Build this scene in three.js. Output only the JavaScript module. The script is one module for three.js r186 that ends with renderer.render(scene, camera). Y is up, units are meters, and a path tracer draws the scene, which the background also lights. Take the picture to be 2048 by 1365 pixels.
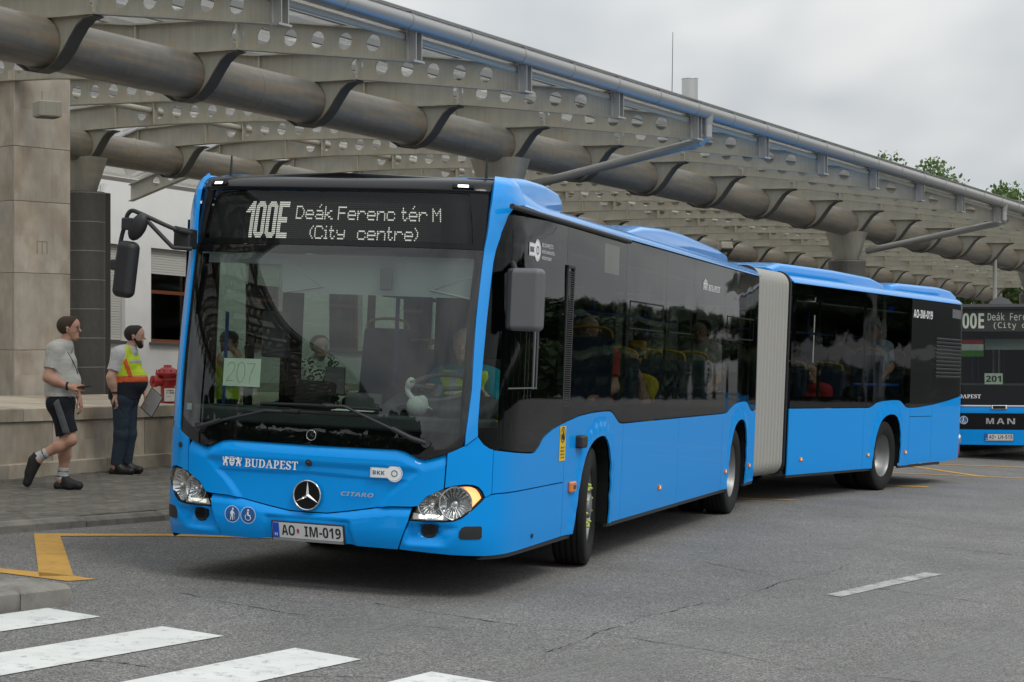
import * as THREE from 'three';
import { mergeGeometries, toCreasedNormals } from 'three/addons/utils/BufferGeometryUtils.js';
import { RoundedBoxGeometry } from 'three/addons/geometries/RoundedBoxGeometry.js';
import { FontLoader } from 'three/addons/loaders/FontLoader.js';
import { MarchingCubes } from 'three/addons/objects/MarchingCubes.js';

// ---------------------------------------------------------------- camera, sky, sun, exposure
const scene = new THREE.Scene();
const camera = new THREE.PerspectiveCamera(20.65, 1024 / 682, 0.1, 900);
camera.position.set(0, 1.7, 0);
camera.lookAt(0, 1.7, -10);
const renderer = new THREE.WebGLRenderer({ antialias: true });
renderer.toneMapping = THREE.LinearToneMapping;
renderer.toneMappingExposure = 1.2;
renderer.shadowMap.enabled = true;

const { sin, cos, PI, max, min, abs, sqrt, floor, pow, atan2, hypot } = Math;
let seed = 7;
const rnd = () => { seed = (seed * 1664525 + 1013904223) >>> 0; return seed / 4294967296; };
const rr = (a, b) => a + (b - a) * rnd();
const clamp = (x, a, b) => max(a, min(b, x));
const lerp = (a, b, t) => a + (b - a) * t;
const smooth = (a, b, x) => { const t = clamp((x - a) / (b - a), 0, 1); return t * t * (3 - 2 * t); };
const hash = (x, y, s = 0) => { let h = (x * 374761393 + y * 668265263 + s * 1442695041) | 0; h = Math.imul(h ^ (h >>> 13), 1274126177); return ((h ^ (h >>> 16)) >>> 0) / 4294967296; };
function vnoise(x, y, px, py, s) {                                   // tileable value noise, periods px, py (integers)
  const xi = floor(x), yi = floor(y), fx = x - xi, fy = y - yi, u = fx * fx * (3 - 2 * fx), v = fy * fy * (3 - 2 * fy);
  const m = (a, p) => ((a % p) + p) % p, x0 = m(xi, px), x1 = m(xi + 1, px), y0 = m(yi, py), y1 = m(yi + 1, py);
  return lerp(lerp(hash(x0, y0, s), hash(x1, y0, s), u), lerp(hash(x0, y1, s), hash(x1, y1, s), u), v);
}
function fbm(x, y, px, py, s, n = 4) { let a = 0, w = 0.5, t = 0; for (let i = 0; i < n; i++) { a += w * vnoise(x, y, px, py, s + i); t += w; x *= 2; y *= 2; px *= 2; py *= 2; w *= 0.5; } return a / t; }

{ // overcast sky: pale cloud deck, brighter overhead
  const W = 1024, H = 512, d = new Float32Array(W * H * 4);
  for (let j = 0; j < H; j++) {
    const up = ((j + 0.5) / H - 0.5) * PI, y = sin(up);
    for (let i = 0; i < W; i++) {
      const az = ((i + 0.5) / W - 0.5) * 2 * PI, o = (j * W + i) * 4;
      let r = 0.30, g = 0.30, b = 0.30;
      if (y > -0.02) {
        const yy = max(y, 0.02), k = 1 / (yy + 0.12), x = cos(az) * cos(up) * k, z = sin(az) * cos(up) * k;
        const n1 = fbm(x * 1.5 + 40, z * 1.5 + 40, 4096, 4096, 11, 5), n2 = fbm(x * 4 + 90, z * 1.6 + 20, 4096, 4096, 31, 5);
        let c = smooth(0.28, 0.72, n1 * 0.6 + n2 * 0.4);
        const dome = 1.45 * (1 + 2 * max(y, 0)) / 3 + 0.13 * smooth(0.14, 0.0, y);   // the plain law of an overcast sky
        const l = dome * lerp(0.76, 1.08, c);
        r = l * lerp(0.86, 0.99, c); g = l * lerp(0.94, 1.0, c); b = l * lerp(1.0, 1.0, c);
      }
      d[o] = r; d[o + 1] = g; d[o + 2] = b; d[o + 3] = 1;
    }
  }
  const t = new THREE.DataTexture(d, W, H, THREE.RGBAFormat, THREE.FloatType);
  t.mapping = THREE.EquirectangularReflectionMapping; t.magFilter = t.minFilter = THREE.LinearFilter; t.needsUpdate = true;
  scene.background = t; scene.environment = t;
}
const sun = new THREE.DirectionalLight(new THREE.Color(1, 0.96, 0.9), 1.0);
sun.position.set(24, 46, 6); sun.target.position.set(0, 0, -22); sun.castShadow = true; sun.shadow.radius = 34;
Object.assign(sun.shadow.camera, { left: -45, right: 45, top: 45, bottom: -45, far: 160 });
scene.add(sun, sun.target);

// ---------------------------------------------------------------- helpers
const taken = {};
function numbered(n) { const c = taken[n] = (taken[n] ?? -1) + 1; return c ? n + '_' + String(c).padStart(3, '0') : n; }
function tag(o, label, category, group, kind) { if (label) o.userData.label = label; if (category) o.userData.category = category; if (group) o.userData.group = group; if (kind) o.userData.kind = kind; return o; }
function thing(name, label, category, pos = [0, 0, 0], turn = 0, group) {
  const o = new THREE.Group(); o.name = numbered(name); o.position.set(...pos); o.rotation.y = turn; scene.add(o);
  return tag(o, label, category, group);
}
function mesh(name, geo, mat, parent = scene) {
  if (Array.isArray(geo)) geo = merge(geo);
  const m = new THREE.Mesh(geo, mat); m.name = parent === scene ? numbered(name) : name; m.castShadow = m.receiveShadow = true; parent.add(m); return m;
}
function merge(list) {
  list = list.flat(9).filter(Boolean).map((g) => { g = g.index ? g.toNonIndexed() : g; for (const k of Object.keys(g.attributes)) if (!['position', 'normal', 'uv'].includes(k)) g.deleteAttribute(k); if (!g.attributes.normal) g.computeVertexNormals(); if (!g.attributes.uv) g.setAttribute('uv', new THREE.BufferAttribute(new Float32Array(g.attributes.position.count * 2), 2)); return g; });
  return list.length === 1 ? list[0] : mergeGeometries(list);
}
const M4 = () => new THREE.Matrix4();
function put(g, x = 0, y = 0, z = 0, rx = 0, ry = 0, rz = 0) { return g.applyMatrix4(M4().compose(new THREE.Vector3(x, y, z), new THREE.Quaternion().setFromEuler(new THREE.Euler(rx, ry, rz, 'YXZ')), new THREE.Vector3(1, 1, 1))); }
function uvBox(g, k = 1) {                                           // uv in metres by the main axis of each face
  g = g.index ? g.toNonIndexed() : g; const p = g.attributes.position, n = g.attributes.normal, uv = new Float32Array(p.count * 2);
  for (let i = 0; i < p.count; i++) { const ax = abs(n.getX(i)), ay = abs(n.getY(i)), az = abs(n.getZ(i)), x = p.getX(i), y = p.getY(i), z = p.getZ(i); const [u, v] = ay > ax && ay > az ? [x, z] : ax > az ? [z, y] : [x, y]; uv[2 * i] = u * k; uv[2 * i + 1] = v * k; }
  g.setAttribute('uv', new THREE.BufferAttribute(uv, 2)); return g;
}
const box = (w, h, d, x = 0, y = 0, z = 0, rx = 0, ry = 0, rz = 0) => put(uvBox(new THREE.BoxGeometry(w, h, d)), x, y, z, rx, ry, rz);
const rbox = (w, h, d, r, x = 0, y = 0, z = 0, rx = 0, ry = 0, rz = 0, s = 2) => put(uvBox(new RoundedBoxGeometry(w, h, d, s, r)), x, y, z, rx, ry, rz);
const cyl = (r0, r1, h, x = 0, y = 0, z = 0, rx = 0, ry = 0, rz = 0, seg = 20, open = false) => put(new THREE.CylinderGeometry(r1, r0, h, seg, 1, open), x, y, z, rx, ry, rz);
const sph = (r, x = 0, y = 0, z = 0, sx = 1, sy = 1, sz = 1, seg = 16) => new THREE.SphereGeometry(r, seg, max(8, seg >> 1)).scale(sx, sy, sz).translate(x, y, z);
const v3 = (a) => a.isVector3 ? a : new THREE.Vector3(...a);
function bar(a, b, r, seg = 10, r2 = r) {                             // a round bar between two points
  a = v3(a); b = v3(b); const d = b.clone().sub(a), g = new THREE.CylinderGeometry(r2, r, d.length(), seg);
  return g.applyMatrix4(M4().compose(a.clone().lerp(b, 0.5), new THREE.Quaternion().setFromUnitVectors(new THREE.Vector3(0, 1, 0), d.normalize()), new THREE.Vector3(1, 1, 1)));
}
function pipe(pts, r, seg = 10, smoothPath = false, n = 0) {
  const P = pts.map(v3); let c;
  if (smoothPath) c = new THREE.CatmullRomCurve3(P, false, 'centripetal');
  else { c = new THREE.CurvePath(); for (let i = 1; i < P.length; i++) c.add(new THREE.LineCurve3(P[i - 1], P[i])); }
  return new THREE.TubeGeometry(c, n || (smoothPath ? P.length * 6 : (P.length - 1) * 8), r, seg, false);
}
function lathe(pts, seg = 32) { return new THREE.LatheGeometry(pts.map(([x, y]) => new THREE.Vector2(x, y)), seg); }
function shape(pts, holes = []) { const s = new THREE.Shape(pts.map(([x, y]) => new THREE.Vector2(x, y))); for (const h of holes) s.holes.push(h.isPath ? h : new THREE.Path(h.map(([x, y]) => new THREE.Vector2(x, y)))); return s; }
const circle = (x, y, r, n = 20, ry = r) => Array.from({ length: n }, (_, i) => [x + r * cos(i / n * 2 * PI), y + ry * sin(i / n * 2 * PI)]);
function extrude(s, depth, bevel = 0, curveSegments = 12) { return new THREE.ExtrudeGeometry(s, { depth, bevelEnabled: bevel > 0, bevelSize: bevel, bevelThickness: bevel, bevelSegments: 1, curveSegments }); }
function tri(pos, idx, uv) { const g = new THREE.BufferGeometry(); g.setAttribute('position', new THREE.Float32BufferAttribute(pos, 3)); if (uv) g.setAttribute('uv', new THREE.Float32BufferAttribute(uv, 2)); g.setIndex(idx); g.computeVertexNormals(); return g; }

// ---------------------------------------------------------------- textures and materials
function tex(w, h, fn, srgb = true) {
  const d = new Uint8Array(w * h * 4), c = [0, 0, 0];
  const enc = (v) => { v = clamp(v, 0, 1); return 255 * (srgb ? (v <= 0.0031308 ? 12.92 * v : 1.055 * pow(v, 1 / 2.4) - 0.055) : v); };
  for (let j = 0; j < h; j++) for (let i = 0; i < w; i++) { fn(i, j, c); const o = (j * w + i) * 4; d[o] = enc(c[0]); d[o + 1] = enc(c[1]); d[o + 2] = enc(c[2]); d[o + 3] = 255; }
  const t = new THREE.DataTexture(d, w, h, THREE.RGBAFormat); t.wrapS = t.wrapT = THREE.RepeatWrapping; t.magFilter = THREE.LinearFilter; t.minFilter = THREE.LinearMipmapLinearFilter; t.generateMipmaps = true;
  if (srgb) t.colorSpace = THREE.SRGBColorSpace; t.needsUpdate = true; return t;
}
const rep = (t, x, y = x) => { const c = t.clone(); c.repeat.set(x, y); c.needsUpdate = true; return c; };
const lin = (r, g, b) => new THREE.Color().setRGB(r, g, b);
const std = (c, rough = 0.6, o = {}) => new THREE.MeshStandardMaterial({ color: Array.isArray(c) ? lin(...c) : c, roughness: rough, ...o });
const phy = (c, rough = 0.4, o = {}) => new THREE.MeshPhysicalMaterial({ color: Array.isArray(c) ? lin(...c) : c, roughness: rough, ...o });

const tAsphalt = tex(2048, 2048, (i, j, c) => {                      // 5 m of worn asphalt: pale stones in dark binder
  const st = vnoise(i / 2.6, j / 2.6, 788, 788, 3), st2 = vnoise(i / 5, j / 5, 410, 410, 5), g = hash(i, j, 9), m = fbm(i / 256, j / 256, 8, 8, 21, 4), m2 = fbm(i / 40, j / 40, 51, 51, 23, 3);
  let v = 0.122 + 0.13 * smooth(0.5, 0.85, st) + 0.05 * smooth(0.55, 0.8, st2) - 0.06 * smooth(0.42, 0.2, st) + 0.035 * (g - 0.5);
  v *= 0.80 + 0.42 * m; v *= 0.92 + 0.16 * m2;
  const w = hash(floor(i / 3), floor(j / 3), 77);
  c[0] = v * (1.03 + 0.1 * (w - 0.5)); c[1] = v * 1.0; c[2] = v * (0.965 - 0.08 * (w - 0.5));
});
const tAsphaltBump = tex(1024, 1024, (i, j, c) => { c[0] = c[1] = c[2] = 0.5 * vnoise(i / 1.3, j / 1.3, 788, 788, 3) + 0.3 * vnoise(i / 2.5, j / 2.5, 410, 410, 5) + 0.2 * hash(i, j, 9); }, false);
const tStone = tex(1024, 1024, (i, j, c) => {                        // 2 m of weathered limestone with vertical run-off streaks
  const st = fbm(i / 18, j / 150, 57, 7, 41, 4), bl = fbm(i / 90, j / 130, 11, 8, 43, 6), gr = hash(i, j, 45), pit = vnoise(i / 3, j / 5, 341, 205, 47), br = smooth(0.5, 0.72, fbm(i / 180, j / 220, 6, 5, 53, 4));
  let v = 0.58 + 0.09 * (st - 0.5) + 0.30 * (bl - 0.5) + 0.03 * (gr - 0.5) - 0.07 * smooth(0.80, 0.95, pit);
  c[0] = v * lerp(1.0, 0.88, br); c[1] = v * lerp(0.925, 0.775, br); c[2] = v * lerp(0.83, 0.66, br);
});
const tConc = tex(1024, 1024, (i, j, c) => {
  const bl = fbm(i / 110, j / 110, 9, 9, 61, 5), gr = hash(i, j, 63), pt = vnoise(i / 4, j / 4, 256, 256, 65), st = smooth(0.55, 0.75, fbm(i / 60, j / 60, 17, 17, 67, 4));
  const v = 0.32 + 0.22 * (bl - 0.5) + 0.05 * (gr - 0.5) + 0.06 * (pt - 0.5) - 0.06 * st; c[0] = v * 1.0; c[1] = v * 0.96; c[2] = v * 0.88;
});
const tPaintSteel = tex(1024, 1024, (i, j, c) => {                   // grey paint with dust and thin rain runs
  const bl = fbm(i / 90, j / 90, 11, 11, 71, 5), st = fbm(i / 9, j / 260, 113, 4, 73, 3), gr = hash(i, j, 75), d = smooth(0.52, 0.8, bl);
  const v = 0.47 + 0.09 * (bl - 0.5) + 0.10 * (st - 0.5) + 0.012 * (gr - 0.5); c[0] = v * lerp(1.0, 0.97, d); c[1] = v * lerp(0.965, 0.88, d); c[2] = v * lerp(0.83, 0.70, d);
});
const tTubePaint = tex(1024, 512, (i, j, c) => {
  const bl = fbm(i / 70, j / 70, 14, 7, 171, 5), st = fbm(i / 200, j / 10, 5, 51, 173, 3), gr = hash(i, j, 175), d = smooth(0.45, 0.75, bl);
  const v = 0.215 + 0.09 * (bl - 0.5) + 0.05 * (st - 0.5) + 0.012 * (gr - 0.5); c[0] = v * lerp(1.02, 1.2, d); c[1] = v * lerp(0.95, 0.99, d); c[2] = v * lerp(0.82, 0.74, d);
});
const tPlaster = tex(512, 512, (i, j, c) => { const b = fbm(i / 80, j / 80, 6, 6, 81, 5), g = hash(i, j, 83); const v = 0.72 + 0.09 * (b - 0.5) + 0.03 * (g - 0.5); c[0] = v; c[1] = v * 0.985; c[2] = v * 0.95; });
const wear = (base, under, lo, hi, s) => tex(1024, 1024, (i, j, c) => { // road paint worn through to the stones
  const a = vnoise(i / 3, j / 3, 341, 341, s), b = fbm(i / 60, j / 60, 17, 17, s + 1, 4), k = smooth(lo, hi, a * 0.55 + b * 0.75), t = 0.9 + 0.2 * fbm(i / 200, j / 200, 5, 5, s + 5, 3), g = 0.94 + 0.12 * hash(i, j, s + 9);
  for (let q = 0; q < 3; q++) c[q] = lerp(base[q] * t * g, under[q], k);
});
const tWhitePaint = wear([0.62, 0.63, 0.61], [0.22, 0.215, 0.20], 0.80, 1.0, 301), tYellowPaint = wear([0.52, 0.29, 0.055], [0.2, 0.16, 0.1], 0.80, 1.0, 331);
const tDashPaint = wear([0.40, 0.40, 0.385], [0.15, 0.147, 0.14], 0.62, 0.86, 361);
const tFabric = tex(256, 256, (i, j, c) => { const v = 0.8 + 0.25 * (hash(i, j, 91) - 0.5) + 0.25 * (fbm(i / 30, j / 30, 9, 9, 93, 3) - 0.5); c[0] = c[1] = c[2] = v; });

const mat = {
  asphalt: std([1, 1, 1], 0.93, { map: rep(tAsphalt, 1 / 5), bumpMap: rep(tAsphaltBump, 1 / 5), bumpScale: 0.004, vertexColors: true }),
  crack: std([0.028, 0.026, 0.024], 0.95),
  white: std([1, 1, 1], 0.8, { map: tWhitePaint }), yellow: std([1, 1, 1], 0.8, { map: tYellowPaint }), dash: std([1, 1, 1], 0.85, { map: tDashPaint }),
  stone: [1, 0.93, 1.05, 0.97].map((k, i) => { const t = rep(tStone, 0.5); t.offset.set(i * 0.31, i * 0.57); return std([k, k * (0.985 - 0.008 * i), k * (0.95 - 0.015 * i)], 0.9, { map: t, bumpMap: rep(tConc, 0.5), bumpScale: 0.004 }); }),
  ledge: [0.92, 0.74, 1.02, 0.84].map((k, i) => { const t = rep(tStone, 0.55); t.offset.set(i * 0.23 + 0.4, i * 0.37); return std([k, k * 0.95, k * 0.86], 0.92, { map: t, bumpMap: rep(tConc, 0.6), bumpScale: 0.005 }); }),
  kerb: [0.62, 0.52, 0.7].map((k, i) => { const t = rep(tConc, 0.8); t.offset.set(i * 0.3, i * 0.4); return std([k, k * 0.98, k * 0.94], 0.92, { map: t, bumpMap: t, bumpScale: 0.004 }); }),
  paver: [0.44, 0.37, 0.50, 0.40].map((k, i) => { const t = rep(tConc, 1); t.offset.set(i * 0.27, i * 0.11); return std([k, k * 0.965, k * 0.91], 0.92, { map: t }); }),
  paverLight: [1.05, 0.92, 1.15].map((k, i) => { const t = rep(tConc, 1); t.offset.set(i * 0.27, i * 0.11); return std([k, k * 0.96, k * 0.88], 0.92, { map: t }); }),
  steel: phy([1, 1, 1], 0.6, { map: rep(tPaintSteel, 0.5), specularIntensity: 0.5 }),
  tube: phy([1, 1, 1], 0.42, { map: rep(tTubePaint, 4, 2), clearcoat: 0.18, clearcoatRoughness: 0.35 }),
  zinc: std([0.40, 0.395, 0.38], 0.42, { metalness: 0.55 }), galv: std([0.52, 0.52, 0.50], 0.4, { metalness: 0.75 }),
  roofGlass: phy([0.87, 0.86, 0.84], 0.05, { transmission: 1, thickness: 0, ior: 1.5 }),
  plaster: std([1, 1, 1], 0.9, { map: rep(tPlaster, 0.5) }), plasterDark: std([0.66, 0.65, 0.62], 0.9, { map: rep(tPlaster, 0.5) }),
  darkSteel: std([0.055, 0.053, 0.05], 0.45), black: phy([0.008, 0.008, 0.009], 0.6, { specularIntensity: 0.3 }), blackGloss: phy([0.005, 0.005, 0.006], 0.3, { specularIntensity: 0.2, clearcoat: 0.4, clearcoatRoughness: 0.02 }),
  rubber: phy([0.016, 0.016, 0.016], 0.75, { specularIntensity: 0.5 }), plastic: std([0.02, 0.02, 0.022], 0.55), greyPlastic: std([0.11, 0.112, 0.118], 0.5),
  chrome: std([0.78, 0.78, 0.78], 0.12, { metalness: 1 }), alu: std([0.55, 0.55, 0.54], 0.38, { metalness: 0.8 }),
  orange: phy([0.75, 0.2, 0.02], 0.25, { clearcoat: 0.6 }), whitePrint: std([0.78, 0.78, 0.78], 0.5), paper: std([0.72, 0.75, 0.66], 0.85), ink: std([0.02, 0.02, 0.02], 0.8),
};
const font = {}; for (const [k, f] of [['sans', 'droid_sans_regular'], ['bold', 'droid_sans_bold'], ['serif', 'droid_serif_bold'], ['mono', 'droid_sans_mono_regular']]) font[k] = await new FontLoader().loadAsync('fonts/droid/' + f + '.typeface.json');
function textShapes(t, f, size) { return font[f].generateShapes(t, size); }
function textBounds(shapes) { let x0 = 1e9, x1 = -1e9, y0 = 1e9, y1 = -1e9; for (const s of shapes) for (const p of s.getPoints(4)) { x0 = min(x0, p.x); x1 = max(x1, p.x); y0 = min(y0, p.y); y1 = max(y1, p.y); } return [x0, x1, y0, y1]; }
function flatText(t, f, w, h, seg = 4) {                             // text fitted into a box w x h about the origin
  const s = textShapes(t, f, 1), [x0, x1, y0, y1] = textBounds(s), g = new THREE.ShapeGeometry(s, seg);
  g.translate(-(x0 + x1) / 2, -(y0 + y1) / 2, 0); g.scale(w / (x1 - x0), h / (y1 - y0), 1); return g;
}
// ---------------------------------------------------------------- ground, road, pavement (the forecourt slopes down to the right)
const gy = (x, z) => -0.04252 * x + 0.00504 * z;
function slope(g, lift = 0) { const p = g.attributes.position; for (let i = 0; i < p.count; i++) p.setY(i, p.getY(i) + gy(p.getX(i), p.getZ(i)) + lift); return g; }
const rebase = (o, x, y, z) => { o.position.set(x, y, z); for (const c of o.children) c.position.sub(o.position); return o; };
const UX = 0.5243, UZ = -0.8516;                                     // direction of kerb, canopy and facade
const SL = -0.0293;                                                  // fall per metre along it
{
  const xs = [], zs = [];
  for (const v of [-420, -220, -120, -70, -40]) xs.push(v); for (let v = -26; v <= 46; v += 0.75) xs.push(v); for (const v of [60, 90, 140, 240, 420]) xs.push(v);
  for (const v of [300, 120, 60, 30, 16]) zs.push(v); for (let v = 8; v >= -70; v -= 0.75) zs.push(v); for (const v of [-80, -100, -140, -220, -420, -800]) zs.push(v);
  const pos = [], uv = [], idx = [], col = [];
  for (const z of zs) for (const x of xs) {
    pos.push(x, gy(x, z), z); uv.push(x, z);
    const a = (x * UX + z * UZ), b = (x * -UZ + z * UX), n = fbm(a / 5 + 50, b / 1.1 + 50, 4096, 4096, 401, 3), m = fbm(x / 2.2 + 80, z / 2.2 + 80, 4096, 4096, 407, 4);
    const k = 0.86 + 0.22 * n + 0.16 * (m - 0.5); col.push(k * 1.0, k * 0.995, k * 0.985);
  }
  for (let j = 0; j + 1 < zs.length; j++) for (let i = 0; i + 1 < xs.length; i++) { const o = j * xs.length + i, w = xs.length; idx.push(o, o + 1, o + w, o + 1, o + w + 1, o + w); }
  const g = tri(pos, idx, uv); g.setAttribute('color', new THREE.Float32BufferAttribute(col, 3));
  tag(mesh('road', g, mat.asphalt), 'worn grey asphalt road with fine cracks under the buses', null, null, 'structure');
}
function sheet(name, polys, m, lift, parent = scene) {               // flat painted shapes lying on the road
  const gs = polys.map((p) => { const g = new THREE.ShapeGeometry(shape(p.map(([x, z]) => [x, -z]))); g.rotateX(-PI / 2); const q = g.attributes.position, uv = g.attributes.uv; for (let i = 0; i < q.count; i++) uv.setXY(i, q.getX(i), q.getZ(i)); return slope(g, lift); });
  return mesh(name, gs, m, parent);
}
{ // zebra crossing: each stripe runs on out of the frame to the left
  const along = [-0.495, 0.869], stripes = [[[-2.84, -11.45], [-2.46, -11.19]], [[-2.04, -10.92], [-1.64, -10.66]], [[-1.20, -10.35], [-0.81, -10.07]], [[-0.42, -9.78], [-0.02, -9.50]], [[0.40, -9.2], [0.8, -8.93]]];
  stripes.forEach(([a, b], i) => { const L = 4.2, o = sheet('zebra_stripe', [[a, b, [b[0] + along[0] * L, b[1] + along[1] * L], [a[0] + along[0] * L, a[1] + along[1] * L]]], mat.white, 0.005); tag(o, ['white zebra crossing stripe nearest the paved island corner', 'white zebra crossing stripe second from the paved island', 'white zebra crossing stripe third from the paved island', 'white zebra crossing stripe at the bottom edge, only its tip showing', 'white zebra crossing stripe farthest from the paved island'][i], 'road marking', null, 'structure'); });
  tag(sheet('lane_dash', [[[2.31, -13.76], [3.44, -15.55], [3.57, -15.47], [2.40, -13.66]]], mat.dash, 0.005), 'single faded white lane dash on the road right of the bus', 'road marking', null, 'structure');
  const y1 = [[[-3.99, -15.62], [-3.74, -15.50], [-3.05, -13.02], [-2.86, -12.88], [-3.02, -12.72], [-3.26, -12.9]], [[-3.74, -15.50], [-3.99, -15.62], [-2.95, -16.02], [-2.05, -16.17], [-0.9, -16.42], [-0.9, -16.28], [-2.03, -16.02], [-2.92, -15.87]], [[-3.05, -13.02], [-3.26, -12.9], [-3.02, -12.72], [-3.63, -13.06], [-4.4, -13.5], [-4.45, -13.68], [-3.7, -13.28]]];
  const o = sheet('bus_stop_marking', y1, mat.yellow, 0.005); tag(o, 'yellow zigzag bus bay line on the road left of the bus', 'road marking', null, 'structure');
  const far = sheet('bus_stop_marking', [[[2.75, -23.1], [3.55, -23.15], [3.42, -22.98], [2.8, -22.9]], [[5.0, -26.7], [6.0, -26.9], [5.9, -26.6], [5.0, -26.55]], [[5.5, -29.95], [6.2, -29.98], [7.62, -29.99], [9.5, -30.0], [9.5, -29.85], [7.6, -29.86], [5.6, -29.8]], [[7.6, -29.99], [7.45, -29.88], [6.5, -33.0], [6.6, -33.3]], [[6.4, -33.45], [7.71, -33.28], [9.3, -33.5], [13, -34], [13, -33.8], [9.3, -33.3], [7.7, -33.1], [6.4, -33.25]]], mat.yellow, 0.005);
  tag(far, 'thin yellow bus bay lines on the road behind the rear wheels', 'road marking', null, 'structure');
}
{ // polished wheel tracks and oil drips: matter worn into or dropped on the asphalt
  const splat = (n, s0, fn) => { const t = tex(256, 256, (i, j, c) => { c[0] = c[1] = c[2] = fn(i / 256, j / 256, i, j); }, false); t.wrapS = t.wrapT = THREE.ClampToEdgeWrapping; return t; };
  const aTrack = splat('t', 1, (u, v, i, j) => 0.5 * smooth(0, 0.2, v) * smooth(1, 0.8, v) * smooth(0, 0.1, u) * smooth(1, 0.9, u) * smooth(0.35, 0.7, vnoise(i / 2, j / 2, 128, 128, 611) * 0.5 + 0.6 * fbm(i / 90, j / 22, 3, 12, 613, 3)));
  const lay = (name, cx, cz, w, l, turn, m, label) => { const g = new THREE.PlaneGeometry(l, w, 12, 2); g.rotateX(-PI / 2); g.rotateY(turn); g.translate(cx, 0, cz); tag(mesh(name, slope(g, 0.002), m), label, null, null, 'structure'); };
  const mT = std([0.25, 0.247, 0.238], 0.9, { alphaMap: aTrack, transparent: true }), dir = Math.atan2(0.8516, 0.5243);
  lay('wheel_track', 2.3, -13.0, 0.8, 14, dir, mT, 'pale polished wheel track on the road beside the lane dash'); lay('wheel_track', 4.3, -13.6, 0.9, 16, dir, mT, 'pale polished wheel track on the road at the right'); lay('wheel_track', -0.9, -10.9, 0.7, 7, dir + 0.2, mT, 'pale polished wheel track before the bus front');
}
{ // cracks
  const paths = [[[0.2, -10.6], [0.54, -11.46], [1.02, -12.48], [1.64, -13.43], [2.07, -14.45], [2.48, -15.08], [2.88, -15.93]], [[0.0, -16.6], [0.77, -16.29], [1.57, -15.63], [2.10, -14.78], [2.84, -14.26], [3.43, -13.74], [4.0, -13.2]], [[-0.9, -12.3], [0.0, -11.6], [0.54, -11.39], [0.83, -11.20], [1.23, -10.84], [1.60, -10.37], [2.10, -10.15], [2.7, -9.7]], [[-2.2, -12.4], [-1.2, -11.55], [-0.4, -11.3]], [[3.0, -21.5], [4.2, -20.4], [4.7, -19.0], [5.6, -18.3]], [[4.2, -20.4], [5.4, -20.2], [6.5, -20.6]], [[3.6, -18.0], [4.6, -17.4], [5.4, -16.2]], [[-3.0, -9.9], [-1.4, -9.5], [-0.6, -9.55]]];
  const pos = [], idx = [];
  for (const p of paths) {
    const c = new THREE.CatmullRomCurve3(p.map(([x, z]) => new THREE.Vector3(x, 0, z))), n = Math.ceil(c.getLength() / 0.05); let ox = 0, oz = 0;
    for (let i = 0; i <= n; i++) {
      const q = c.getPointAt(i / n), t = c.getTangentAt(i / n); ox = ox * 0.82 + rr(-0.016, 0.016); oz = oz * 0.82 + rr(-0.016, 0.016);
      const w = rr(0.001, 0.006) * (0.35 + smooth(0.3, 0.7, vnoise(i / 7, 1, 999, 9, 5))), x = q.x + ox, z = q.z + oz; const b = pos.length / 3;
      pos.push(x - t.z * w, gy(x, z) + 0.003, z + t.x * w, x + t.z * w, gy(x, z) + 0.003, z - t.x * w);
      if (i < n) idx.push(b, b + 2, b + 1, b + 1, b + 2, b + 3);
    }
  }
  tag(mesh('road_cracks', tri(pos, idx), mat.crack), 'dark hairline cracks running across the asphalt', null, null, 'stuff');
}
const KX = -4.24, KZ = -15.49;                                       // a point on the pavement's kerb line
const ab = (a, b) => [KX + a * UX + b * UZ, KZ + a * UZ - b * UX];    // a along the kerb, b towards the building
const wallB = (a) => 3.765 + (a - 4.857) * 0.2057;
function slab(a0, a1, b0, b1, h0, h1, ch = 0.004, base = ab) {        // a block with a chamfered top, given along the kerb, sloped with the ground
  const P = (a, b, h) => { const [x, z] = base(a, b); return [x, h + gy(x, z), z]; }, pos = [], idx = [], uv = [];
  const ring = (c, h) => [[a0 + c, b0 + c, h], [a1 - c, b0 + c, h], [a1 - c, b1 - c, h], [a0 + c, b1 - c, h]];
  const quad = (A, B, C, D, f) => { const o = pos.length / 3; for (const q of [A, B, C, D]) { pos.push(...P(...q)); uv.push(...f(q)); } idx.push(o, o + 2, o + 1, o, o + 3, o + 2); };
  const r0 = ring(0, h0), r1 = ring(0, h1 - ch), r2 = ring(ch, h1);
  quad(r2[0], r2[1], r2[2], r2[3], (q) => [q[0], q[1]]);
  for (let i = 0; i < 4; i++) { const j = (i + 1) % 4, f = (q) => [q[0] + q[1], q[2]]; quad(r0[i], r0[j], r1[j], r1[i], f); quad(r1[i], r1[j], r2[j], r2[i], f); }
  const g = new THREE.BufferGeometry(); g.setAttribute('position', new THREE.Float32BufferAttribute(pos, 3)); g.setAttribute('uv', new THREE.Float32BufferAttribute(uv, 2)); g.setIndex(idx);
  const n = g.toNonIndexed(); n.computeVertexNormals(); return n;
}
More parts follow.
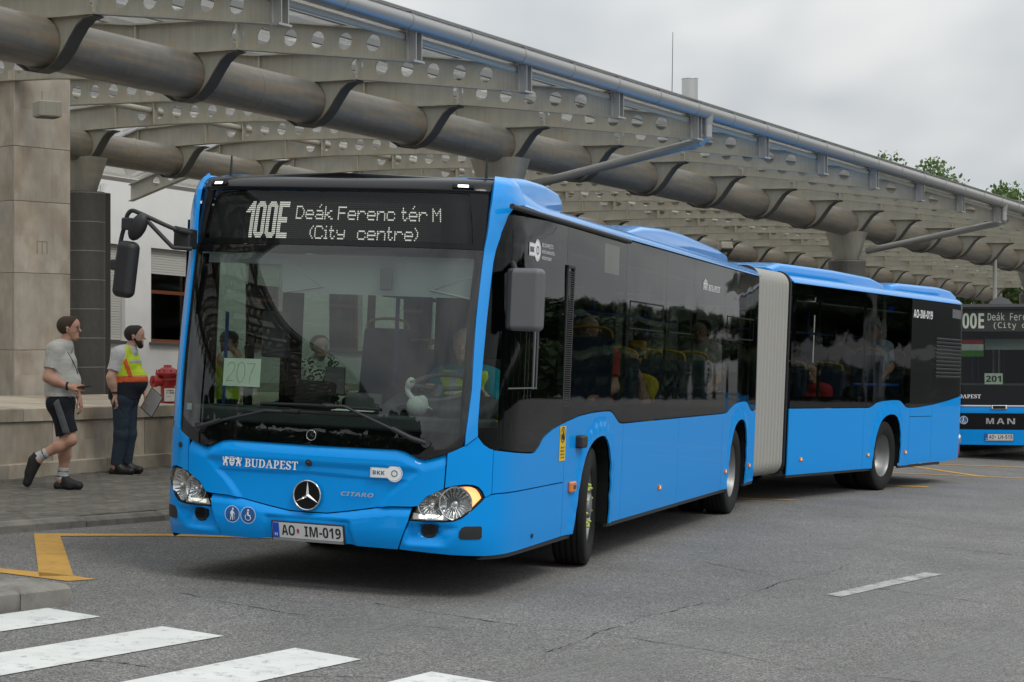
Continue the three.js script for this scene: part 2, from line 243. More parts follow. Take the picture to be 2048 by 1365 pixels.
{ // pavement: bed, kerbstones and small pavers laid in rows along the kerb
  const bed = slab(-14, 40, 0.16, 9.5, -0.3, 0.085, 0.001);
  const pv = mesh('pavement', bed, std([0.06, 0.055, 0.05], 0.95)); tag(pv, 'grey paved walkway between the road and the stone ledge', null, null, 'structure');
  for (let a = -10; a < 32; a += 1) mesh('kerbstone', slab(a + 0.006, a + 0.994, 0, 0.15, -0.3, 0.088 + rr(-0.007, 0.004), 0.032), mat.kerb[(a + 30) % 3], pv);
  let n = 0; const rest = [[], [], [], []];
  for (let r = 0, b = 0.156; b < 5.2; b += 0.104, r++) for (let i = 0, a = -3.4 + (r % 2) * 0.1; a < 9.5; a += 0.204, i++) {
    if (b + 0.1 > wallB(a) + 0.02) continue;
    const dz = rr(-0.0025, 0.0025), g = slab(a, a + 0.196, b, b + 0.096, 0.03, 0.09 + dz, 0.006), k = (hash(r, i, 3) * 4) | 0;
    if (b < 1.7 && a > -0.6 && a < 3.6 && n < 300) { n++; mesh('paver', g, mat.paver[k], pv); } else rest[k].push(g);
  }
  rest.forEach((l, k) => tag(mesh('paver_field', l, mat.paver[k], pv), null, null, null, 'stuff'));
}
{ // corner of a paved island by the crossing
  const iab = (a, b) => [-2.75 + a * UX + b * UZ, -11.68 + a * UZ - b * UX];
  const is = mesh('traffic_island', slab(-5, -0.1, 0.13, 3, -0.2, 0.085, 0.001, iab), mat.kerb[0]); tag(is, 'paved island corner with pale kerbstones beside the zebra crossing', null, null, 'structure');
  mesh('kerbstone', slab(-0.42, 0, 0, 0.42, -0.2, 0.128, 0.03, iab), mat.kerb[2], is);
  for (let k = 0; k < 5; k++) mesh('kerbstone', slab(-0.42 - (k + 1) * 0.8 + 0.008, -0.43 - k * 0.8, 0, 0.13, -0.2, 0.125 + rr(-0.004, 0.004), 0.02, iab), mat.kerb[(k * 2) % 3], is);
  for (let k = 0; k < 3; k++) mesh('kerbstone', slab(-0.13, 0, 0.43 + k * 0.8, 0.43 + (k + 1) * 0.8 - 0.008, -0.2, 0.122, 0.02, iab), mat.kerb[k], is);
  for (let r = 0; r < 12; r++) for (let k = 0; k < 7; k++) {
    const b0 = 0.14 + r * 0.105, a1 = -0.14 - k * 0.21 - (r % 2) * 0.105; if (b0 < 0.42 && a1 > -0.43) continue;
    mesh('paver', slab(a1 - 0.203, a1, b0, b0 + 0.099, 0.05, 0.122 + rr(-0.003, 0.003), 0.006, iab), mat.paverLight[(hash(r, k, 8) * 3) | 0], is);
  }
}
{ // low stone ledge: plinth, facing slabs and coping stones
  const wab = (t, d) => [-4.9 + t * 0.342 - d * 0.94, -21.6 - t * 0.94 - d * 0.342];
  const o = thing('stone_ledge', 'low weathered stone ledge along the back of the pavement', 'wall');
  mesh('core', slab(-9.4, 19.4, 0.03, 2.3, -0.1, 0.80, 0.002, wab), mat.ledge[1], o);
  for (let k = -5; k < 10; k++) {
    const t = k * 1.95 + 0.35;
    mesh('plinth_stone', slab(t + 0.004, t + 1.944, -0.045, 0.02, 0.05, 0.245, 0.012, wab), mat.ledge[(k + 9) % 4], o);
    mesh('stone_slab', slab(t + 0.9 + 0.005, t + 2.84, 0.0, 0.03, 0.24, 0.70, 0.006, wab), mat.ledge[(k * 3 + 21) % 4], o);
    mesh('coping_stone', slab(t + 0.3 + 0.005, t + 2.245, -0.03, 1.1, 0.70, 0.845, 0.012, wab), mat.ledge[(k * 5 + 27) % 4], o);
    mesh('coping_stone', slab(t + 1.2 + 0.005, t + 3.145, 1.108, 2.33, 0.70, 0.843, 0.012, wab), mat.ledge[(k * 7 + 37) % 4], o);
  }
  rebase(o, -4.9, gy(-4.9, -21.6), -21.6);
}
{ // stone pillar of big slabs on the ledge
  const o = thing('stone_pillar', 'tall pale stone pillar on the ledge at the left edge', 'pillar', [-6.54, 0.92, -24.6], 0);
  const turn = Math.atan2(0.66, 0.75); // its long face looks to the road
  const w = 0.90, d = 0.95, H = 4.35; let y = 0, i = 0;
  o.rotation.y = 0.885;
  // local: x along the face that looks right, z out of it
  const courses = [0.66, 1.02, 0.95, 0.72, 1.0];
  mesh('core', box(w - 0.04, H, d - 0.04, w / 2, H / 2, -d / 2), mat.ledge[0], o);
  for (const h of courses) {
    const hh = h - 0.006;
    mesh('stone_slab', rbox(w, hh, 0.045, 0.006, w / 2, y + h / 2, -0.0225, 0, 0, 0, 1), mat.stone[i % 4], o);
    mesh('stone_slab', rbox(0.045, hh, d - 0.052, 0.006, 0.0225, y + h / 2, -d / 2 - 0.024, 0, 0, 0, 1), mat.stone[(i + 2) % 4], o);
    mesh('stone_slab', rbox(0.045, hh, d - 0.052, 0.006, w - 0.0225, y + h / 2, -d / 2 - 0.024, 0, 0, 0, 1), mat.stone[(i + 1) % 4], o);
    y += h; i++;
  }
  const e = mesh('carved_mark', [box(0.012, 0.17, 0.004, 0.36, 2.02, 0.001), box(0.012, 0.17, 0.004, 0.44, 2.02, 0.001), box(0.012, 0.17, 0.004, 0.52, 2.02, 0.001), box(0.16, 0.012, 0.004, 0.44, 2.105, 0.0012)], mat.ledge[1], o);
}
// ---------------------------------------------------------------- terminal building behind the canopy
const PHI = 0.5519, C0 = [-4.6266, 4.6395, -18.4511];                 // first rib of the canopy on its front tube
const toFacade = (g, q0) => g.applyMatrix4(M4().set(0, 0, 1, q0, SL, 1, 0, 0, -1, 0, 0, 0, 0, 0, 0, 1)); // (along, up, out) to the canopy's axes
{
  const o = thing('terminal_building', 'pale rendered terminal building with wood framed windows behind the canopy', 'building', C0, -PHI);
  const wins = []; for (let k = -3; k < 18; k++) wins.push(k === -1 ? [13.5, 1.46] : [15.72 + k * 3.03, 1.32]);
  const y0 = -2.5, y1 = -0.55, hole = ([a, w]) => [[a, y0], [a + w, y0], [a + w, y1], [a, y1]];
  const wall = shape([[-2, -5.6], [75, -5.6], [75, 1.25], [-2, 1.25]], wins.map(hole));
  mesh('wall', uvBox(toFacade(extrude(wall, 0.32), -13.32)), mat.plaster, o);
  mesh('base_course', [uvBox(toFacade(extrude(shape([[-2, -5.6], [75, -5.6], [75, -3.3], [-2, -3.3]]), 0.05), -12.998))], mat.stone[1], o);
  mesh('roof', uvBox(toFacade(extrude(shape([[-2, 1.26], [75, 1.26], [75, 1.5], [-2, 1.5]]), 8.2), -21)), mat.darkSteel, o);
  mesh('back_wall', uvBox(toFacade(extrude(shape([[-2, -5.6], [75, -5.6], [75, 1.25], [-2, 1.25]]), 0.2), -21)), mat.plasterDark, o);
  for (const [x0, x1, ya, yb] of [[-2.2, -2, -5.6, 1.25], [75, 75.2, -5.6, 1.25], [-2, 75, -3.9, -3.7]]) mesh(x1 - x0 > 1 ? 'indoor_floor' : 'end_wall', uvBox(toFacade(extrude(shape([[x0, ya], [x1, ya], [x1, yb], [x0, yb]]), 7.4), -20.75)), mat.plasterDark, o);
  const wood = std([0.16, 0.045, 0.018], 0.45), shutterMat = std([0.50, 0.49, 0.45], 0.55), pane = phy([0.30, 0.36, 0.36], 0.03, { transmission: 1, thickness: 0 }), sillMat = std([0.09, 0.088, 0.083], 0.5);
  const slatG = new Map();
  wins.forEach(([a, w], i) => {
    const F = (x0, x1, ya, yb, d0, d1) => toFacade(uvBox(put(new THREE.BoxGeometry(x1 - x0, yb - ya, d1 - d0), (x0 + x1) / 2, (ya + yb) / 2, (d0 + d1) / 2)), -13);
    const closed = i === 2 ? 1 : 0, drop = closed ? 1.93 : [0.52, 0.55, 0.5][i % 3], t = 0.07;
    const win = mesh('window', [F(a + 0.002, a + t, y0 + 0.002, y1 - 0.002, -0.24, -0.14), F(a + w - t, a + w - 0.002, y0 + 0.002, y1 - 0.002, -0.24, -0.14), F(a + t, a + w - t, y0 + 0.002, y0 + t, -0.24, -0.14), F(a + t, a + w - t, y1 - t, y1 - 0.002, -0.24, -0.14), F(a + t, a + w - t, y0 + 1.02, y0 + 1.09, -0.235, -0.145)], wood, o);
    mesh('pane', F(a + t, a + w - t, y0 + t, y1 - t, -0.2, -0.195), pane, win);
    mesh('sill', F(a - 0.06, a + w + 0.06, y0 - 0.06, y0 - 0.003, -0.2, 0.07), sillMat, win);
    const n = Math.round(drop / 0.052), slats = []; for (let k = 0; k < n; k++) slats.push(F(a + 0.012, a + w - 0.012, y1 - 0.004 - (k + 1) * 0.052, y1 - 0.009 - k * 0.052, -0.125, -0.108 + 0.004 * (k % 2)));
    if (i > 2 && i < 6) slats.forEach((s) => mesh('slat', s, shutterMat, win)); else mesh('shutter_slats', slats, shutterMat, win);
  });
}
// ---------------------------------------------------------------- the bus station canopy: ribs on two tubes, glass, gutter
const rib0 = -16, rib1 = 26, STEP = 2.1294;
const QT = 2.9341, Q2 = -7.857, H2 = 0.4175, QI = -10.8;
const L = (q, y, a) => [q, y + SL * a, -a];
{
  const o = thing('bus_station_canopy', 'grey steel canopy of perforated ribs on two long tubes over the pavement', 'canopy', C0, -PHI);
  const low = [[QT, -0.069], [0.75, 0.225], [0, 0.245], [-0.75, 0.27], [-2.4, 0.46], [-4.2, 0.60], [-6.0, 0.665], [-7.1, 0.675], [-8.6, 0.66], [QI, 0.06]];
  const top = [[QI, 0.34], [-8.6, 0.98], [-7.1, 1.03], [-6.0, 1.02], [-4.2, 0.95], [-2.4, 0.80], [-0.75, 0.60], [0.75, 0.535], [QT, 0.205]];
  const yl = (q) => { for (let i = 0; i + 1 < low.length; i++) if (q <= low[i][0] && q >= low[i + 1][0]) return lerp(low[i][1], low[i + 1][1], (q - low[i][0]) / (low[i + 1][0] - low[i][0])); return 0; };
  const yt = (q) => { for (let i = 0; i + 1 < top.length; i++) if (q >= top[i][0] && q <= top[i + 1][0]) return lerp(top[i][1], top[i + 1][1], (q - top[i][0]) / (top[i + 1][0] - top[i][0])); return 0; };
  const holes = []; for (let q = 0.7; q < 2.6; q += 0.355) holes.push(circle(q, yl(q) + 0.15, 0.088, 14)); for (let q = -1.25; q > -6.9; q -= 0.355) if (abs(q + 1.8) > 0.2) holes.push(circle(q, yl(q) + 0.17, 0.095, 14)); for (let q = -8.75; q > -10.4; q -= 0.355) holes.push(circle(q, yl(q) + 0.15, 0.088, 14));
  const strip = (pts, w, t, below) => { const gs = []; for (let i = 0; i + 1 < pts.length; i++) { const [q0, y0] = pts[i], [q1, y1] = pts[i + 1], d = hypot(q1 - q0, y1 - y0), an = atan2(y1 - y0, q1 - q0); gs.push(box(d + 0.004, t, w, (q0 + q1) / 2, (y0 + y1) / 2 + (below ? -t / 2 : t / 2), 0, 0, 0, an)); } return gs; };
  const web = put(uvBox(extrude(shape([...low, ...top], holes), 0.014)), 0, 0, -0.007);
  const stiff = [-1.78, -6.3, 0.72, -0.72, -7.1, -8.6].map((q) => box(0.012, yt(q) - yl(q) - 0.005, 0.11, q, (yt(q) + yl(q)) / 2, 0));
  const ribG = merge([web, strip([...low].reverse(), 0.13, 0.016, true), strip(top, 0.13, 0.016, false), stiff]);
  const tipG = merge([box(0.016, 0.285, 0.17, QT + 0.008, 0.06, 0), box(0.09, 0.285, 0.012, QT + 0.055, 0.06, 0.05), box(0.09, 0.285, 0.012, QT + 0.055, 0.06, -0.05), box(0.11, 0.02, 0.19, QT + 0.05, -0.09, 0)]);
  // saddle: a flared plate round the tube with a flange along its curved edges
  const fl = [[0.74, 0.205], [0.63, 0.185], [0.53, 0.115], [0.44, 0.005], [0.36, -0.10], [0.27, -0.19], [0.15, -0.262], [0, -0.285]], flR = [...fl].reverse().slice(1).map(([x, y]) => [-x, y]), edge = [...fl, ...flR];
  const plate = put(uvBox(extrude(shape([[0, 0.262], ...[...edge].reverse()], [circle(0, 0, 0.252, 28)]), 0.02)), 0, 0, -0.01);
  const saddleG = plate, flangeG = merge(strip(edge, 0.17, 0.014, true)), flangeShadeMat = std([0.10, 0.095, 0.082], 0.6);  // flange colour far darker than the steel: underside shade put into it
  for (let k = rib0; k <= rib1; k++) {
    const a = k * STEP, at = (m, q = 0, y = 0) => { m.position.set(...L(q, y, a)); return m; };
    at(mesh('rib', ribG, mat.steel, o)); at(mesh('rib_tip', tipG, mat.zinc, o));
    for (const [q, y] of [[0, 0], [Q2, H2]]) mesh('flange', flangeG, flangeShadeMat, at(mesh('saddle', saddleG, mat.steel, o), q, y));
  }
  const aa = rib0 * STEP - 1, ab_ = rib1 * STEP + 1;
  for (let k = rib0 - 1; k <= rib1; k += 3) { const a0 = max(aa, k * STEP + 1), a1 = min(ab_, (k + 3) * STEP + 1); for (const [q, y] of [[0, 0], [Q2, H2]]) mesh('tube', bar(L(q, y, a0 + 0.002), L(q, y, a1 - 0.002), 0.254, 40), mat.tube, o); }
  for (const [q, y, r] of [[QT - 0.05, 0.16, 0.035], [-1.86, 0.66, 0.05], [-6.38, 0.88, 0.05]]) mesh('purlin_pipe', bar(L(q, y, aa), L(q, y, ab_), r, 10), mat.steel, o);
  // roof: glazing bars along the canopy and glass panes between the ribs
  const qs = [2.86, 2.1, 1.3, 0.5, -0.35, -1.2, -2.1, -3.0, -3.9, -4.8, -5.7, -6.6, -7.5, -8.4, -9.2, -10.0, -10.75];
  for (const q of qs) mesh('glazing_bar', box(0.055, 0.07, ab_ - aa, 0, 0, 0).applyMatrix4(M4().set(1, 0, 0, q, 0, 1, -SL, yt(q) + 0.06 + SL * (aa + ab_) / 2, 0, 0, 1, -(aa + ab_) / 2, 0, 0, 0, 1)), mat.zinc, o);
  const paneG = []; for (let i = 0; i + 1 < qs.length; i++) { const q0 = qs[i] - 0.02, q1 = qs[i + 1] + 0.02, y0 = yt(q0) + 0.10, y1 = yt(q1) + 0.10, d = hypot(q1 - q0, y1 - y0); paneG.push(box(d, 0.006, STEP - 0.03, 0, 0, 0).applyMatrix4(M4().makeRotationZ(atan2(y0 - y1, q0 - q1))).applyMatrix4(M4().set(1, 0, 0, (q0 + q1) / 2, 0, 1, -SL, (y0 + y1) / 2, 0, 0, 1, 0, 0, 0, 0, 1))); }
  for (let k = rib0; k < rib1; k++) for (let i = 0; i < paneG.length; i++) { const m = mesh('roof_pane', paneG[i], mat.roofGlass, o); m.position.set(...L(0, 0, (k + 0.5) * STEP)); }
  // gutter with its joints, flashing strip and down pipes
  const gq = QT + 0.10, gh = 0.285;
  for (let k = rib0; k < rib1; k += 2) { const a0 = k * STEP, a1 = a0 + 2 * STEP; mesh('gutter', [bar(L(gq, gh, a0), L(gq, gh, a1), 0.088, 18)], mat.zinc, o); }
  const rings = []; for (let a = aa + 0.6; a < ab_; a += 1.07) rings.push(bar(L(gq, gh, a), L(gq, gh, a + 0.03), 0.094, 18)); mesh('gutter_joint', rings, mat.zinc, o);
  mesh('flashing', box(0.20, 0.012, ab_ - aa, 0, 0, 0, 0, 0, -0.25).applyMatrix4(M4().set(1, 0, 0, gq - 0.02, 0, 1, -SL, gh + 0.115 + SL * (aa + ab_) / 2, 0, 0, 1, -(aa + ab_) / 2, 0, 0, 0, 1)), mat.galv, o);
  for (const k of [-8, -2, 4, 10, 16]) {
    const a = (k + 0.1) * STEP, p = mesh('down_pipe', [bar(L(gq, gh - 0.1, a), L(gq, -0.03, a), 0.062, 16), sph(0.064, ...L(gq, -0.03, a)), bar(L(gq, -0.03, a), L(gq - 0.10, -0.09, a), 0.062, 16), sph(0.064, ...L(gq - 0.10, -0.09, a)), bar(L(gq - 0.10, -0.09, a), L(0.33, -0.55, a), 0.062, 16), bar(L(gq, gh - 0.02, a), L(gq, gh - 0.16, a), 0.085, 14, 0.066)], mat.zinc, o);
    for (const [q, h] of [[0, 0], [Q2, H2]]) {
      const g0 = (q === 0 ? 0.0 : 0.35) - 0.15, [x, y, z] = L(q, h - 0.74, k * STEP), bottom = -4.75 + SL * k * STEP + (q ? 0.2 : 0);
      const c = mesh('column', cyl(0.365, 0.365, y - bottom, x, (y + bottom) / 2, z, 0, 0, 0, 40), std([0.15, 0.143, 0.13], 0.42, { metalness: 0.3, map: rep(tFabric, 6, 6) }), o);
      const bands = []; for (let yy = y - 0.02; yy > bottom; yy -= 0.46) bands.push(cyl(0.369, 0.369, 0.012, x, yy, z, 0, 0, 0, 40)); mesh('band', bands, mat.zinc, c);
      mesh('side_panel', box(0.2, y - bottom, 0.5, x + 0.2, (y + bottom) / 2, z - 0.12, 0, 0.2, 0), mat.darkSteel, c);
      const hd = put(new THREE.CylinderGeometry(0.48, 0.27, 0.56, 4, 1), 0, 0, 0, 0, PI / 4, 0).scale(1.05, 1, 0.62); mesh('column_head', uvBox(put(hd, x, y + 0.27, z)), mat.steel, o);
      const sp = []; for (let i = 0; i < 26; i++) { const t = i / 26 * 2 * PI, rx = x + 0.3 * cos(t), rz = z + 0.3 * sin(t); sp.push(bar([rx, y, rz], [rx + 0.1 * cos(t) + rr(-0.05, 0.05), y + 0.13, rz + rr(-0.06, 0.06)], 0.0025, 3)); } tag(mesh('bird_spikes', sp, mat.galv, c), null, null, null, 'stuff');
    }
  }
}
{
  const at = (q, y, a) => { const p = L(q, y, a), c = cos(PHI), s = sin(PHI); return [C0[0] + p[0] * c - p[2] * s, C0[1] + p[1], C0[2] + p[0] * s + p[2] * c]; };
  const base = at(1.84, 0.42, 5 * STEP), o = thing('vent_pipe', 'pale metal vent pipe rising above the canopy roof', 'vent pipe', base);
  mesh('pipe_body', [cyl(0.115, 0.115, 0.95, 0, 0.2, 0, 0, 0, 0, 28, true), cyl(0.102, 0.102, 0.95, 0, 0.2, 0, 0, 0, 0, 28, true)], mat.galv, o); mesh('collar', cyl(0.13, 0.13, 0.05, 0, -0.05, 0, 0, 0, 0, 28), mat.zinc, o); mesh('rim', put(new THREE.TorusGeometry(0.11, 0.009, 8, 28), 0, 0.67, 0, PI / 2), mat.galv, o);
  const rb = at(1.55, 0.5, 5 * STEP), r = thing('lightning_rod', 'thin lightning rod standing on the canopy roof beside the vent pipe', 'lightning rod', rb);
  mesh('rod', bar([0, -0.1, 0], [0.02, 1.28, 0], 0.007, 8, 0.004), mat.darkSteel, r); mesh('foot', cyl(0.05, 0.03, 0.08, 0, -0.06, 0), mat.darkSteel, r);
  // floodlights hung below the rear tube's ribs
  const flood = (q, a, y, l) => { const f = thing('floodlight', l, 'floodlight', at(q, y, a), 0.35, 'floodlights under the canopy ribs'); mesh('lamp_housing', rbox(0.34, 0.2, 0.28, 0.03, 0, 0, 0, -0.35), mat.steel, f); mesh('lamp_glass', box(0.29, 0.012, 0.22, 0, -0.098, 0.035, -0.35), mat.greyPlastic, f); mesh('bracket', [bar([0.14, 0.05, -0.08], [0.26, 0.22, -0.1], 0.025), cyl(0.06, 0.06, 0.08, 0.2, 0.08, -0.08, 0, 0, PI / 2)], mat.darkSteel, f); };
  flood(-7.3, 7.8 * STEP, 0.42, 'grey floodlight above the bus roof behind the front tube'); flood(-7.2, 14.6 * STEP, 0.42, 'grey floodlight above the middle of the bus under the ribs'); flood(-7.2, 19 * STEP, 0.42, 'small grey floodlight above the rear half of the bus');
}
{ // a box lamp by the stone pillar, street lamps across the road (mirrored in the side windows)
  const o = thing('box_lamp', 'grey box lamp under the canopy beside the stone pillar', 'lamp', [-5.86, 4.62, -23.6], 0.6); mesh('lamp_housing', [rbox(0.30, 0.20, 0.26, 0.02), box(0.10, 0.14, 0.05, 0, 0.16, -0.05)], mat.steel, o); mesh('lamp_glass', box(0.24, 0.01, 0.2, 0, -0.104, 0), mat.greyPlastic, o);
  const lampPost = (x, z, turn) => { const p = thing('street_lamp', 'street lamp across the road, mirrored in the side windows', 'street lamp', [x, gy(x, z), z], turn, 'street lamps across the road'); mesh('post', cyl(0.11, 0.07, 8.4, 0, 4.2, 0), mat.galv, p); mesh('lamp_arm', pipe([[0, 8.3, 0], [0.5, 8.9, 0], [1.6, 9.1, 0], [2.1, 9.1, 0]], 0.04, 8, true, 20), mat.galv, p); mesh('lamp_head', rbox(0.75, 0.1, 0.26, 0.04, 2.2, 9.08, 0), mat.zinc, p); };
  lampPost(26, -41, 2.6); lampPost(33, -56, 2.6); lampPost(21, -29, 2.6); lampPost(45, -74, 2.6); lampPost(40, -28, 2.9);
}
// ---------------------------------------------------------------- trees
const leafMats = [[0.11, 0.175, 0.04], [0.05, 0.095, 0.022]].map((c) => phy(c, 0.75, { transmission: 0.35, thickness: 0, side: THREE.DoubleSide, vertexColors: false }));
function crownGeo(R, H, clumps, perClump, leaf, s0) {
  seed = s0; const pos = [], idx = [];
  for (let c = 0; c < clumps; c++) {
    const th = rr(0, 2 * PI), u = rr(-0.75, 1), rad = pow(rnd(), 0.4), w = sqrt(1 - u * u * 0.8), cx = R * rad * w * cos(th), cz = R * rad * w * sin(th), cy = H * 0.5 * u * lerp(0.6, 1, rad), cr = R * rr(0.16, 0.3);
    for (let i = 0; i < perClump; i++) {
      const a = rr(0, 2 * PI), b = Math.acos(rr(-1, 1)), r = cr * pow(rnd(), 0.45), x = cx + r * sin(b) * cos(a), y = cy + r * cos(b) * 0.8, z = cz + r * sin(b) * sin(a), s = leaf * rr(0.6, 1.2);
      const e = new THREE.Euler(rr(-1.2, 1.2), rr(0, 6.28), rr(-1, 1)), v = [[-0.5, 0, 0], [0, 0.12, -0.34], [0.5, 0, 0], [0, 0.12, 0.34]].map(([p, q, t]) => new THREE.Vector3(p * s, q * s, t * s).applyEuler(e)), o = pos.length / 3;
      for (const q of v) pos.push(x + q.x, y + q.y, z + q.z); idx.push(o, o + 1, o + 2, o, o + 2, o + 3);
    }
  }
  const g = new THREE.BufferGeometry(); g.setAttribute('position', new THREE.Float32BufferAttribute(pos, 3)); g.setIndex(idx); const n = g.toNonIndexed(); n.computeVertexNormals(); return n;
}
const barkMat = std([0.07, 0.055, 0.042], 0.95);
function makeTree(x, z, h, R, kind, label, group, crown) {
  const o = thing('tree', label, 'tree', [x, gy(x, z), z], rr(0, 6), group), ch = h * 0.72;
  const gs = [bar([0, -0.5, 0], [0.1, h * 0.5, 0], 0.2, 12, 0.12), bar([0.1, h * 0.5, 0], [0, h * 0.86, 0.1], 0.12, 8, 0.03)]; for (let i = 0; i < 7; i++) { const t = i * 2.4, b = h * lerp(0.35, 0.7, i / 6); gs.push(bar([0.08, b, 0], [R * 0.7 * cos(t), b + R * 0.55, R * 0.7 * sin(t)], 0.07, 6, 0.02)); }
  mesh('trunk', gs, barkMat, o); const c = mesh('crown', crown, leafMats[kind], o); c.position.y = h - ch / 2 + 0.1; c.scale.set(R / 3, ch / 6, R / 3); return o;
}
const crownA = crownGeo(3, 6, 170, 110, 0.20, 501), crownB = crownGeo(3, 6, 160, 110, 0.21, 733), crownC = crownGeo(3, 6.4, 110, 110, 0.62, 811);
makeTree(15.7, -75, 9.75, 2.9, 0, 'broad green tree whose top shows over the canopy gutter', null, crownA);
makeTree(18.3, -78, 9.2, 1.0, 0, 'small green treetop just showing over the gutter between two larger trees', null, crownB);
makeTree(20.6, -74, 9.0, 2.8, 0, 'green tree at the right edge behind the end of the canopy', null, crownB);
{ // the far tree row and hedge across the forecourt, out of the frame to the right, which the bus windows mirror
  for (let i = 0; i < 24; i++) { const an = 0.44 + i * 0.045, d = rr(96, 124), x = d * sin(an) + 4, z = -d * cos(an), h = an < 0.55 ? rr(4.8, 6.2) : an < 0.66 ? rr(6.5, 8.5) : rr(9.0, 11.5); makeTree(x, z, h, rr(3.8, 5.0), 1, 'dark green street tree across the road, mirrored in the bus windows', 'street trees across the road', crownC); }
  for (let i = 0; i < 14; i++) { const an = -2.75 + i * 0.075, d = rr(70, 95); makeTree(d * sin(an), -d * cos(an), rr(7, 11), rr(3.8, 5.0), 1, 'street tree far behind the viewpoint, mirrored low in the windscreen', 'trees behind the viewpoint', crownC); }
  seed = 911; const pos = [], idx = []; for (let i = 0; i < 20000; i++) { const back = i >= 14000, an = back ? rr(-2.85, -1.65) : rr(0.40, 1.55), d = back ? rr(62, 65) : rr(90, 94), x = d * sin(an) + 4, z = -d * cos(an), y = gy(x, z) + 2.6 * pow(rnd(), 0.7), s = rr(0.7, 1.2), e = new THREE.Euler(rr(-1.2, 1.2), rr(0, 6.28), rr(-1, 1)), o = pos.length / 3; for (const v of [[-0.5, 0, 0], [0, 0.12, -0.34], [0.5, 0, 0], [0, 0.12, 0.34]]) { const q = new THREE.Vector3(v[0] * s, v[1] * s, v[2] * s).applyEuler(e); pos.push(x + q.x, y + q.y, z + q.z); } idx.push(o, o + 1, o + 2, o, o + 2, o + 3); }
  const g = tri(pos, idx); tag(mesh('hedge', g, leafMats[1]), 'long dark hedge across the road, mirrored in the bus windows', 'hedge');
}
// ---------------------------------------------------------------- curved body skins: a surface given by (distance round the body, height)
function planTable(w, d, n) { const N = 600, s = [0], x = [0], z = [d]; for (let i = 1; i <= N; i++) { const t = i / N * PI / 2, X = w * pow(sin(t), 2 / n), Z = d * pow(max(0, cos(t)), 2 / n); s.push(s[i - 1] + hypot(X - x[i - 1], Z - z[i - 1])); x.push(X); z.push(Z); } return { s, x, z, len: s[N] }; }
function lookup(t, a) { let lo = 0, hi = t.s.length - 1; while (hi - lo > 1) { const m = (lo + hi) >> 1; if (t.s[m] <= a) lo = m; else hi = m; } const k = (a - t.s[lo]) / (t.s[hi] - t.s[lo] || 1); return [lerp(t.x[lo], t.x[hi], k), lerp(t.z[lo], t.z[hi], k)]; }
const roofIn = (y) => y > 2.66 ? 0.18 * (1 - sqrt(max(0, 1 - pow((min(y, 2.86) - 2.66) / 0.2, 2)))) : 0;
const halfW = (y) => 1.275 - 0.02 * clamp((y - 1.2) / 1.45, 0, 1) - 0.02 * pow(max(0, (0.5 - y) / 0.2), 2) * 0.3;
const planF = planTable(1.275, 0.92, 4), SF = planF.len, ZC = 1.9;
const leanBack = (y) => { const t = clamp(y - 0.95, 0, 1.41); return 0.02 * t + 0.071 * t * t + 0.12 * max(0, y - 2.36); };
const frontZ = (y) => 2.82 - leanBack(y) - 0.06 * pow(max(0, (0.5 - y) / 0.2), 2) - (y > 2.74 ? 0.16 * (1 - sqrt(max(0, 1 - pow((min(y, 2.86) - 2.74) / 0.122, 2)))) : 0);
const frontNarrow = (y, z) => 0.05 * pow(clamp((y - 2.45) / 0.35, 0, 1), 1.5) * smooth(1.4, 2.3, z);
const skinF = (s, y0) => { const a = abs(s), g = s < 0 ? -1 : 1; let x, z; if (a <= SF) { [x, z] = lookup(planF, a); z += ZC; } else { x = 1.275; z = ZC - (a - SF); } const y = y0 > 2.66 ? lerp(y0, 2.66 + (y0 - 2.66) * 0.55, smooth(2.2, 1.35, z)) : y0, fz = z <= ZC ? z : ZC + (z - ZC) * (frontZ(y0) - ZC) / 0.92; return [g * x / 1.275 * (halfW(y0) - roofIn(y0) * smooth(2.75, 1.5, z) - frontNarrow(y0, z)), y, fz]; };
skinF.mid = (z) => [0, min(z, 1.2)];
const sZ = (z) => SF + ZC - z;                                       // distance round the body of a place z on the flank
const planR = planTable(1.275, 0.66, 4), ZR = 6.95, SR = planR.len;
const rearZ = (y) => 0.66 - 0.05 * max(0, y - 1.3) - 0.10 * pow(max(0, (0.5 - y) / 0.2), 2) - (y > 2.66 ? 0.2 * (1 - sqrt(max(0, 1 - pow((min(y, 2.86) - 2.66) / 0.202, 2)))) : 0);
const skinRside = (side) => { const f = (u, y0) => { let x, z; const y = y0 > 2.66 ? 2.66 + (y0 - 2.66) * 0.55 : y0; if (u <= ZR) { x = 1.275; z = -u; } else { const [a, b] = lookup(planR, max(0, SR - (u - ZR))); x = a; z = -ZR - b * rearZ(y0) / 0.66; if (u - ZR > SR) { x = -lookup(planR, min(SR, u - ZR - SR))[0]; } } return [side * x / 1.275 * (halfW(y0) - roofIn(y0)), y, z]; }; f.mid = (z) => [0, max(z, -6.2)]; return f; };
const skinL = skinRside(1), skinRt = skinRside(-1);
const sub3 = (a, b) => [a[0] - b[0], a[1] - b[1], a[2] - b[2]], cross3 = (a, b) => [a[1] * b[2] - a[2] * b[1], a[2] * b[0] - a[0] * b[2], a[0] * b[1] - a[1] * b[0]], norm3 = (a) => { const l = hypot(...a) || 1; return [a[0] / l, a[1] / l, a[2] / l]; };
function normalAt(S, s, y) { const e = 0.003, n = norm3(cross3(sub3(S(s + e, y), S(s - e, y)), sub3(S(s, y + e), S(s, y - e)))), p = S(s, y), m = S.mid(p[2]); return (n[0] * (p[0] - m[0]) + n[2] * (p[2] - m[1]) + n[1] * 0.01) < 0 ? [-n[0], -n[1], -n[2]] : n; }
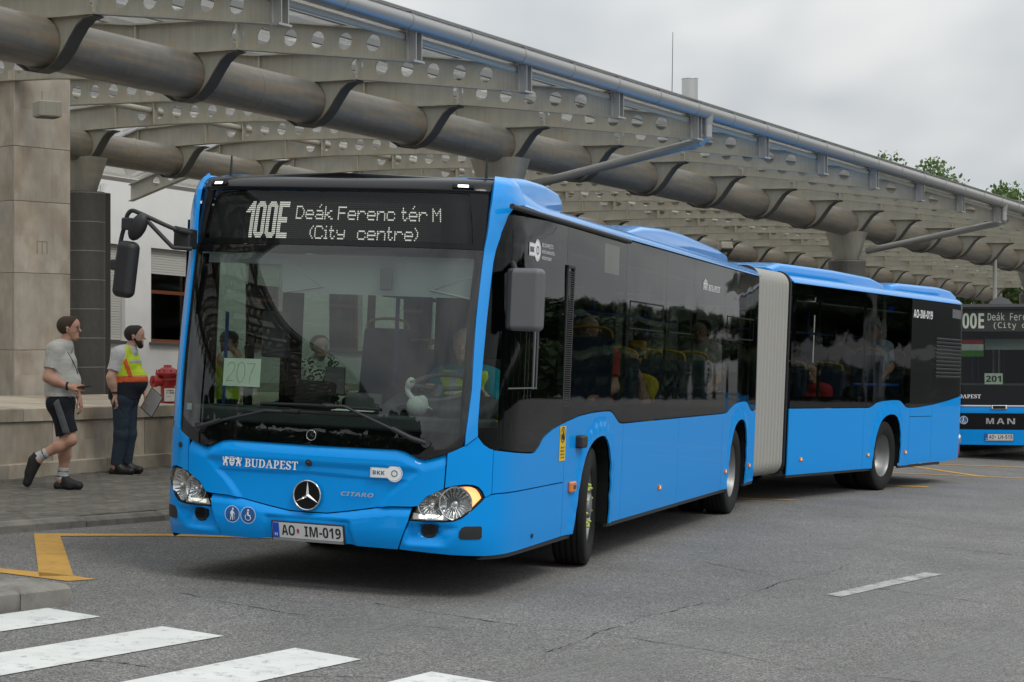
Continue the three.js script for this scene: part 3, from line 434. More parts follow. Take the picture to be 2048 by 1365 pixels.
function offsetSkin(S, off, relief) { const f = (s, y) => { const p = S(s, y), n = normalAt(S, s, y), d = off + (relief ? relief(s, y) : 0); return [p[0] + n[0] * d, p[1] + n[1] * d, p[2] + n[2] * d]; }; f.mid = S.mid; return f; }
function clipRect(poly, x0, x1, y0, y1) {
  const cut = (P, inside, meet) => { const o = []; for (let i = 0; i < P.length; i++) { const a = P[i], b = P[(i + 1) % P.length], ia = inside(a), ib = inside(b); if (ia) o.push(a); if (ia !== ib) o.push(meet(a, b)); } return o; };
  const mx = (x) => (a, b) => { const t = (x - a[0]) / (b[0] - a[0]); return [x, a[1] + t * (b[1] - a[1])]; }, my = (y) => (a, b) => { const t = (y - a[1]) / (b[1] - a[1]); return [a[0] + t * (b[0] - a[0]), y]; };
  let P = cut(poly, (p) => p[0] >= x0, mx(x0)); if (P.length) P = cut(P, (p) => p[0] <= x1, mx(x1)); if (P.length) P = cut(P, (p) => p[1] >= y0, my(y0)); if (P.length) P = cut(P, (p) => p[1] <= y1, my(y1)); return P;
}
function panel(S0, poly, { off = 0, thick = 0.014, ds = 0.12, dy = 0.2, relief = null, uv = false } = {}) {
  const S = off || relief ? offsetSkin(S0, off, relief) : S0;
  let s0 = 1e9, s1 = -1e9, y0 = 1e9, y1 = -1e9; for (const [a, b] of poly) { s0 = min(s0, a); s1 = max(s1, a); y0 = min(y0, b); y1 = max(y1, b); }
  const ns = max(1, Math.ceil((s1 - s0) / ds)), ny = max(1, Math.ceil((y1 - y0) / dy)), pos = [], nor = [], uvs = [], cache = new Map();
  const V = (p) => { const k = p[0].toFixed(5) + '_' + p[1].toFixed(5); let v = cache.get(k); if (!v) { v = [S(p[0], p[1]), normalAt(S, p[0], p[1])]; cache.set(k, v); } return v; };
  const emit = (a, b, c) => { const [A, B, C] = [V(a), V(b), V(c)], f = cross3(sub3(B[0], A[0]), sub3(C[0], A[0])), l = hypot(...f); if (l < 1e-9) return; const d = f[0] * A[1][0] + f[1] * A[1][1] + f[2] * A[1][2]; for (const [v, p] of d < 0 ? [[A, a], [C, c], [B, b]] : [[A, a], [B, b], [C, c]]) { pos.push(...v[0]); nor.push(...v[1]); uvs.push(p[0], p[1]); } };
  for (let i = 0; i < ns; i++) for (let j = 0; j < ny; j++) {
    const a0 = s0 + (s1 - s0) * i / ns, a1 = s0 + (s1 - s0) * (i + 1) / ns, b0 = y0 + (y1 - y0) * j / ny, b1 = y0 + (y1 - y0) * (j + 1) / ny;
    const P = clipRect(poly, a0, a1, b0, b1).filter((p, k, A) => { const q = A[(k + 1) % A.length]; return hypot(p[0] - q[0], p[1] - q[1]) > 1e-5; }); if (P.length < 3) continue;
    for (const t of THREE.ShapeUtils.triangulateShape(P.map(([x, y]) => new THREE.Vector2(x, y)), [])) emit(P[t[0]], P[t[1]], P[t[2]]);
  }
  if (thick) for (let i = 0; i < poly.length; i++) {
    const a = poly[i], b = poly[(i + 1) % poly.length], n = max(1, Math.ceil(max(abs(b[0] - a[0]) / ds, abs(b[1] - a[1]) / dy)));
    for (let k = 0; k < n; k++) {
      const p = [lerp(a[0], b[0], k / n), lerp(a[1], b[1], k / n)], q = [lerp(a[0], b[0], (k + 1) / n), lerp(a[1], b[1], (k + 1) / n)], [P, N] = V(p), [Q, N2] = V(q);
      const P2 = [P[0] - N[0] * thick, P[1] - N[1] * thick, P[2] - N[2] * thick], Q2_ = [Q[0] - N2[0] * thick, Q[1] - N2[1] * thick, Q[2] - N2[2] * thick], fn = norm3(cross3(sub3(Q, P), N));
      for (const v of [P, P2, Q, Q, P2, Q2_]) { pos.push(...v); nor.push(...fn); uvs.push(p[0], p[1]); }
    }
  }
  const g = new THREE.BufferGeometry(); g.setAttribute('position', new THREE.Float32BufferAttribute(pos, 3)); g.setAttribute('normal', new THREE.Float32BufferAttribute(nor, 3)); g.setAttribute('uv', new THREE.Float32BufferAttribute(uvs, 2)); return g;
}
function decal(S0, g, s0, y0, off = 0.003, dir = 1) {                // a flat drawing (x, y) laid on the skin
  const S = offsetSkin(S0, off), p = g.attributes.position, n = new Float32Array(p.count * 3);
  for (let i = 0; i < p.count; i++) { const s = s0 + dir * p.getX(i), y = y0 + p.getY(i), q = S(s, y), m = normalAt(S0, s, y); p.setXYZ(i, ...q); n.set(m, i * 3); }
  g.setAttribute('normal', new THREE.BufferAttribute(n, 3)); return g;
}
function frameOn(S, s, y, off = 0, dir = 1) { const e = 0.004, p = S(s, y), n = normalAt(S, s, y), X = norm3(sub3(S(s + dir * e, y), S(s - dir * e, y))), Y = norm3(cross3(n, X)); return M4().set(X[0], Y[0], n[0], p[0] + n[0] * off, X[1], Y[1], n[1], p[1] + n[1] * off, X[2], Y[2], n[2], p[2] + n[2] * off, 0, 0, 0, 1); }
const onSkin = (g, S, s, y, off = 0, dir = 1) => g.applyMatrix4(frameOn(S, s, y, off, dir));
const flip = (P) => P.map(([x, y]) => [-x, y]).reverse();

// ---------------------------------------------------------------- the articulated bus
const busBasis = M4().set(0.95108989, 0.04247823, -0.30597976, -0.5533, -0.03889232, 0.99908469, 0.01780919, -0.0548, 0.30645619, -0.00503788, 0.95187143, -15.4013, 0, 0, 0, 1);
const paint = phy([0.0, 0.29, 0.80], 0.5, { specularIntensity: 0.12, clearcoat: 0.4, clearcoatRoughness: 0.03 });
const paintTop = phy([0.0, 0.29, 0.80], 0.4, { specularIntensity: 0.4, clearcoat: 1, clearcoatRoughness: 0.05 });
const tWave = tex(512, 512, (i, j, c) => { c[0] = c[1] = c[2] = 0.5 * fbm(i / 128, j / 128, 4, 4, 701, 2) + 0.5 * vnoise(i / 256, j / 64, 2, 8, 709); }, false);
const sideGlass = phy([0.36, 0.385, 0.365], 0.0, { transmission: 1, thickness: 0, ior: 1.46, specularIntensity: 0.62, bumpMap: rep(tWave, 0.55, 0.4), bumpScale: 0.006 });
const roofMat = std([0.16, 0.16, 0.16], 0.7);
const cabGlass = phy([0.55, 0.63, 0.58], 0.0, { transmission: 1, thickness: 0, ior: 1.46, specularIntensity: 0.65 }), darkGlass = phy([0.08, 0.09, 0.085], 0.0, { transmission: 1, thickness: 0, ior: 1.46 });
const windGlass = phy([0.62, 0.70, 0.66], 0.0, { transmission: 1, thickness: 0, ior: 1.75, specularIntensity: 0.85 });
const clearGlass = phy([0.93, 0.95, 0.95], 0.02, { transmission: 1, thickness: 0, ior: 1.45 });
const frit = phy([0.005, 0.005, 0.006], 0.8, { specularIntensity: 0.06 });
const bellowsMat = std([0.44, 0.43, 0.40], 0.72, { map: rep(tFabric, 3, 3) }), interiorGrey = std([0.20, 0.205, 0.205], 0.7), floorMat = std([0.05, 0.055, 0.065], 0.8), dashMat = std([0.045, 0.05, 0.052], 0.6), seatMat = std([0.018, 0.03, 0.085], 0.85), poleMat = std([0.01, 0.10, 0.42], 0.4), yellowPlastic = std([0.6, 0.32, 0.01], 0.45), blind = std([0.36, 0.385, 0.385], 0.8);
const bus = thing('articulated_bus', 'large blue articulated city bus turning out of the bus station', 'bus');
bus.applyMatrix4(busBasis);
const JZ = -7.649, YAW = -0.24738;                                   // the joint and the bend of the rear section
const rearM = M4().makeTranslation(0, 0, JZ).multiply(M4().makeRotationY(YAW));
const part = (name, g, m, parent = bus) => mesh(name, g, m, parent);
const rpart = (name, g, m, parent = bus) => { const o = mesh(name, g, m, parent); if (parent === bus) o.applyMatrix4(rearM); return o; };

const seamB = [[0, 0.541], [0.14, 0.543], [0.30, 0.568], [0.505, 0.605], [0.60, 0.617], [0.745, 0.623]];
const maskLow = [[0, 1.002], [0.62, 1.006], [0.68, 0.996], [0.765, 0.957], [0.82, 0.945], [0.9, 0.968], [0.965, 0.99]];
const seamAt = (a) => { for (let i = 0; i + 1 < seamB.length; i++) if (a <= seamB[i + 1][0]) return lerp(seamB[i][1], seamB[i + 1][1], (a - seamB[i][0]) / (seamB[i + 1][0] - seamB[i][0])); return 0.623; };
const maskAt = (a) => { for (let i = 0; i + 1 < maskLow.length; i++) if (a <= maskLow[i + 1][0]) return lerp(maskLow[i][1], maskLow[i + 1][1], (a - maskLow[i][0]) / (maskLow[i + 1][0] - maskLow[i][0])); return 1; };
const sym = (half) => [...flip(half), ...half.filter(([x]) => x > 1e-6)]; // a half outline running up or along x >= 0 mirrored
{ // bumper middle
  const g = 0.004, up = seamB.map(([x, y]) => [x, y - g]), poly = [[-0.652, 0.335], [0, 0.343], [0.652, 0.335], [0.725, 0.525], [0.745, 0.617], ...up.slice(0, -1).reverse(), ...flip(up).reverse().slice(1, -1), [-0.745, 0.617], [-0.725, 0.525]];
  const ordered = [[-0.652, 0.335], [0, 0.343], [0.652, 0.335], [0.725, 0.525], [0.745, 0.617], ...up.slice(0, -1).reverse(), ...up.slice(1, -1).map(([x, y]) => [-x, y]), [-0.745, 0.617], [-0.725, 0.525]];
  const plateZone = (s, y) => smooth(0.33, 0.29, abs(s) + max(0, 0.45 - y) * -0.3) * smooth(0.515, 0.49, y);
  part('bumper', panel(skinF, ordered, { ds: 0.02, dy: 0.014, relief: (s, y) => { const d = seamAt(abs(s)) - 0.004 - y; return -0.03 * pow(1 - clamp(d / 0.06, 0, 1), 1.5) - 0.016 * plateZone(s, y) + 0.006; } }), paint);
  // flap between bumper and windscreen
  const lo = seamB.map(([x, y]) => [x, y + g]), hi = maskLow.map(([x, y]) => [x, y - 0.006]), side = [[0.79, 0.634], [0.846, 0.700], [0.958, 0.757]];
  const half = [...lo.slice(1), ...side, ...hi.slice(1).reverse()];
  const flap = [lo[0], ...half, hi[0], ...half.map(([x, y]) => [-x, y]).reverse()];
  const inner = (y) => 0.52 + 0.26 * pow(clamp((y - 0.60) / 0.26, 0, 1), 1.3);
  part('front_flap', panel(skinF, flap, { ds: 0.02, dy: 0.016, relief: (s, y) => { const a = abs(s), d = maskAt(a) - 0.006 - y, k = smooth(-0.035, 0.035, a - inner(y)); const upper = smooth(0.775, 0.80, y - 0.02 * (1 - a)); return -0.035 * pow(1 - clamp(d / 0.075, 0, 1), 1.6) - 0.020 * (1 - k) * smooth(0.9, 0.84, y) + 0.012 * (1 - k) * upper - 0.0; } }), paint);
}
const HL = [[0.737, 0.535], [0.78, 0.623], [0.846, 0.694], [0.90, 0.727], [0.958, 0.751], [1.03, 0.768], [1.10, 0.777], [1.157, 0.775], [1.195, 0.762], [1.225, 0.735], [1.248, 0.697], [1.21, 0.665], [1.176, 0.635], [1.13, 0.597], [1.093, 0.572], [1.06, 0.554], [1.02, 0.543], [0.95, 0.537]];
const bandF = [[2.46, 1.02], [2.21, 1.0], [1.95, 0.985], [1.82, 0.98], [1.75, 0.985], [1.70, 1.0], [1.65, 1.02], [1.61, 1.045], [1.56, 1.075], [1.5, 1.095], [1.30, 1.14], [0.99, 1.182], [0.62, 1.22], [0.25, 1.238], [-0.1, 1.243], [-0.28, 1.242], [-0.36, 1.23], [-0.43, 1.205], [-0.57, 1.15], [-0.62, 1.138], [-0.70, 1.132], [-0.76, 1.13], [-2.87, 1.13], [-4.9, 1.13], [-5.1, 1.133], [-5.2, 1.14], [-5.27, 1.155], [-5.42, 1.19], [-5.58, 1.22], [-5.75, 1.235], [-5.95, 1.245], [-6.2, 1.247], [-6.28, 1.237], [-6.34, 1.22], [-6.5, 1.155], [-6.58, 1.138], [-6.66, 1.13], [-6.87, 1.13]];
const cutLine = (line, za, zb) => { // the stretch of a line in z from za down to zb
  const at = (z) => { for (let i = 0; i + 1 < line.length; i++) if (z <= line[i][0] && z >= line[i + 1][0]) return lerp(line[i][1], line[i + 1][1], (line[i][0] - z) / (line[i][0] - line[i + 1][0])); return line[z > line[0][0] ? 0 : line.length - 1][1]; };
  return [[za, at(za)], ...line.filter(([z]) => z < za - 0.005 && z > zb + 0.005), [zb, at(zb)]];
};
const arch1 = [[0.715, 0.315], [0.68, 0.41], [0.63, 0.55], [0.575, 0.70], [0.50, 0.83], [0.41, 0.925], [0.29, 0.99], [0.14, 1.032], [0.0, 1.045], [-0.12, 1.04], [-0.21, 1.0], [-0.29, 0.93], [-0.355, 0.81], [-0.38, 0.64], [-0.375, 0.44], [-0.365, 0.315]];
const arch23 = (c) => [[0.60, 0.318], [0.56, 0.50], [0.52, 0.66], [0.44, 0.82], [0.32, 0.95], [0.16, 1.02], [-0.02, 1.048], [-0.2, 1.04], [-0.31, 1.0], [-0.40, 0.91], [-0.455, 0.78], [-0.478, 0.6], [-0.46, 0.45], [-0.44, 0.318]].map(([z, y]) => [c + z, y]);
const seam = 0.0035, band = (za, zb, d = 0.006) => cutLine(bandF, za, zb).map(([z, y]) => [sZ(z), y - d]);
for (const sd of [1, -1]) {
  const F = sd > 0 ? (P) => P : flip, nm = sd;
  part('bumper_corner', panel(skinF, F([[0.662, 0.333], [0.733, 0.524], [0.742, 0.530], [0.95, 0.530], [1.02, 0.536], [1.066, 0.548], [1.10, 0.568], [1.18, 0.630], [1.255, 0.694], [1.31, 0.714], [1.37, 0.72], [sZ(1.004), 0.722], [sZ(1.004), 0.318], [sZ(1.6), 0.312], [1.5, 0.305], [1.26, 0.303], [1.0, 0.312]]), { ds: 0.03, dy: 0.025, relief: (s, y) => { const a = abs(s), k = smooth(1.10, 0.96, a + 0.42 * (0.5 - y) * (y < 0.5 ? 1.6 : -1.5)) * smooth(0.365, 0.405, y) * smooth(0.525, 0.5, y) * smooth(0.68, 0.75, a); return -0.045 * k - 0.03 * smooth(0.085, 0.062, hypot(a - 0.868, (y - 0.47) * 1.25)); } }), paint);
  if (sd > 0) {
    part('corner_panel', panel(skinF, [[0.966, 0.762], [1.03, 0.780], [1.10, 0.789], [1.16, 0.787], [1.203, 0.773], [1.237, 0.744], [1.262, 0.702], [1.31, 0.722], [1.316, 0.7235], [1.316, 1.022], [1.28, 1.03], [1.225, 1.058], [1.178, 1.108], [1.083, 1.043], [1.05, 1.026], [0.975, 0.992]], { ds: 0.04, dy: 0.05 }), paint);
    part('side_panel', panel(skinF, [[1.322, 0.724], [1.37, 0.728], [sZ(1.004), 0.730], ...cutLine(bandF, 2.44, 1.004).reverse().map(([z, y]) => [sZ(z), y - 0.006]), [1.322, 1.018]], { ds: 0.06, dy: 0.08 }), paint);
  } else part('corner_panel', panel(skinF, F([[0.966, 0.762], [1.03, 0.780], [1.10, 0.789], [1.16, 0.787], [1.203, 0.773], [1.237, 0.744], [1.262, 0.702], [1.31, 0.722], [sZ(2.3), 0.73], [sZ(2.3), 1.0], [1.28, 1.03], [1.225, 1.058], [1.178, 1.108], [1.083, 1.043], [1.05, 1.026], [0.975, 0.992]]), { ds: 0.04, dy: 0.05 }), paint);
  // arch panels and flat flank panels
  const lip = (arch) => (s, y) => { const z = ZC + SF - abs(s); let d = 9; for (const [a, b] of arch) d = min(d, hypot(z - a, y - b)); return 0.016 * smooth(0.16, 0.03, d); };
  part('wheel_arch_panel', panel(skinF, F([[sZ(0.996), 0.318], [sZ(0.715), 0.318], ...arch1.slice(1, -1).map(([z, y]) => [sZ(z), y]), [sZ(-0.365), 0.318], [sZ(-0.745), 0.318], ...band(0.996, -0.745).reverse()]), { ds: 0.028, dy: 0.03, relief: lip(arch1) }), paint);
  part('wheel_arch_panel', panel(skinF, F([[sZ(-4.977), 0.318], ...arch23(-5.87).map(([z, y]) => [sZ(z), y]), [sZ(-6.86), 0.318], ...band(-4.977, -6.86).reverse()]), { ds: 0.045, dy: 0.045, relief: lip(arch23(-5.87)) }), paint);
  for (const [za, zb] of [[-0.752, -2.867], [-2.873, -4.971]]) part('side_panel', panel(skinF, F([[sZ(za), 0.318], [sZ(zb), 0.318], ...band(za, zb).reverse()]), { ds: 0.4, dy: 0.12 }), paint);
  // skirt rail, pillar, roof rail
  for (const [za, zb] of [[-0.37, -5.25], [-6.32, -6.86]]) part('skirt_rail', panel(skinF, F([[sZ(za), 0.285], [sZ(zb), 0.285], [sZ(zb), 0.316], [sZ(za), 0.316]]), { off: -0.004, ds: 0.5, thick: 0.03 }), mat.plastic);
  part('skirt_rail', panel(skinF, F([[1.2, 0.275], [sZ(0.73), 0.285], [sZ(0.73), 0.315], [sZ(1.6), 0.308], [1.26, 0.300]]), { off: -0.006, ds: 0.06, thick: 0.05 }), mat.plastic);
  part('corner_pillar', panel(skinF, F([[1.087, 1.05], [1.172, 1.114], [1.167, 1.19], [1.19, 1.9], [1.207, 2.285], [1.219, 2.37], [1.26, 2.5], [1.323, 2.612], [1.38, 2.655], [1.46, 2.69], [1.62, 2.70], [1.62, 2.858], [1.20, 2.858], [1.215, 2.80], [1.168, 2.62], [1.13, 2.37], [1.112, 1.9], [1.113, 1.42], [1.087, 1.114]]), { ds: 0.02, dy: 0.05, relief: (s, y) => 0.012 + 0.02 * smooth(2.3, 2.75, y), thick: 0.03 }), paintTop);
  part('pillar_joint', panel(skinF, F([[1.128, 2.366], [1.218, 2.366], [1.2185, 2.371], [1.1285, 2.371]]), { off: 0.013, thick: 0.02 }), mat.black);
  part('roof_rail', panel(skinF, F([[1.62, 2.70], [sZ(1.0), 2.678], [sZ(-6.86), 2.672], [sZ(-6.86), 2.859], [1.62, 2.859]]), { ds: 0.25, dy: 0.02, relief: (s, y) => 0.018 * smooth(2.72, 2.70, y) }), paintTop);
  // wheel wells
  for (const [arch, z0] of [[arch1, 0], [arch23(-5.87), -5.9]]) {
    const gs = []; for (let i = 0; i + 1 < arch.length; i++) { const [za, ya] = arch[i], [zb, yb] = arch[i + 1], o = [sd * 1.262, ya, za], q = [sd * 1.262, yb, zb]; gs.push(tri([...o, ...q, sd * 0.62, yb, zb, sd * 0.62, ya, za], [0, 1, 2, 0, 2, 3])); }
    gs.push(box(0.02, 0.85, 1.3, sd * 0.62, 0.7, z0)); part('wheel_well', gs, mat.black);
  }
  part('inner_lining', [panel(skinF, F([[sZ(-0.5), 0.33], [sZ(-5.2), 0.33], [sZ(-5.2), 1.12], [sZ(-0.5), 1.12]]), { off: -0.03, ds: 1, dy: 1, thick: 0 }), panel(skinF, F([[0.6, 0.36], [sZ(0.8), 0.36], [sZ(0.8), 1.0], [sZ(2.2), 0.97], [0.9, 0.93], [0.6, 0.95]]), { off: -0.1, ds: 0.1, dy: 0.3, thick: 0 })], mat.black);
}
part('front_lining', panel(skinF, [[-0.62, 0.36], [0.62, 0.36], [0.62, 0.99], [-0.62, 0.99]], { off: -0.1, ds: 0.1, dy: 0.3, thick: 0 }), mat.black);
{ // windscreen, its black border, header with the destination display
  const half = [[0.965, 0.992], [1.03, 1.02], [1.065, 1.035], [1.082, 1.08], [1.082, 1.114], [1.108, 1.42], [1.107, 1.9], [1.125, 2.366]];
  const glass = [...maskLow, ...half.slice(1), [0, 2.366]], poly = [...glass.filter(([x]) => x > 0), [0, 2.366], ...half.slice(1).map(([x, y]) => [-x, y]).reverse(), ...maskLow.filter(([x]) => x > 0).map(([x, y]) => [-x, y]).reverse(), [0, 1.002]];
  part('windscreen', panel(skinF, poly, { ds: 0.06, dy: 0.12, thick: 0 }), windGlass);
  const lowB = [...maskLow.filter(([x]) => x > 0), [1.03, 1.02], [1.065, 1.035], [1.082, 1.08], [1.082, 1.128]];
  part('windscreen_border', [panel(skinF, [...lowB, [0, 1.122], ...lowB.map(([x, y]) => [-x, y]).reverse(), [0, 1.002]], { off: -0.006, ds: 0.06, dy: 0.1, thick: 0 }), ...[1, -1].map((k) => panel(skinF, (k > 0 ? (P) => P : flip)([[1.045, 1.128], [1.083, 1.128], [1.108, 1.42], [1.107, 1.9], [1.125, 2.366], [1.07, 2.366], [1.055, 1.9]]), { off: -0.006, ds: 0.03, dy: 0.12, thick: 0 })), panel(skinF, [[-1.02, 1.128], [-0.965, 1.128], [-0.985, 2.3], [-1.045, 2.3]], { off: -0.02, ds: 0.04, dy: 0.2 }), panel(skinF, [[-1.07, 2.31], [1.07, 2.31], [1.07, 2.366], [-1.07, 2.366]], { off: -0.006, ds: 0.06, thick: 0 })], frit);
  const hd = (P) => panel(skinF, P, { ds: 0.04, dy: 0.012, relief: (s, y) => -0.012 * smooth(2.77, 2.755, y) }), hw = 1.03;
  part('header_frame', [hd([[-1.19, 2.755], [1.19, 2.755], [1.215, 2.80], [1.2, 2.859], [-1.2, 2.859], [-1.215, 2.80]]), hd([[-1.125, 2.372], [1.125, 2.372], [1.135, 2.41], [-1.135, 2.41]]), hd([[hw + 0.015, 2.41], [1.135, 2.41], [1.19, 2.755], [hw, 2.755]]), hd(flip([[hw + 0.015, 2.41], [1.135, 2.41], [1.19, 2.755], [hw, 2.755]]))], mat.blackGloss);
  part('display_glass', panel(skinF, [[-hw - 0.012, 2.412], [hw + 0.012, 2.412], [hw, 2.753], [-hw, 2.753]], { off: -0.02, ds: 0.06, dy: 0.12, thick: 0 }), phy([0.75, 0.77, 0.77], 0.0, { transmission: 1, thickness: 0, ior: 1.5, specularIntensity: 0.5 }));
  const board = part('display_board', panel(skinF, [[-1.06, 2.39], [1.06, 2.39], [1.06, 2.765], [-1.06, 2.765]], { off: -0.06, ds: 0.06, dy: 0.2 }), std([0.009, 0.009, 0.009], 0.9));
  // dot matrix: rows of lamps, lit ones spell the destination
  const G = { D: '1111100,1000010,1000001,1000001,1000001,1000010,1111100', e: '0000000,0000000,0111110,1000001,1111111,1000000,0111110', 'á': '0000000,0000000,0111110,0000001,0111111,1000001,0111111', k: '1000000,1000000,1000110,1011000,1110000,1001100,1000011', F: '1111111,1000000,1000000,1111110,1000000,1000000,1000000', r: '0000000,0000000,1011110,1100001,1000000,1000000,1000000', n: '0000000,0000000,1011110,1100001,1000001,1000001,1000001', c: '0000000,0000000,0111110,1000001,1000000,1000001,0111110', t: '01000,01000,11110,01000,01000,01001,00110', M: '1000001,1100011,1010101,1001001,1000001,1000001,1000001', C: '0111110,1000001,1000000,1000000,1000000,1000001,0111110', i: '010,000,110,010,010,010,111', y: '0000000,0000000,1000001,1000001,0111111,0000001,0111110', '(': '0001,0010,0100,0100,0100,0010,0001', ')': '1000,0100,0010,0010,0010,0100,1000', ' ': '0000,0000,0000,0000,0000,0000,0000' };
  G['é'] = G.e; const rows = {}; for (const k in G) rows[k] = G[k].split(',');
  const lit = new Set(), key = (x, y) => x + ',' + y;
  const write = (t, x, y) => { for (const ch of t) { const R = rows[ch]; R.forEach((r, j) => { for (let i = 0; i < r.length; i++) if (r[i] === '1') lit.add(key(x + i, y + j)); }); if (ch === 'á' || ch === 'é') { lit.add(key(x + 3, y)); lit.add(key(x + 4, y - 1)); } x += R[0].length + 1; } };
  const rect = (x0, x1, y0, y1) => { for (let x = x0; x <= x1; x++) for (let y = y0; y <= y1; y++) lit.add(key(x, y)); };
  rect(5, 7, 0, 18); for (let k = 0; k < 5; k++) rect(4 - k, 6 - k + (k ? 1 : 0), k + 1, k + 1); // 1
  for (const x of [9, 19]) { rect(x, x + 2, 2, 16); rect(x + 6, x + 8, 2, 16); rect(x + 1, x + 7, 1, 2); rect(x + 2, x + 6, 0, 1); rect(x + 1, x + 7, 16, 17); rect(x + 2, x + 6, 17, 18); } // 00
  rect(29, 31, 0, 18); rect(29, 37, 0, 2); rect(29, 36, 8, 10); rect(29, 37, 16, 18); // E
  write('Deák', 44, 2); write('Ferenc', 79, 2); write('tér', 131, 2); write('M', 156, 2); write('(City', 56, 12); write('centre)', 96, 12);
  const px = 0.0093, py = 0.0137, on = [], offd = []; const S = offsetSkin(skinF, -0.056);
  for (let j = 0; j < 19; j++) for (let i = 0; i < 163; i++) { const s = -0.705 + i * px, y = 2.674 - j * py, L_ = lit.has(key(i, j)), r = L_ ? 0.0036 : 0.0022, A = L_ ? on : offd; const q = [[-r, -r * 1.25], [r, -r * 1.25], [r, r * 1.25], [-r, r * 1.25]].map(([a, b]) => S(s + a, y + b)); A.push(...q[0], ...q[1], ...q[2], ...q[0], ...q[2], ...q[3]); }
  const mk = (a) => { const g = new THREE.BufferGeometry(); g.setAttribute('position', new THREE.Float32BufferAttribute(a, 3)); g.computeVertexNormals(); return g; };
  tag(mesh('led_text', mk(on), std([0.3, 0.3, 0.28], 0.5, { emissive: lin(1, 1, 0.88), emissiveIntensity: 0.62 }), board), 'lit white dot matrix text 100E Deák Ferenc tér M (City centre)'); mesh('unlit_leds', mk(offd), std([0.05, 0.05, 0.042], 0.6), board);
  for (const s of [-0.98, 0.98]) { const m = part('marker_lamp', onSkin(rbox(0.15, 0.034, 0.02, 0.008), skinF, s, 2.795, 0.002), mat.black); mesh('lamp_lens', onSkin(rbox(0.075, 0.022, 0.012, 0.005), skinF, s, 2.795, 0.010), std([0.9, 0.9, 0.9], 0.3, { emissive: lin(1, 0.98, 0.92), emissiveIntensity: 1.6 }), m); }
}
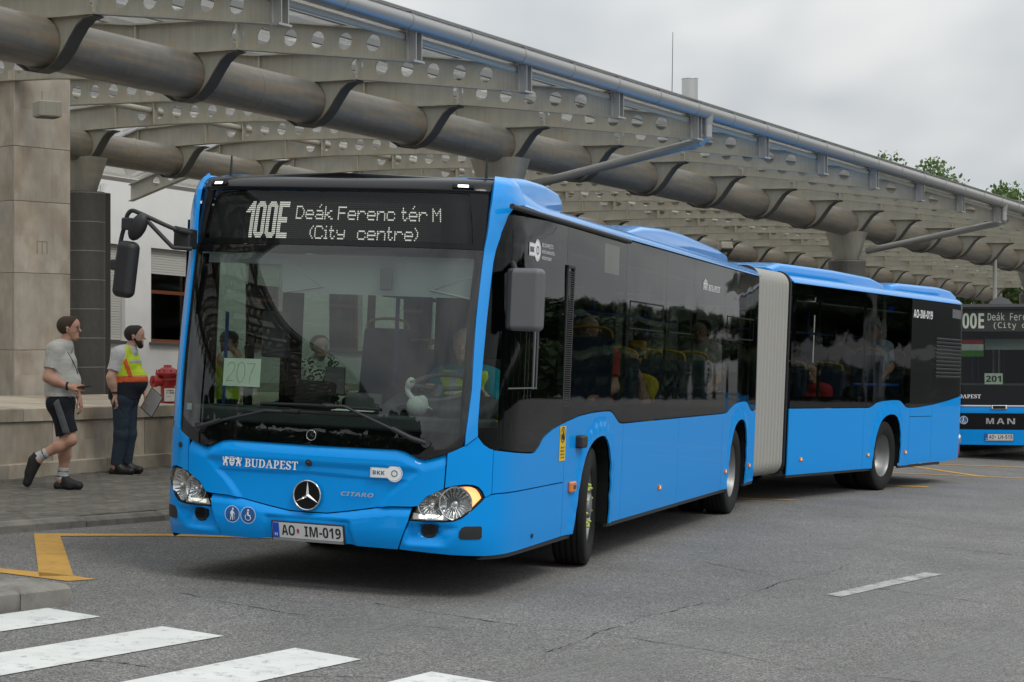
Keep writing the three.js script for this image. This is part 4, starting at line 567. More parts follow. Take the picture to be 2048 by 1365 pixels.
{ // headlights
  const bowl = (r, d) => put(lathe([[0.001, -d], [r * 0.45, -d * 0.86], [r * 0.75, -d * 0.5], [r * 0.95, -0.008], [r, 0.004], [r * 1.06, 0.002]], 26), 0, 0, 0, PI / 2);
  for (const sd of [1, -1]) {
    const F = sd > 0 ? (P) => P : flip, cen = [0.98, 0.65], grow = (k) => HL.map(([x, y]) => [cen[0] + (x - cen[0]) * k, cen[1] + (y - cen[1]) * k]);
    const h = part('headlight', [panel(skinF, F(HL), { off: -0.075, ds: 0.04, dy: 0.06, thick: 0 })], std([0.62, 0.62, 0.62], 0.3, { metalness: 0.5 }));
    const wallS = []; for (let i = 0; i < HL.length; i++) { const a = F(HL)[i], b = F(HL)[(i + 1) % HL.length], o = offsetSkin(skinF, 0.001), q = offsetSkin(skinF, -0.076); wallS.push(tri([...o(...a), ...o(...b), ...q(...b), ...q(...a)], [0, 1, 2, 0, 2, 3])); } mesh('housing_rim', wallS, mat.black, h);
    mesh('reflector', [onSkin(bowl(0.092, 0.055), skinF, sd * 0.885, 0.645, -0.012), onSkin(bowl(0.108, 0.06), skinF, sd * 1.045, 0.658, -0.012)], mat.chrome, h);
    const fl = []; for (let i = 0; i < 22; i++) { const a = i / 22 * 2 * PI; for (const [s, r] of [[0.885, 0.09], [1.045, 0.106]]) fl.push(onSkin(bar([0.2 * r * cos(a), 0.2 * r * sin(a), -0.052], [0.93 * r * cos(a), 0.93 * r * sin(a), -0.01], 0.004, 5), skinF, sd * s, 0.65, -0.008)); } mesh('reflector_facets', fl, std([0.5, 0.5, 0.5], 0.18, { metalness: 1 }), h);
    mesh('bulb', [onSkin(sph(0.017, 0, 0, -0.018), skinF, sd * 1.045, 0.658), onSkin(sph(0.015, 0, 0, -0.018), skinF, sd * 0.885, 0.645)], std([0.8, 0.8, 0.8], 0.1, { metalness: 0.6 }), h);
    const drl = []; for (let k = 0; k < 4; k++) drl.push(onSkin(rbox(0.036, 0.026, 0.012, 0.004), skinF, sd * (0.815 + k * 0.043), 0.563, -0.02)); mesh('daytime_lamp', drl, std([0.85, 0.85, 0.8], 0.3, { emissive: lin(1, 0.95, 0.82), emissiveIntensity: sd > 0 ? 1.6 : 0.5 }), h);
    mesh('lamp_tray', onSkin(rbox(0.24, 0.045, 0.02, 0.006), skinF, sd * 0.875, 0.562, -0.036), std([0.62, 0.61, 0.58], 0.35), h);
    const ind = [[1.135, 0.771], [1.157, 0.770], [1.193, 0.757], [1.221, 0.731], [1.243, 0.697], [1.21, 0.670], [1.176, 0.64], [1.15, 0.62], [1.158, 0.68], [1.14, 0.735], [1.10, 0.768]];
    mesh('indicator_lamp', panel(skinF, F(ind), { off: -0.022, ds: 0.03, dy: 0.03, thick: 0.01 }), sd > 0 ? std([0.9, 0.5, 0.2], 0.35, { emissive: lin(1, 0.46, 0.16), emissiveIntensity: 1.15 }) : std([0.6, 0.58, 0.52], 0.3), h);
    mesh('lens_cover', panel(skinF, F(HL), { off: 0.001, ds: 0.04, dy: 0.05, thick: 0 }), clearGlass, h);
    mesh('seal', panel(skinF, F([[0.737, 0.532], [0.95, 0.533], [1.02, 0.539], [1.062, 0.55], [1.097, 0.57], [1.25, 0.694], [1.248, 0.700], [1.13, 0.603], [1.09, 0.574], [1.058, 0.558], [1.02, 0.547], [0.95, 0.541], [0.74, 0.539]]), { off: 0.003, ds: 0.03, dy: 0.03, thick: 0.02 }), mat.black, h);
    const fg = part('fog_lamp_cover', onSkin(put(lathe([[0.001, 0], [0.05, 0.004], [0.056, 0.002], [0.058, -0.02]], 28), 0, 0, 0, PI / 2), skinF, sd * 0.868, 0.47, -0.052), mat.plastic);
    const cells = []; for (let i = -3; i <= 3; i++) for (let j = -2; j <= 2; j++) { const x = i * 0.015 + (j & 1) * 0.0075, y = j * 0.014; if (hypot(x, y) < 0.046) cells.push(onSkin(cyl(0.0052, 0.0052, 0.006, x, y, 0.003, PI / 2, 0, 0, 6), skinF, sd * 0.868, 0.47, -0.049)); } mesh('grille_cells', cells, mat.black, fg);
    part('tow_cover', panel(skinF, F([[1.072, 0.43], [1.085, 0.421], [1.225, 0.421], [1.24, 0.433], [1.24, 0.498], [1.23, 0.508], [1.115, 0.508], [1.095, 0.50], [1.074, 0.475]]), { off: 0.005, ds: 0.03, dy: 0.03 }), mat.plastic);
    if (sd < 0) part('parking_sensor', onSkin(cyl(0.02, 0.02, 0.014, 0, 0, 0, PI / 2), skinF, -1.06, 0.94, 0.002), mat.plastic);
  }
  part('front_camera', [onSkin(cyl(0.026, 0.022, 0.02, 0, 0, 0.006, PI / 2), skinF, 0.0, 0.879), onSkin(sph(0.012, 0, 0, 0.014), skinF, 0, 0.879)], mat.plastic);
}
function starBadge(r, s, y, off, parent) {
  const b = part('star_badge', onSkin(cyl(r, r * 0.98, 0.012, 0, 0, 0, PI / 2, 0, 0, 40), skinF, s, y, off), mat.blackGloss, parent);
  const arm = (a) => { const c = [0, 0, 0.022], t = [r * 0.97 * sin(a), r * 0.97 * cos(a), 0.008], w = r * 0.17, l = [w * sin(a + PI / 3), w * cos(a + PI / 3), 0.004], q = [w * sin(a - PI / 3), w * cos(a - PI / 3), 0.004]; return tri([...c, ...l, ...t, ...c, ...t, ...q], [0, 2, 1, 3, 5, 4]); };
  mesh('star', [0, 2 * PI / 3, 4 * PI / 3].map((a) => onSkin(arm(a), skinF, s, y, off)), mat.chrome, b);
  mesh('ring', onSkin(put(new THREE.TorusGeometry(r, r * 0.055, 10, 48), 0, 0, 0.007), skinF, s, y, off), mat.chrome, b);
}
starBadge(0.099, 0, 0.658, 0.006, bus); starBadge(0.034, 0.012, 1.066, 0.008, bus);
part('lettering', [decal(skinF, flatText('BUDAPEST', 'serif', 0.40, 0.058), -0.278, 0.852, 0.009)], mat.whitePrint);
function crest(S, s0, y0, h, off, dir = 1, m = mat.whitePrint, sx = 1) { // shield, crown and two supporters
  const sh = []; const P = (pts, holes) => sh.push(shape(pts, holes));
  P([[-0.17, 0.12], [0.17, 0.12], [0.17, -0.2], [0.1, -0.36], [0, -0.44], [-0.1, -0.36], [-0.17, -0.2]], [[[-0.12, -0.12], [-0.06, -0.09], [0, -0.12], [0.06, -0.09], [0.12, -0.12], [0.12, -0.15], [0, -0.17], [-0.12, -0.15]], [[-0.09, 0.02], [-0.03, 0.1], [0.0, 0.03], [0.03, 0.1], [0.09, 0.02], [0.06, 0.0], [-0.06, 0.0]], [[-0.06, -0.22], [-0.04, -0.22], [-0.04, -0.3], [-0.06, -0.3]], [[-0.01, -0.22], [0.01, -0.22], [0.01, -0.3], [-0.01, -0.3]], [[0.04, -0.22], [0.06, -0.22], [0.06, -0.3], [0.04, -0.3]]]);
  P([[-0.15, 0.16], [0.15, 0.16], [0.17, 0.3], [0.12, 0.38], [0.04, 0.41], [-0.04, 0.41], [-0.12, 0.38], [-0.17, 0.3]], [circle(-0.07, 0.28, 0.03, 8), circle(0.07, 0.28, 0.03, 8)]);
  P([[-0.015, 0.41], [0.015, 0.41], [0.015, 0.44], [0.045, 0.44], [0.045, 0.465], [0.015, 0.465], [0.015, 0.5], [-0.015, 0.5], [-0.015, 0.465], [-0.045, 0.465], [-0.045, 0.44], [-0.015, 0.44]]);
  const lion = [[0.2, 0.14], [0.25, 0.17], [0.3, 0.1], [0.33, 0.16], [0.3, 0.27], [0.33, 0.33], [0.42, 0.33], [0.46, 0.27], [0.44, 0.2], [0.48, 0.12], [0.5, 0.0], [0.47, -0.1], [0.53, -0.02], [0.58, 0.08], [0.54, 0.15], [0.58, 0.19], [0.63, 0.12], [0.61, -0.02], [0.54, -0.15], [0.55, -0.24], [0.6, -0.33], [0.56, -0.42], [0.46, -0.43], [0.5, -0.36], [0.46, -0.26], [0.38, -0.22], [0.36, -0.3], [0.39, -0.38], [0.34, -0.43], [0.25, -0.42], [0.3, -0.35], [0.28, -0.22], [0.34, -0.1], [0.33, 0.0], [0.25, 0.02], [0.2, 0.08]];
  P(lion); P(lion.map(([x, y]) => [-x, y]).reverse());
  const g = new THREE.ShapeGeometry(sh, 6); g.scale(h * sx, h, 1); return decal(S, g, s0, y0, off, dir);
}
part('city_crest', crest(skinF, -0.578, 0.866, 0.10, 0.009, 1, mat.whitePrint, 1.2), mat.whitePrint);
function keyLogo(S, s0, y0, w, off, dir, dark, parent) { // pale tag with a round end, letters BKK and a ring
  const k = w / 0.228, arc = []; for (let i = 0; i <= 20; i++) { const a = -2.52 + i / 20 * 5.04; arc.push([0.062 + 0.056 * cos(a), 0.057 * sin(a)]); }
  const out = [[-0.108, -0.03], [-0.104, -0.034], ...arc, [-0.104, 0.034], [-0.108, 0.03]], inset = out.map(([x, y]) => [-0.002 + (x + 0.002) * 0.955, y * 0.90]), line = out.map(([x, y]) => [-0.002 + (x + 0.002) * 0.93, y * 0.86]);
  const sc = (g) => g.scale(k, k, 1), b = part('operator_logo', decal(S, sc(new THREE.ShapeGeometry([shape(out, [inset.slice().reverse()]), shape(line)])), s0, y0, off, dir), mat.whitePrint, parent);
  mesh('logo_letters', [decal(S, sc(flatText('BKK', 'bold', 0.085, 0.028).translate(-0.048, 0, 0)), s0, y0, off + 0.002, dir), decal(S, sc(new THREE.RingGeometry(0.0165, 0.0225, 28).translate(0.062, 0, 0)), s0, y0, off + 0.002, dir)], dark, b); return b;
}
const logoBlue = std([0.03, 0.13, 0.23], 0.5);
keyLogo(skinF, 0.56, 0.842, 0.228, 0.010, 1, logoBlue, bus);
part('model_name', decal(skinF, flatText('CITARO', 'bold', 0.235, 0.028).applyMatrix4(M4().set(1, 0.35, 0, 0, 0, 1, 0, 0, 0, 0, 1, 0, 0, 0, 0, 1)), 0.362, 0.686, 0.004), mat.alu);
{ // access pictograms
  const walk = [shape(circle(0.004, 0.036, 0.0075, 12)), shape([[-0.006, 0.026], [0.006, 0.026], [0.011, 0.016], [0.018, 0.006], [0.021, 0.002], [0.018, -0.001], [0.009, 0.008], [0.007, 0.0], [0.009, -0.014], [0.009, -0.04], [0.002, -0.04], [0.001, -0.016], [-0.003, -0.012], [-0.010, -0.04], [-0.017, -0.038], [-0.009, -0.008], [-0.008, 0.008], [-0.011, -0.002], [-0.016, 0.0], [-0.013, 0.014]]), shape([[0.019, 0.002], [0.0205, 0.002], [0.0215, -0.04], [0.02, -0.04]])];
  const chair = [shape(circle(0.0, 0.033, 0.0075, 12)), shape([[-0.006, 0.024], [0.003, 0.024], [0.005, 0.004], [0.018, 0.0], [0.024, -0.024], [0.018, -0.027], [0.012, -0.007], [-0.004, -0.004], [-0.009, 0.01]])]; const arcW = new THREE.RingGeometry(0.019, 0.0235, 24, 1, 2.2, 4.0).translate(0.0, -0.014, 0);
  for (const [s, sh, extra] of [[-0.559, walk, null], [-0.436, chair, arcW]]) {
    const b = part('access_sign', decal(skinF, new THREE.CircleGeometry(0.052, 36), s, 0.493, 0.008), std([0.012, 0.105, 0.34], 0.5));
    mesh('pictogram', [decal(skinF, new THREE.ShapeGeometry(sh, 6), s, 0.493, 0.010), decal(skinF, new THREE.RingGeometry(0.054, 0.0575, 40), s, 0.493, 0.010), extra && decal(skinF, extra, s, 0.493, 0.010)], mat.whitePrint, b);
  }
}
const plateBlue = std([0.01, 0.08, 0.55], 0.4), plateWhite = std([0.66, 0.67, 0.67], 0.4);
function numberPlate(parent, place, text, w = 0.52) {
  const f = mesh('plate_frame', place(rbox(w + 0.02, 0.138, 0.016, 0.006)), mat.plastic, parent);
  mesh('plate', place(put(uvBox(extrude(shape([[-w / 2 + 0.006, -0.048], [w / 2 - 0.006, -0.048], [w / 2, -0.042], [w / 2, 0.054], [w / 2 - 0.006, 0.060], [-w / 2 + 0.006, 0.060], [-w / 2, 0.054], [-w / 2, -0.042]]), 0.003)), 0, 0, 0.0075)), plateWhite, f);
  mesh('country_band', place(box(0.048, 0.106, 0.003, -w / 2 + 0.026, 0.006, 0.0105)), plateBlue, f); mesh('country_letter', place(flatText('H', 'bold', 0.02, 0.022).translate(-w / 2 + 0.026, -0.025, 0.0125)), mat.whitePrint, f);
  const [a, b] = text; mesh('plate_characters', place(flatText(a, 'bold', 0.098, 0.076).translate(-w / 2 + 0.118, 0.008, 0.0117)), mat.ink, f); mesh('plate_characters', place(flatText(b, 'bold', 0.268, 0.076).translate(w / 2 - 0.148, 0.008, 0.0117)), mat.ink, f);
  mesh('plate_crest', [place(new THREE.CircleGeometry(0.012, 16).scale(0.8, 1.5, 1).translate(-w / 2 + 0.19, 0.006, 0.0117))], std([0.4, 0.06, 0.03], 0.5), f);
  mesh('frame_strip', place(box(w, 0.016, 0.004, 0, -0.059, 0.008)), mat.alu, f); return f;
}
numberPlate(bus, (g) => onSkin(g, skinF, 0.008, 0.405, -0.002), ['AO', 'IM-019']);
{ // wipers
  const W = (s, y, o) => offsetSkin(skinF, o)(s, y), wp = (pts, r, o) => pipe(pts.map(([s, y]) => W(s, y, o)), r, 8, false, 24);
  const w1 = part('wiper', [wp([[0.83, 1.057], [0.735, 1.082], [0.60, 1.14]], 0.017, 0.04), wp([[0.62, 1.13], [0.40, 1.215], [0.25, 1.272], [0.12, 1.268]], 0.010, 0.045)], mat.plastic); mesh('blade', [wp([[-0.38, 1.262], [0.0, 1.268], [0.50, 1.262]], 0.011, 0.018), wp([[0.09, 1.267], [0.17, 1.269]], 0.019, 0.03)], mat.rubber, w1); mesh('hub', onSkin(cyl(0.034, 0.03, 0.06, 0, 0, 0.02, PI / 2), skinF, 0.83, 1.055), mat.plastic, w1);
  const w2 = part('wiper', [wp([[-0.846, 1.077], [-0.76, 1.102], [-0.66, 1.135]], 0.016, 0.04), wp([[-0.7, 1.12], [-0.5, 1.17], [-0.33, 1.214], [-0.2, 1.214]], 0.009, 0.045)], mat.plastic); mesh('blade', [wp([[-0.46, 1.205], [-0.1, 1.218], [0.40, 1.214]], 0.010, 0.018), wp([[-0.16, 1.216], [-0.08, 1.218]], 0.017, 0.03)], mat.rubber, w2); mesh('hub', onSkin(cyl(0.034, 0.03, 0.06, 0, 0, 0.02, PI / 2), skinF, -0.846, 1.075), mat.plastic, w2);
}
// side glazing, left: panes between the seams, opaque borders behind them
const paneEdges = [2.42, 1.085, -0.71, -2.20, -3.37, -4.90, -6.86];
const low = (za, zb) => cutLine(bandF, za, zb).map(([z, y]) => [sZ(z), y + 0.004]);
{
  const quarter = [[1.176, 1.118], [1.226, 1.064], [1.285, 1.036], [sZ(2.46), 1.026], [sZ(2.425), 1.022], [sZ(2.425), 2.655], [1.385, 2.65], [1.327, 2.608], [1.265, 2.5], [1.224, 2.37], [1.212, 2.285], [1.195, 1.9], [1.172, 1.19]];
  part('quarter_window', panel(skinF, quarter, { ds: 0.04, dy: 0.12, thick: 0 }), cabGlass);
  part('window_border', [panel(skinF, [[1.176, 1.118], [1.226, 1.064], [1.285, 1.036], [sZ(2.425), 1.022], [sZ(2.425), 1.17], [1.17, 1.17]], { off: -0.006, ds: 0.04, dy: 0.1, thick: 0 }), panel(skinF, [[1.202, 2.33], [sZ(2.425), 2.33], [sZ(2.425), 2.655], [1.385, 2.65], [1.327, 2.608], [1.26, 2.5], [1.22, 2.37]], { off: -0.006, ds: 0.04, dy: 0.1, thick: 0 })], frit);
  paneEdges.slice(0, -1).forEach((za, i) => { const zb = paneEdges[i + 1], P = [...low(za - 0.002, zb + 0.002), [sZ(zb + 0.002), 2.664], [sZ(za - 0.002), 2.664]]; part('side_window', panel(skinF, P, { ds: 0.3, dy: 0.2, thick: 0 }), i ? sideGlass : cabGlass); });
  const fr = (P) => panel(skinF, P, { off: -0.008, ds: 0.3, dy: 0.3, thick: 0 }), gs = [fr([...cutLine(bandF, 2.42, 1.62).map(([z, y]) => [sZ(z), y]), [sZ(1.3), 1.30], [sZ(2.42), 1.17]]), fr([...cutLine(bandF, 1.62, -6.86).map(([z, y]) => [sZ(z), y]), [sZ(-6.86), 1.285], [sZ(0.9), 1.285], [sZ(1.3), 1.30]]), fr([[sZ(2.42), 2.50], [sZ(-6.86), 2.50], [sZ(-6.86), 2.665], [sZ(2.42), 2.665]])];
  for (const [z, w] of [[2.42, 0.055], [1.1, 0.13], [-0.71, 0.06], [-2.2, 0.05], [-3.37, 0.05], [-4.9, 0.05], [-6.86, 0.2]]) gs.push(fr([[sZ(z + w), 1.17], [sZ(max(z - w, -6.86)), 1.17], [sZ(max(z - w, -6.86)), 2.55], [sZ(z + w), 2.55]]));
  part('window_border', gs, frit);
  const rib = []; for (let k = 0; k < 62; k++) rib.push(box(0.014, 0.0075, 0.15, 1.268, 1.30 + k * 0.0165, 1.0)); part('vent_grille', rib, mat.plastic); part('vent_surround', [box(0.012, 1.06, 0.02, 1.268, 1.82, 1.085), box(0.012, 1.06, 0.02, 1.268, 1.82, 0.915), box(0.012, 0.02, 0.19, 1.268, 2.345, 1.0)], mat.plastic);
  part('sliding_window_frame', [box(0.010, 0.009, 0.64, 1.272, 1.44, 2.10), box(0.010, 0.44, 0.010, 1.272, 1.65, 1.79), box(0.010, 0.44, 0.03, 1.270, 1.65, 1.86)], mat.greyPlastic);
  for (const [a, b] of [[-0.86, -2.08], [-2.35, -3.25], [-5.05, -6.55]]) part('hopper_frame', [box(0.008, 0.012, a - b, 1.262, 2.16, (a + b) / 2), box(0.008, 0.012, a - b, 1.262, 1.93, (a + b) / 2), box(0.008, 0.23, 0.012, 1.262, 2.045, a), box(0.008, 0.23, 0.012, 1.262, 2.045, b)], mat.black);
  part('drip_rail', bar([1.268, 2.672, 2.50], [1.268, 2.655, -0.74], 0.02, 10), mat.plastic);
  keyLogo(skinF, sZ(1.94), 2.415, 0.31, 0.004, 1, mat.ink, bus);
  part('lettering', ['BUDAPESTI', 'KÖZLEKEDÉSI', 'KÖZPONT'].map((t, i) => decal(skinF, flatText(t, 'sans', [0.27, 0.31, 0.24][i], 0.028).translate([0.135, 0.155, 0.12][i], 0, 0), sZ(1.745), 2.462 - i * 0.045, 0.004)), mat.whitePrint);
  part('lettering', decal(skinF, flatText('BUDAPEST', 'serif', 0.58, 0.062), sZ(-4.31), 2.415, 0.004), mat.whitePrint); part('city_crest', crest(skinF, sZ(-3.87), 2.44, 0.13, 0.004, 1, mat.whitePrint, 1.25), mat.whitePrint);
  part('window_notice', decal(skinF, new THREE.PlaneGeometry(0.46, 0.235), sZ(-0.24), 2.475, -0.004), std([0.6, 0.6, 0.52], 0.8));
  part('warning_sticker', decal(skinF, new THREE.PlaneGeometry(0.16, 0.26), sZ(1.07), 1.02, 0.003), std([0.75, 0.5, 0.01], 0.5));
  part('sticker_print', [decal(skinF, new THREE.RingGeometry(0.052, 0.06, 30), sZ(1.07), 1.085, 0.005), decal(skinF, new THREE.ShapeGeometry([shape([[-0.03, -0.03], [0.03, -0.045], [0.045, -0.02], [0.0, 0.045], [-0.02, 0.04], [0.0, 0.01], [-0.04, -0.0]])]), sZ(1.07), 1.085, 0.005), ...['Vigyázz!', 'Kifordul!', 'Watch the', 'rear swing!'].map((t, i) => decal(skinF, flatText(t, 'bold', 0.10, 0.016), sZ(1.07), 0.99 - i * 0.025, 0.005))], mat.ink);
  part('side_camera', onSkin(rbox(0.17, 0.10, 0.07, 0.02), skinF, sZ(0.62), 1.02, 0.02), mat.plastic);
  const lamp = part('indicator_lamp', onSkin(rbox(0.155, 0.085, 0.03, 0.015), skinF, sZ(0.785), 0.68, 0.012), mat.orange); mesh('lamp_insert', onSkin(rbox(0.06, 0.035, 0.02, 0.006), skinF, sZ(0.77), 0.68, 0.022), std([0.12, 0.05, 0.02], 0.4), lamp);
  for (const z of [-2.15, -5.19, -6.56]) { const m = part('side_marker', onSkin(rbox(0.085, 0.045, 0.016, 0.006), skinF, sZ(z), 0.51, 0.006), mat.orange); mesh('lamp_insert', onSkin(rbox(0.028, 0.026, 0.01, 0.003), skinF, sZ(z), 0.51, 0.012), std([0.95, 0.7, 0.3], 0.4, { emissive: lin(1, 0.5, 0.12), emissiveIntensity: 0.4 }), m); }
  part('door_bolt', onSkin(cyl(0.016, 0.016, 0.012, 0, 0, 0, PI / 2), skinF, sZ(1.75), 0.385, 0.004), mat.plastic);
}
{ // right flank: doors and windows, seen through the bus
  const A = -1.255, door = (za, zb) => { const w = za - zb, d = part('door', [box(0.03, 2.05, 0.05, A, 1.41, za - 0.03), box(0.03, 2.05, 0.05, A, 1.41, zb + 0.03), box(0.03, 0.09, w - 0.11, A, 0.42, (za + zb) / 2), box(0.03, 0.09, w - 0.11, A, 2.39, (za + zb) / 2), box(0.032, 1.96, 0.10, A, 1.41, (za + zb) / 2)], mat.black); mesh('door_glass', [box(0.006, 1.88, w - 0.1, A - 0.001, 1.41, (za + zb) / 2)], cabGlass, d); mesh('grab_rail', bar([A + 0.06, 1.0, za - 0.12], [A + 0.06, 1.9, za - 0.12], 0.014), poleMat, d); return d; };
  door(1.87, 0.56); door(-2.75, -4.0); door(-6.1, -6.8);
  const gs = []; for (const [a, b] of [[2.3, 1.9], [0.53, 0.26], [-1.2, -1.32], [-2.62, -2.74], [-4.02, -4.15], [-5.3, -5.42], [-6.02, -6.1]]) gs.push(box(0.03, 1.5, a - b, A, 1.8, (a + b) / 2)); gs.push(box(0.03, 0.24, 9.0, A, 2.56, -2.35)); part('window_border', gs, frit);
  for (const [a, b] of [[0.26, -1.2], [-1.32, -2.62], [-4.15, -5.3], [-5.42, -6.02]]) part('side_window', box(0.006, 1.38, a - b, A, 1.80, (a + b) / 2), b < -3 ? darkGlass : cabGlass);
  part('quarter_window', panel(skinF, flip([[1.176, 1.118], [1.3, 1.04], [sZ(2.3), 1.02], [sZ(2.3), 2.6], [1.33, 2.6], [1.224, 2.37], [1.195, 1.9], [1.172, 1.19]]), { ds: 0.06, dy: 0.2, thick: 0 }), cabGlass);
}
// roofs, floors, ceilings
const lid = (S, s0, s1, n, m2) => { const pos = [], idx = []; for (let i = 0; i <= n; i++) { const s = lerp(s0, s1, i / n), a = S(s, 2.859), b = (m2 || ((t) => skinF(-t, 2.859)))(s); for (let k = 0; k <= 8; k++) { const t = k / 8; pos.push(lerp(a[0], b[0], t), a[1] - 0.0005 + 0.03 * (1 - pow(2 * t - 1, 2)) * smooth(0, 1, i / 2), lerp(a[2], b[2], t)); } } for (let i = 0; i < n; i++) for (let k = 0; k < 8; k++) { const o = i * 9 + k; idx.push(o, o + 9, o + 1, o + 1, o + 9, o + 10); } return tri(pos, idx); };
part('roof', lid(skinF, 1.52, sZ(-6.86), 30), roofMat); part('front_cap', lid(skinF, 0.02, 1.52, 24), mat.blackGloss);
part('ceiling', box(2.36, 0.02, 8.6, 0, 2.46, -2.5), interiorGrey); part('floor', [box(1.84, 0.06, 9.2, 0, 0.36, -2.3), box(2.4, 0.06, 4.6, 0, 0.36, -2.9), box(2.3, 0.05, 1.4, 0, 0.34, 1.75)], floorMat);
const tyreG = (() => { const P = [[0.288, -0.11], [0.33, -0.132], [0.40, -0.137], [0.45, -0.130], [0.470, -0.115]]; for (const [g0, g1] of [[-0.075, -0.063], [-0.03, -0.018], [0.018, 0.03], [0.063, 0.075]]) P.push([0.477, g0], [0.464, g0 + 0.001], [0.464, g1 - 0.001], [0.477, g1]); P.push([0.470, 0.115], [0.45, 0.130], [0.40, 0.137], [0.33, 0.132], [0.288, 0.11]); return put(lathe(P, 64), 0, 0, 0, 0, 0, -PI / 2); })();
const sipes = (() => { const gs = []; for (let i = 0; i < 70; i++) { const a = i / 70 * 2 * PI; for (const x of [-0.045, 0, 0.045]) gs.push(put(new THREE.BoxGeometry(0.03, 0.003, 0.004), x, 0.4765, 0).applyMatrix4(M4().makeRotationX(a + x))); } return merge(gs); })();
const rimF = put(lathe([[0.001, 0.135], [0.085, 0.132], [0.10, 0.12], [0.108, 0.075], [0.20, 0.068], [0.215, 0.045], [0.265, 0.03], [0.29, 0.10], [0.305, 0.118], [0.305, 0.10], [0.285, 0.02], [0.283, -0.1]], 48), 0, 0, 0, 0, 0, -PI / 2);
const rimR = put(lathe([[0.001, 0.0], [0.08, 0.0], [0.10, -0.03], [0.105, -0.075], [0.19, -0.085], [0.21, -0.07], [0.25, -0.02], [0.272, 0.06], [0.29, 0.10], [0.305, 0.118], [0.307, 0.10], [0.29, 0.02], [0.283, -0.1]], 48), 0, 0, 0, 0, 0, -PI / 2);
const rimMat = std([0.27, 0.27, 0.265], 0.42, { metalness: 0.6 }), nutTip = std([0.42, 0.5, 0.10], 0.5);
function wheel(x, z, rear, steer, put_) {
  const w = mesh('wheel', tyreG, mat.rubber, bus); const m = (put_ === rpart ? rearM.clone() : M4()).multiply(M4().makeTranslation(x, 0.478, z)).multiply(M4().makeRotationY(steer + (x < 0 ? PI : 0))); w.applyMatrix4(m);
  mesh('tread_cuts', sipes, mat.black, w); mesh('rim', rear ? rimR : rimF, rimMat, w);
  const nuts = [], caps = []; for (let i = 0; i < 10; i++) { const a = i / 10 * 2 * PI; const d = rear ? -0.07 : 0.075; nuts.push(cyl(0.014, 0.014, 0.03, d, 0.165 * cos(a), 0.165 * sin(a), 0, 0, PI / 2, 6)); caps.push(put(lathe([[0.001, 0.045], [0.012, 0.035], [0.021, 0], [0.021, -0.01]], 12), d + 0.012, 0.165 * cos(a), 0.165 * sin(a), 0, 0, -PI / 2)); }
  mesh('wheel_nuts', rear ? nuts : caps, rear ? mat.alu : nutTip, w); return w;
}
for (const sd of [1, -1]) { wheel(sd * 1.09, 0, false, 0.165, part); wheel(sd * 1.09, -5.9, true, 0, part); wheel(sd * 0.78, -5.9, true, 0, part); }
// ---- bellows
{
  const ring = (k) => { const P = [], hw = 1.235 - k, y0 = 0.33 + k, y1 = 2.79 - k, r = 0.16; for (const [cx, cy, a0] of [[hw - r, y1 - r, 0], [-hw + r, y1 - r, PI / 2], [-hw + r, y0 + r, PI], [hw - r, y0 + r, 1.5 * PI]]) for (let i = 0; i <= 6; i++) { const a = a0 + i / 6 * PI / 2; P.push([cx + r * cos(a), cy + r * sin(a)]); } return P; };
  const N = 10, per = 8, pos = [], idx = [], A = new THREE.Vector3(), B = new THREE.Vector3(), n = N * per; let w = 0;
  for (let i = 0; i <= n; i++) { const t = i / n, ph = (i % per) / per, k = 0.075 * pow(0.5 + 0.5 * cos(2 * PI * ph), 0.8), R = ring(k); w = R.length; for (const [x, y] of R) { A.set(x, y, -6.87); B.set(x, y, -0.83).applyMatrix4(rearM); A.lerp(B, t); const sag = 0.0; pos.push(A.x, A.y - sag, A.z); } }
  for (let i = 0; i < n; i++) for (let j = 0; j < w; j++) { const a = i * w + j, b = i * w + (j + 1) % w; idx.push(a, b, a + w, b, b + w, a + w); }
  part('bellows', tri(pos, idx), bellowsMat);
  const hoop = (z) => { const P = ring(-0.012), q = ring(0.05); return put(extrude(shape(P, [q.reverse()]), 0.04), 0, 0, z); }; part('bellows_frame', hoop(-6.9), mat.plastic); rpart('bellows_frame', hoop(-0.85), mat.plastic);
}
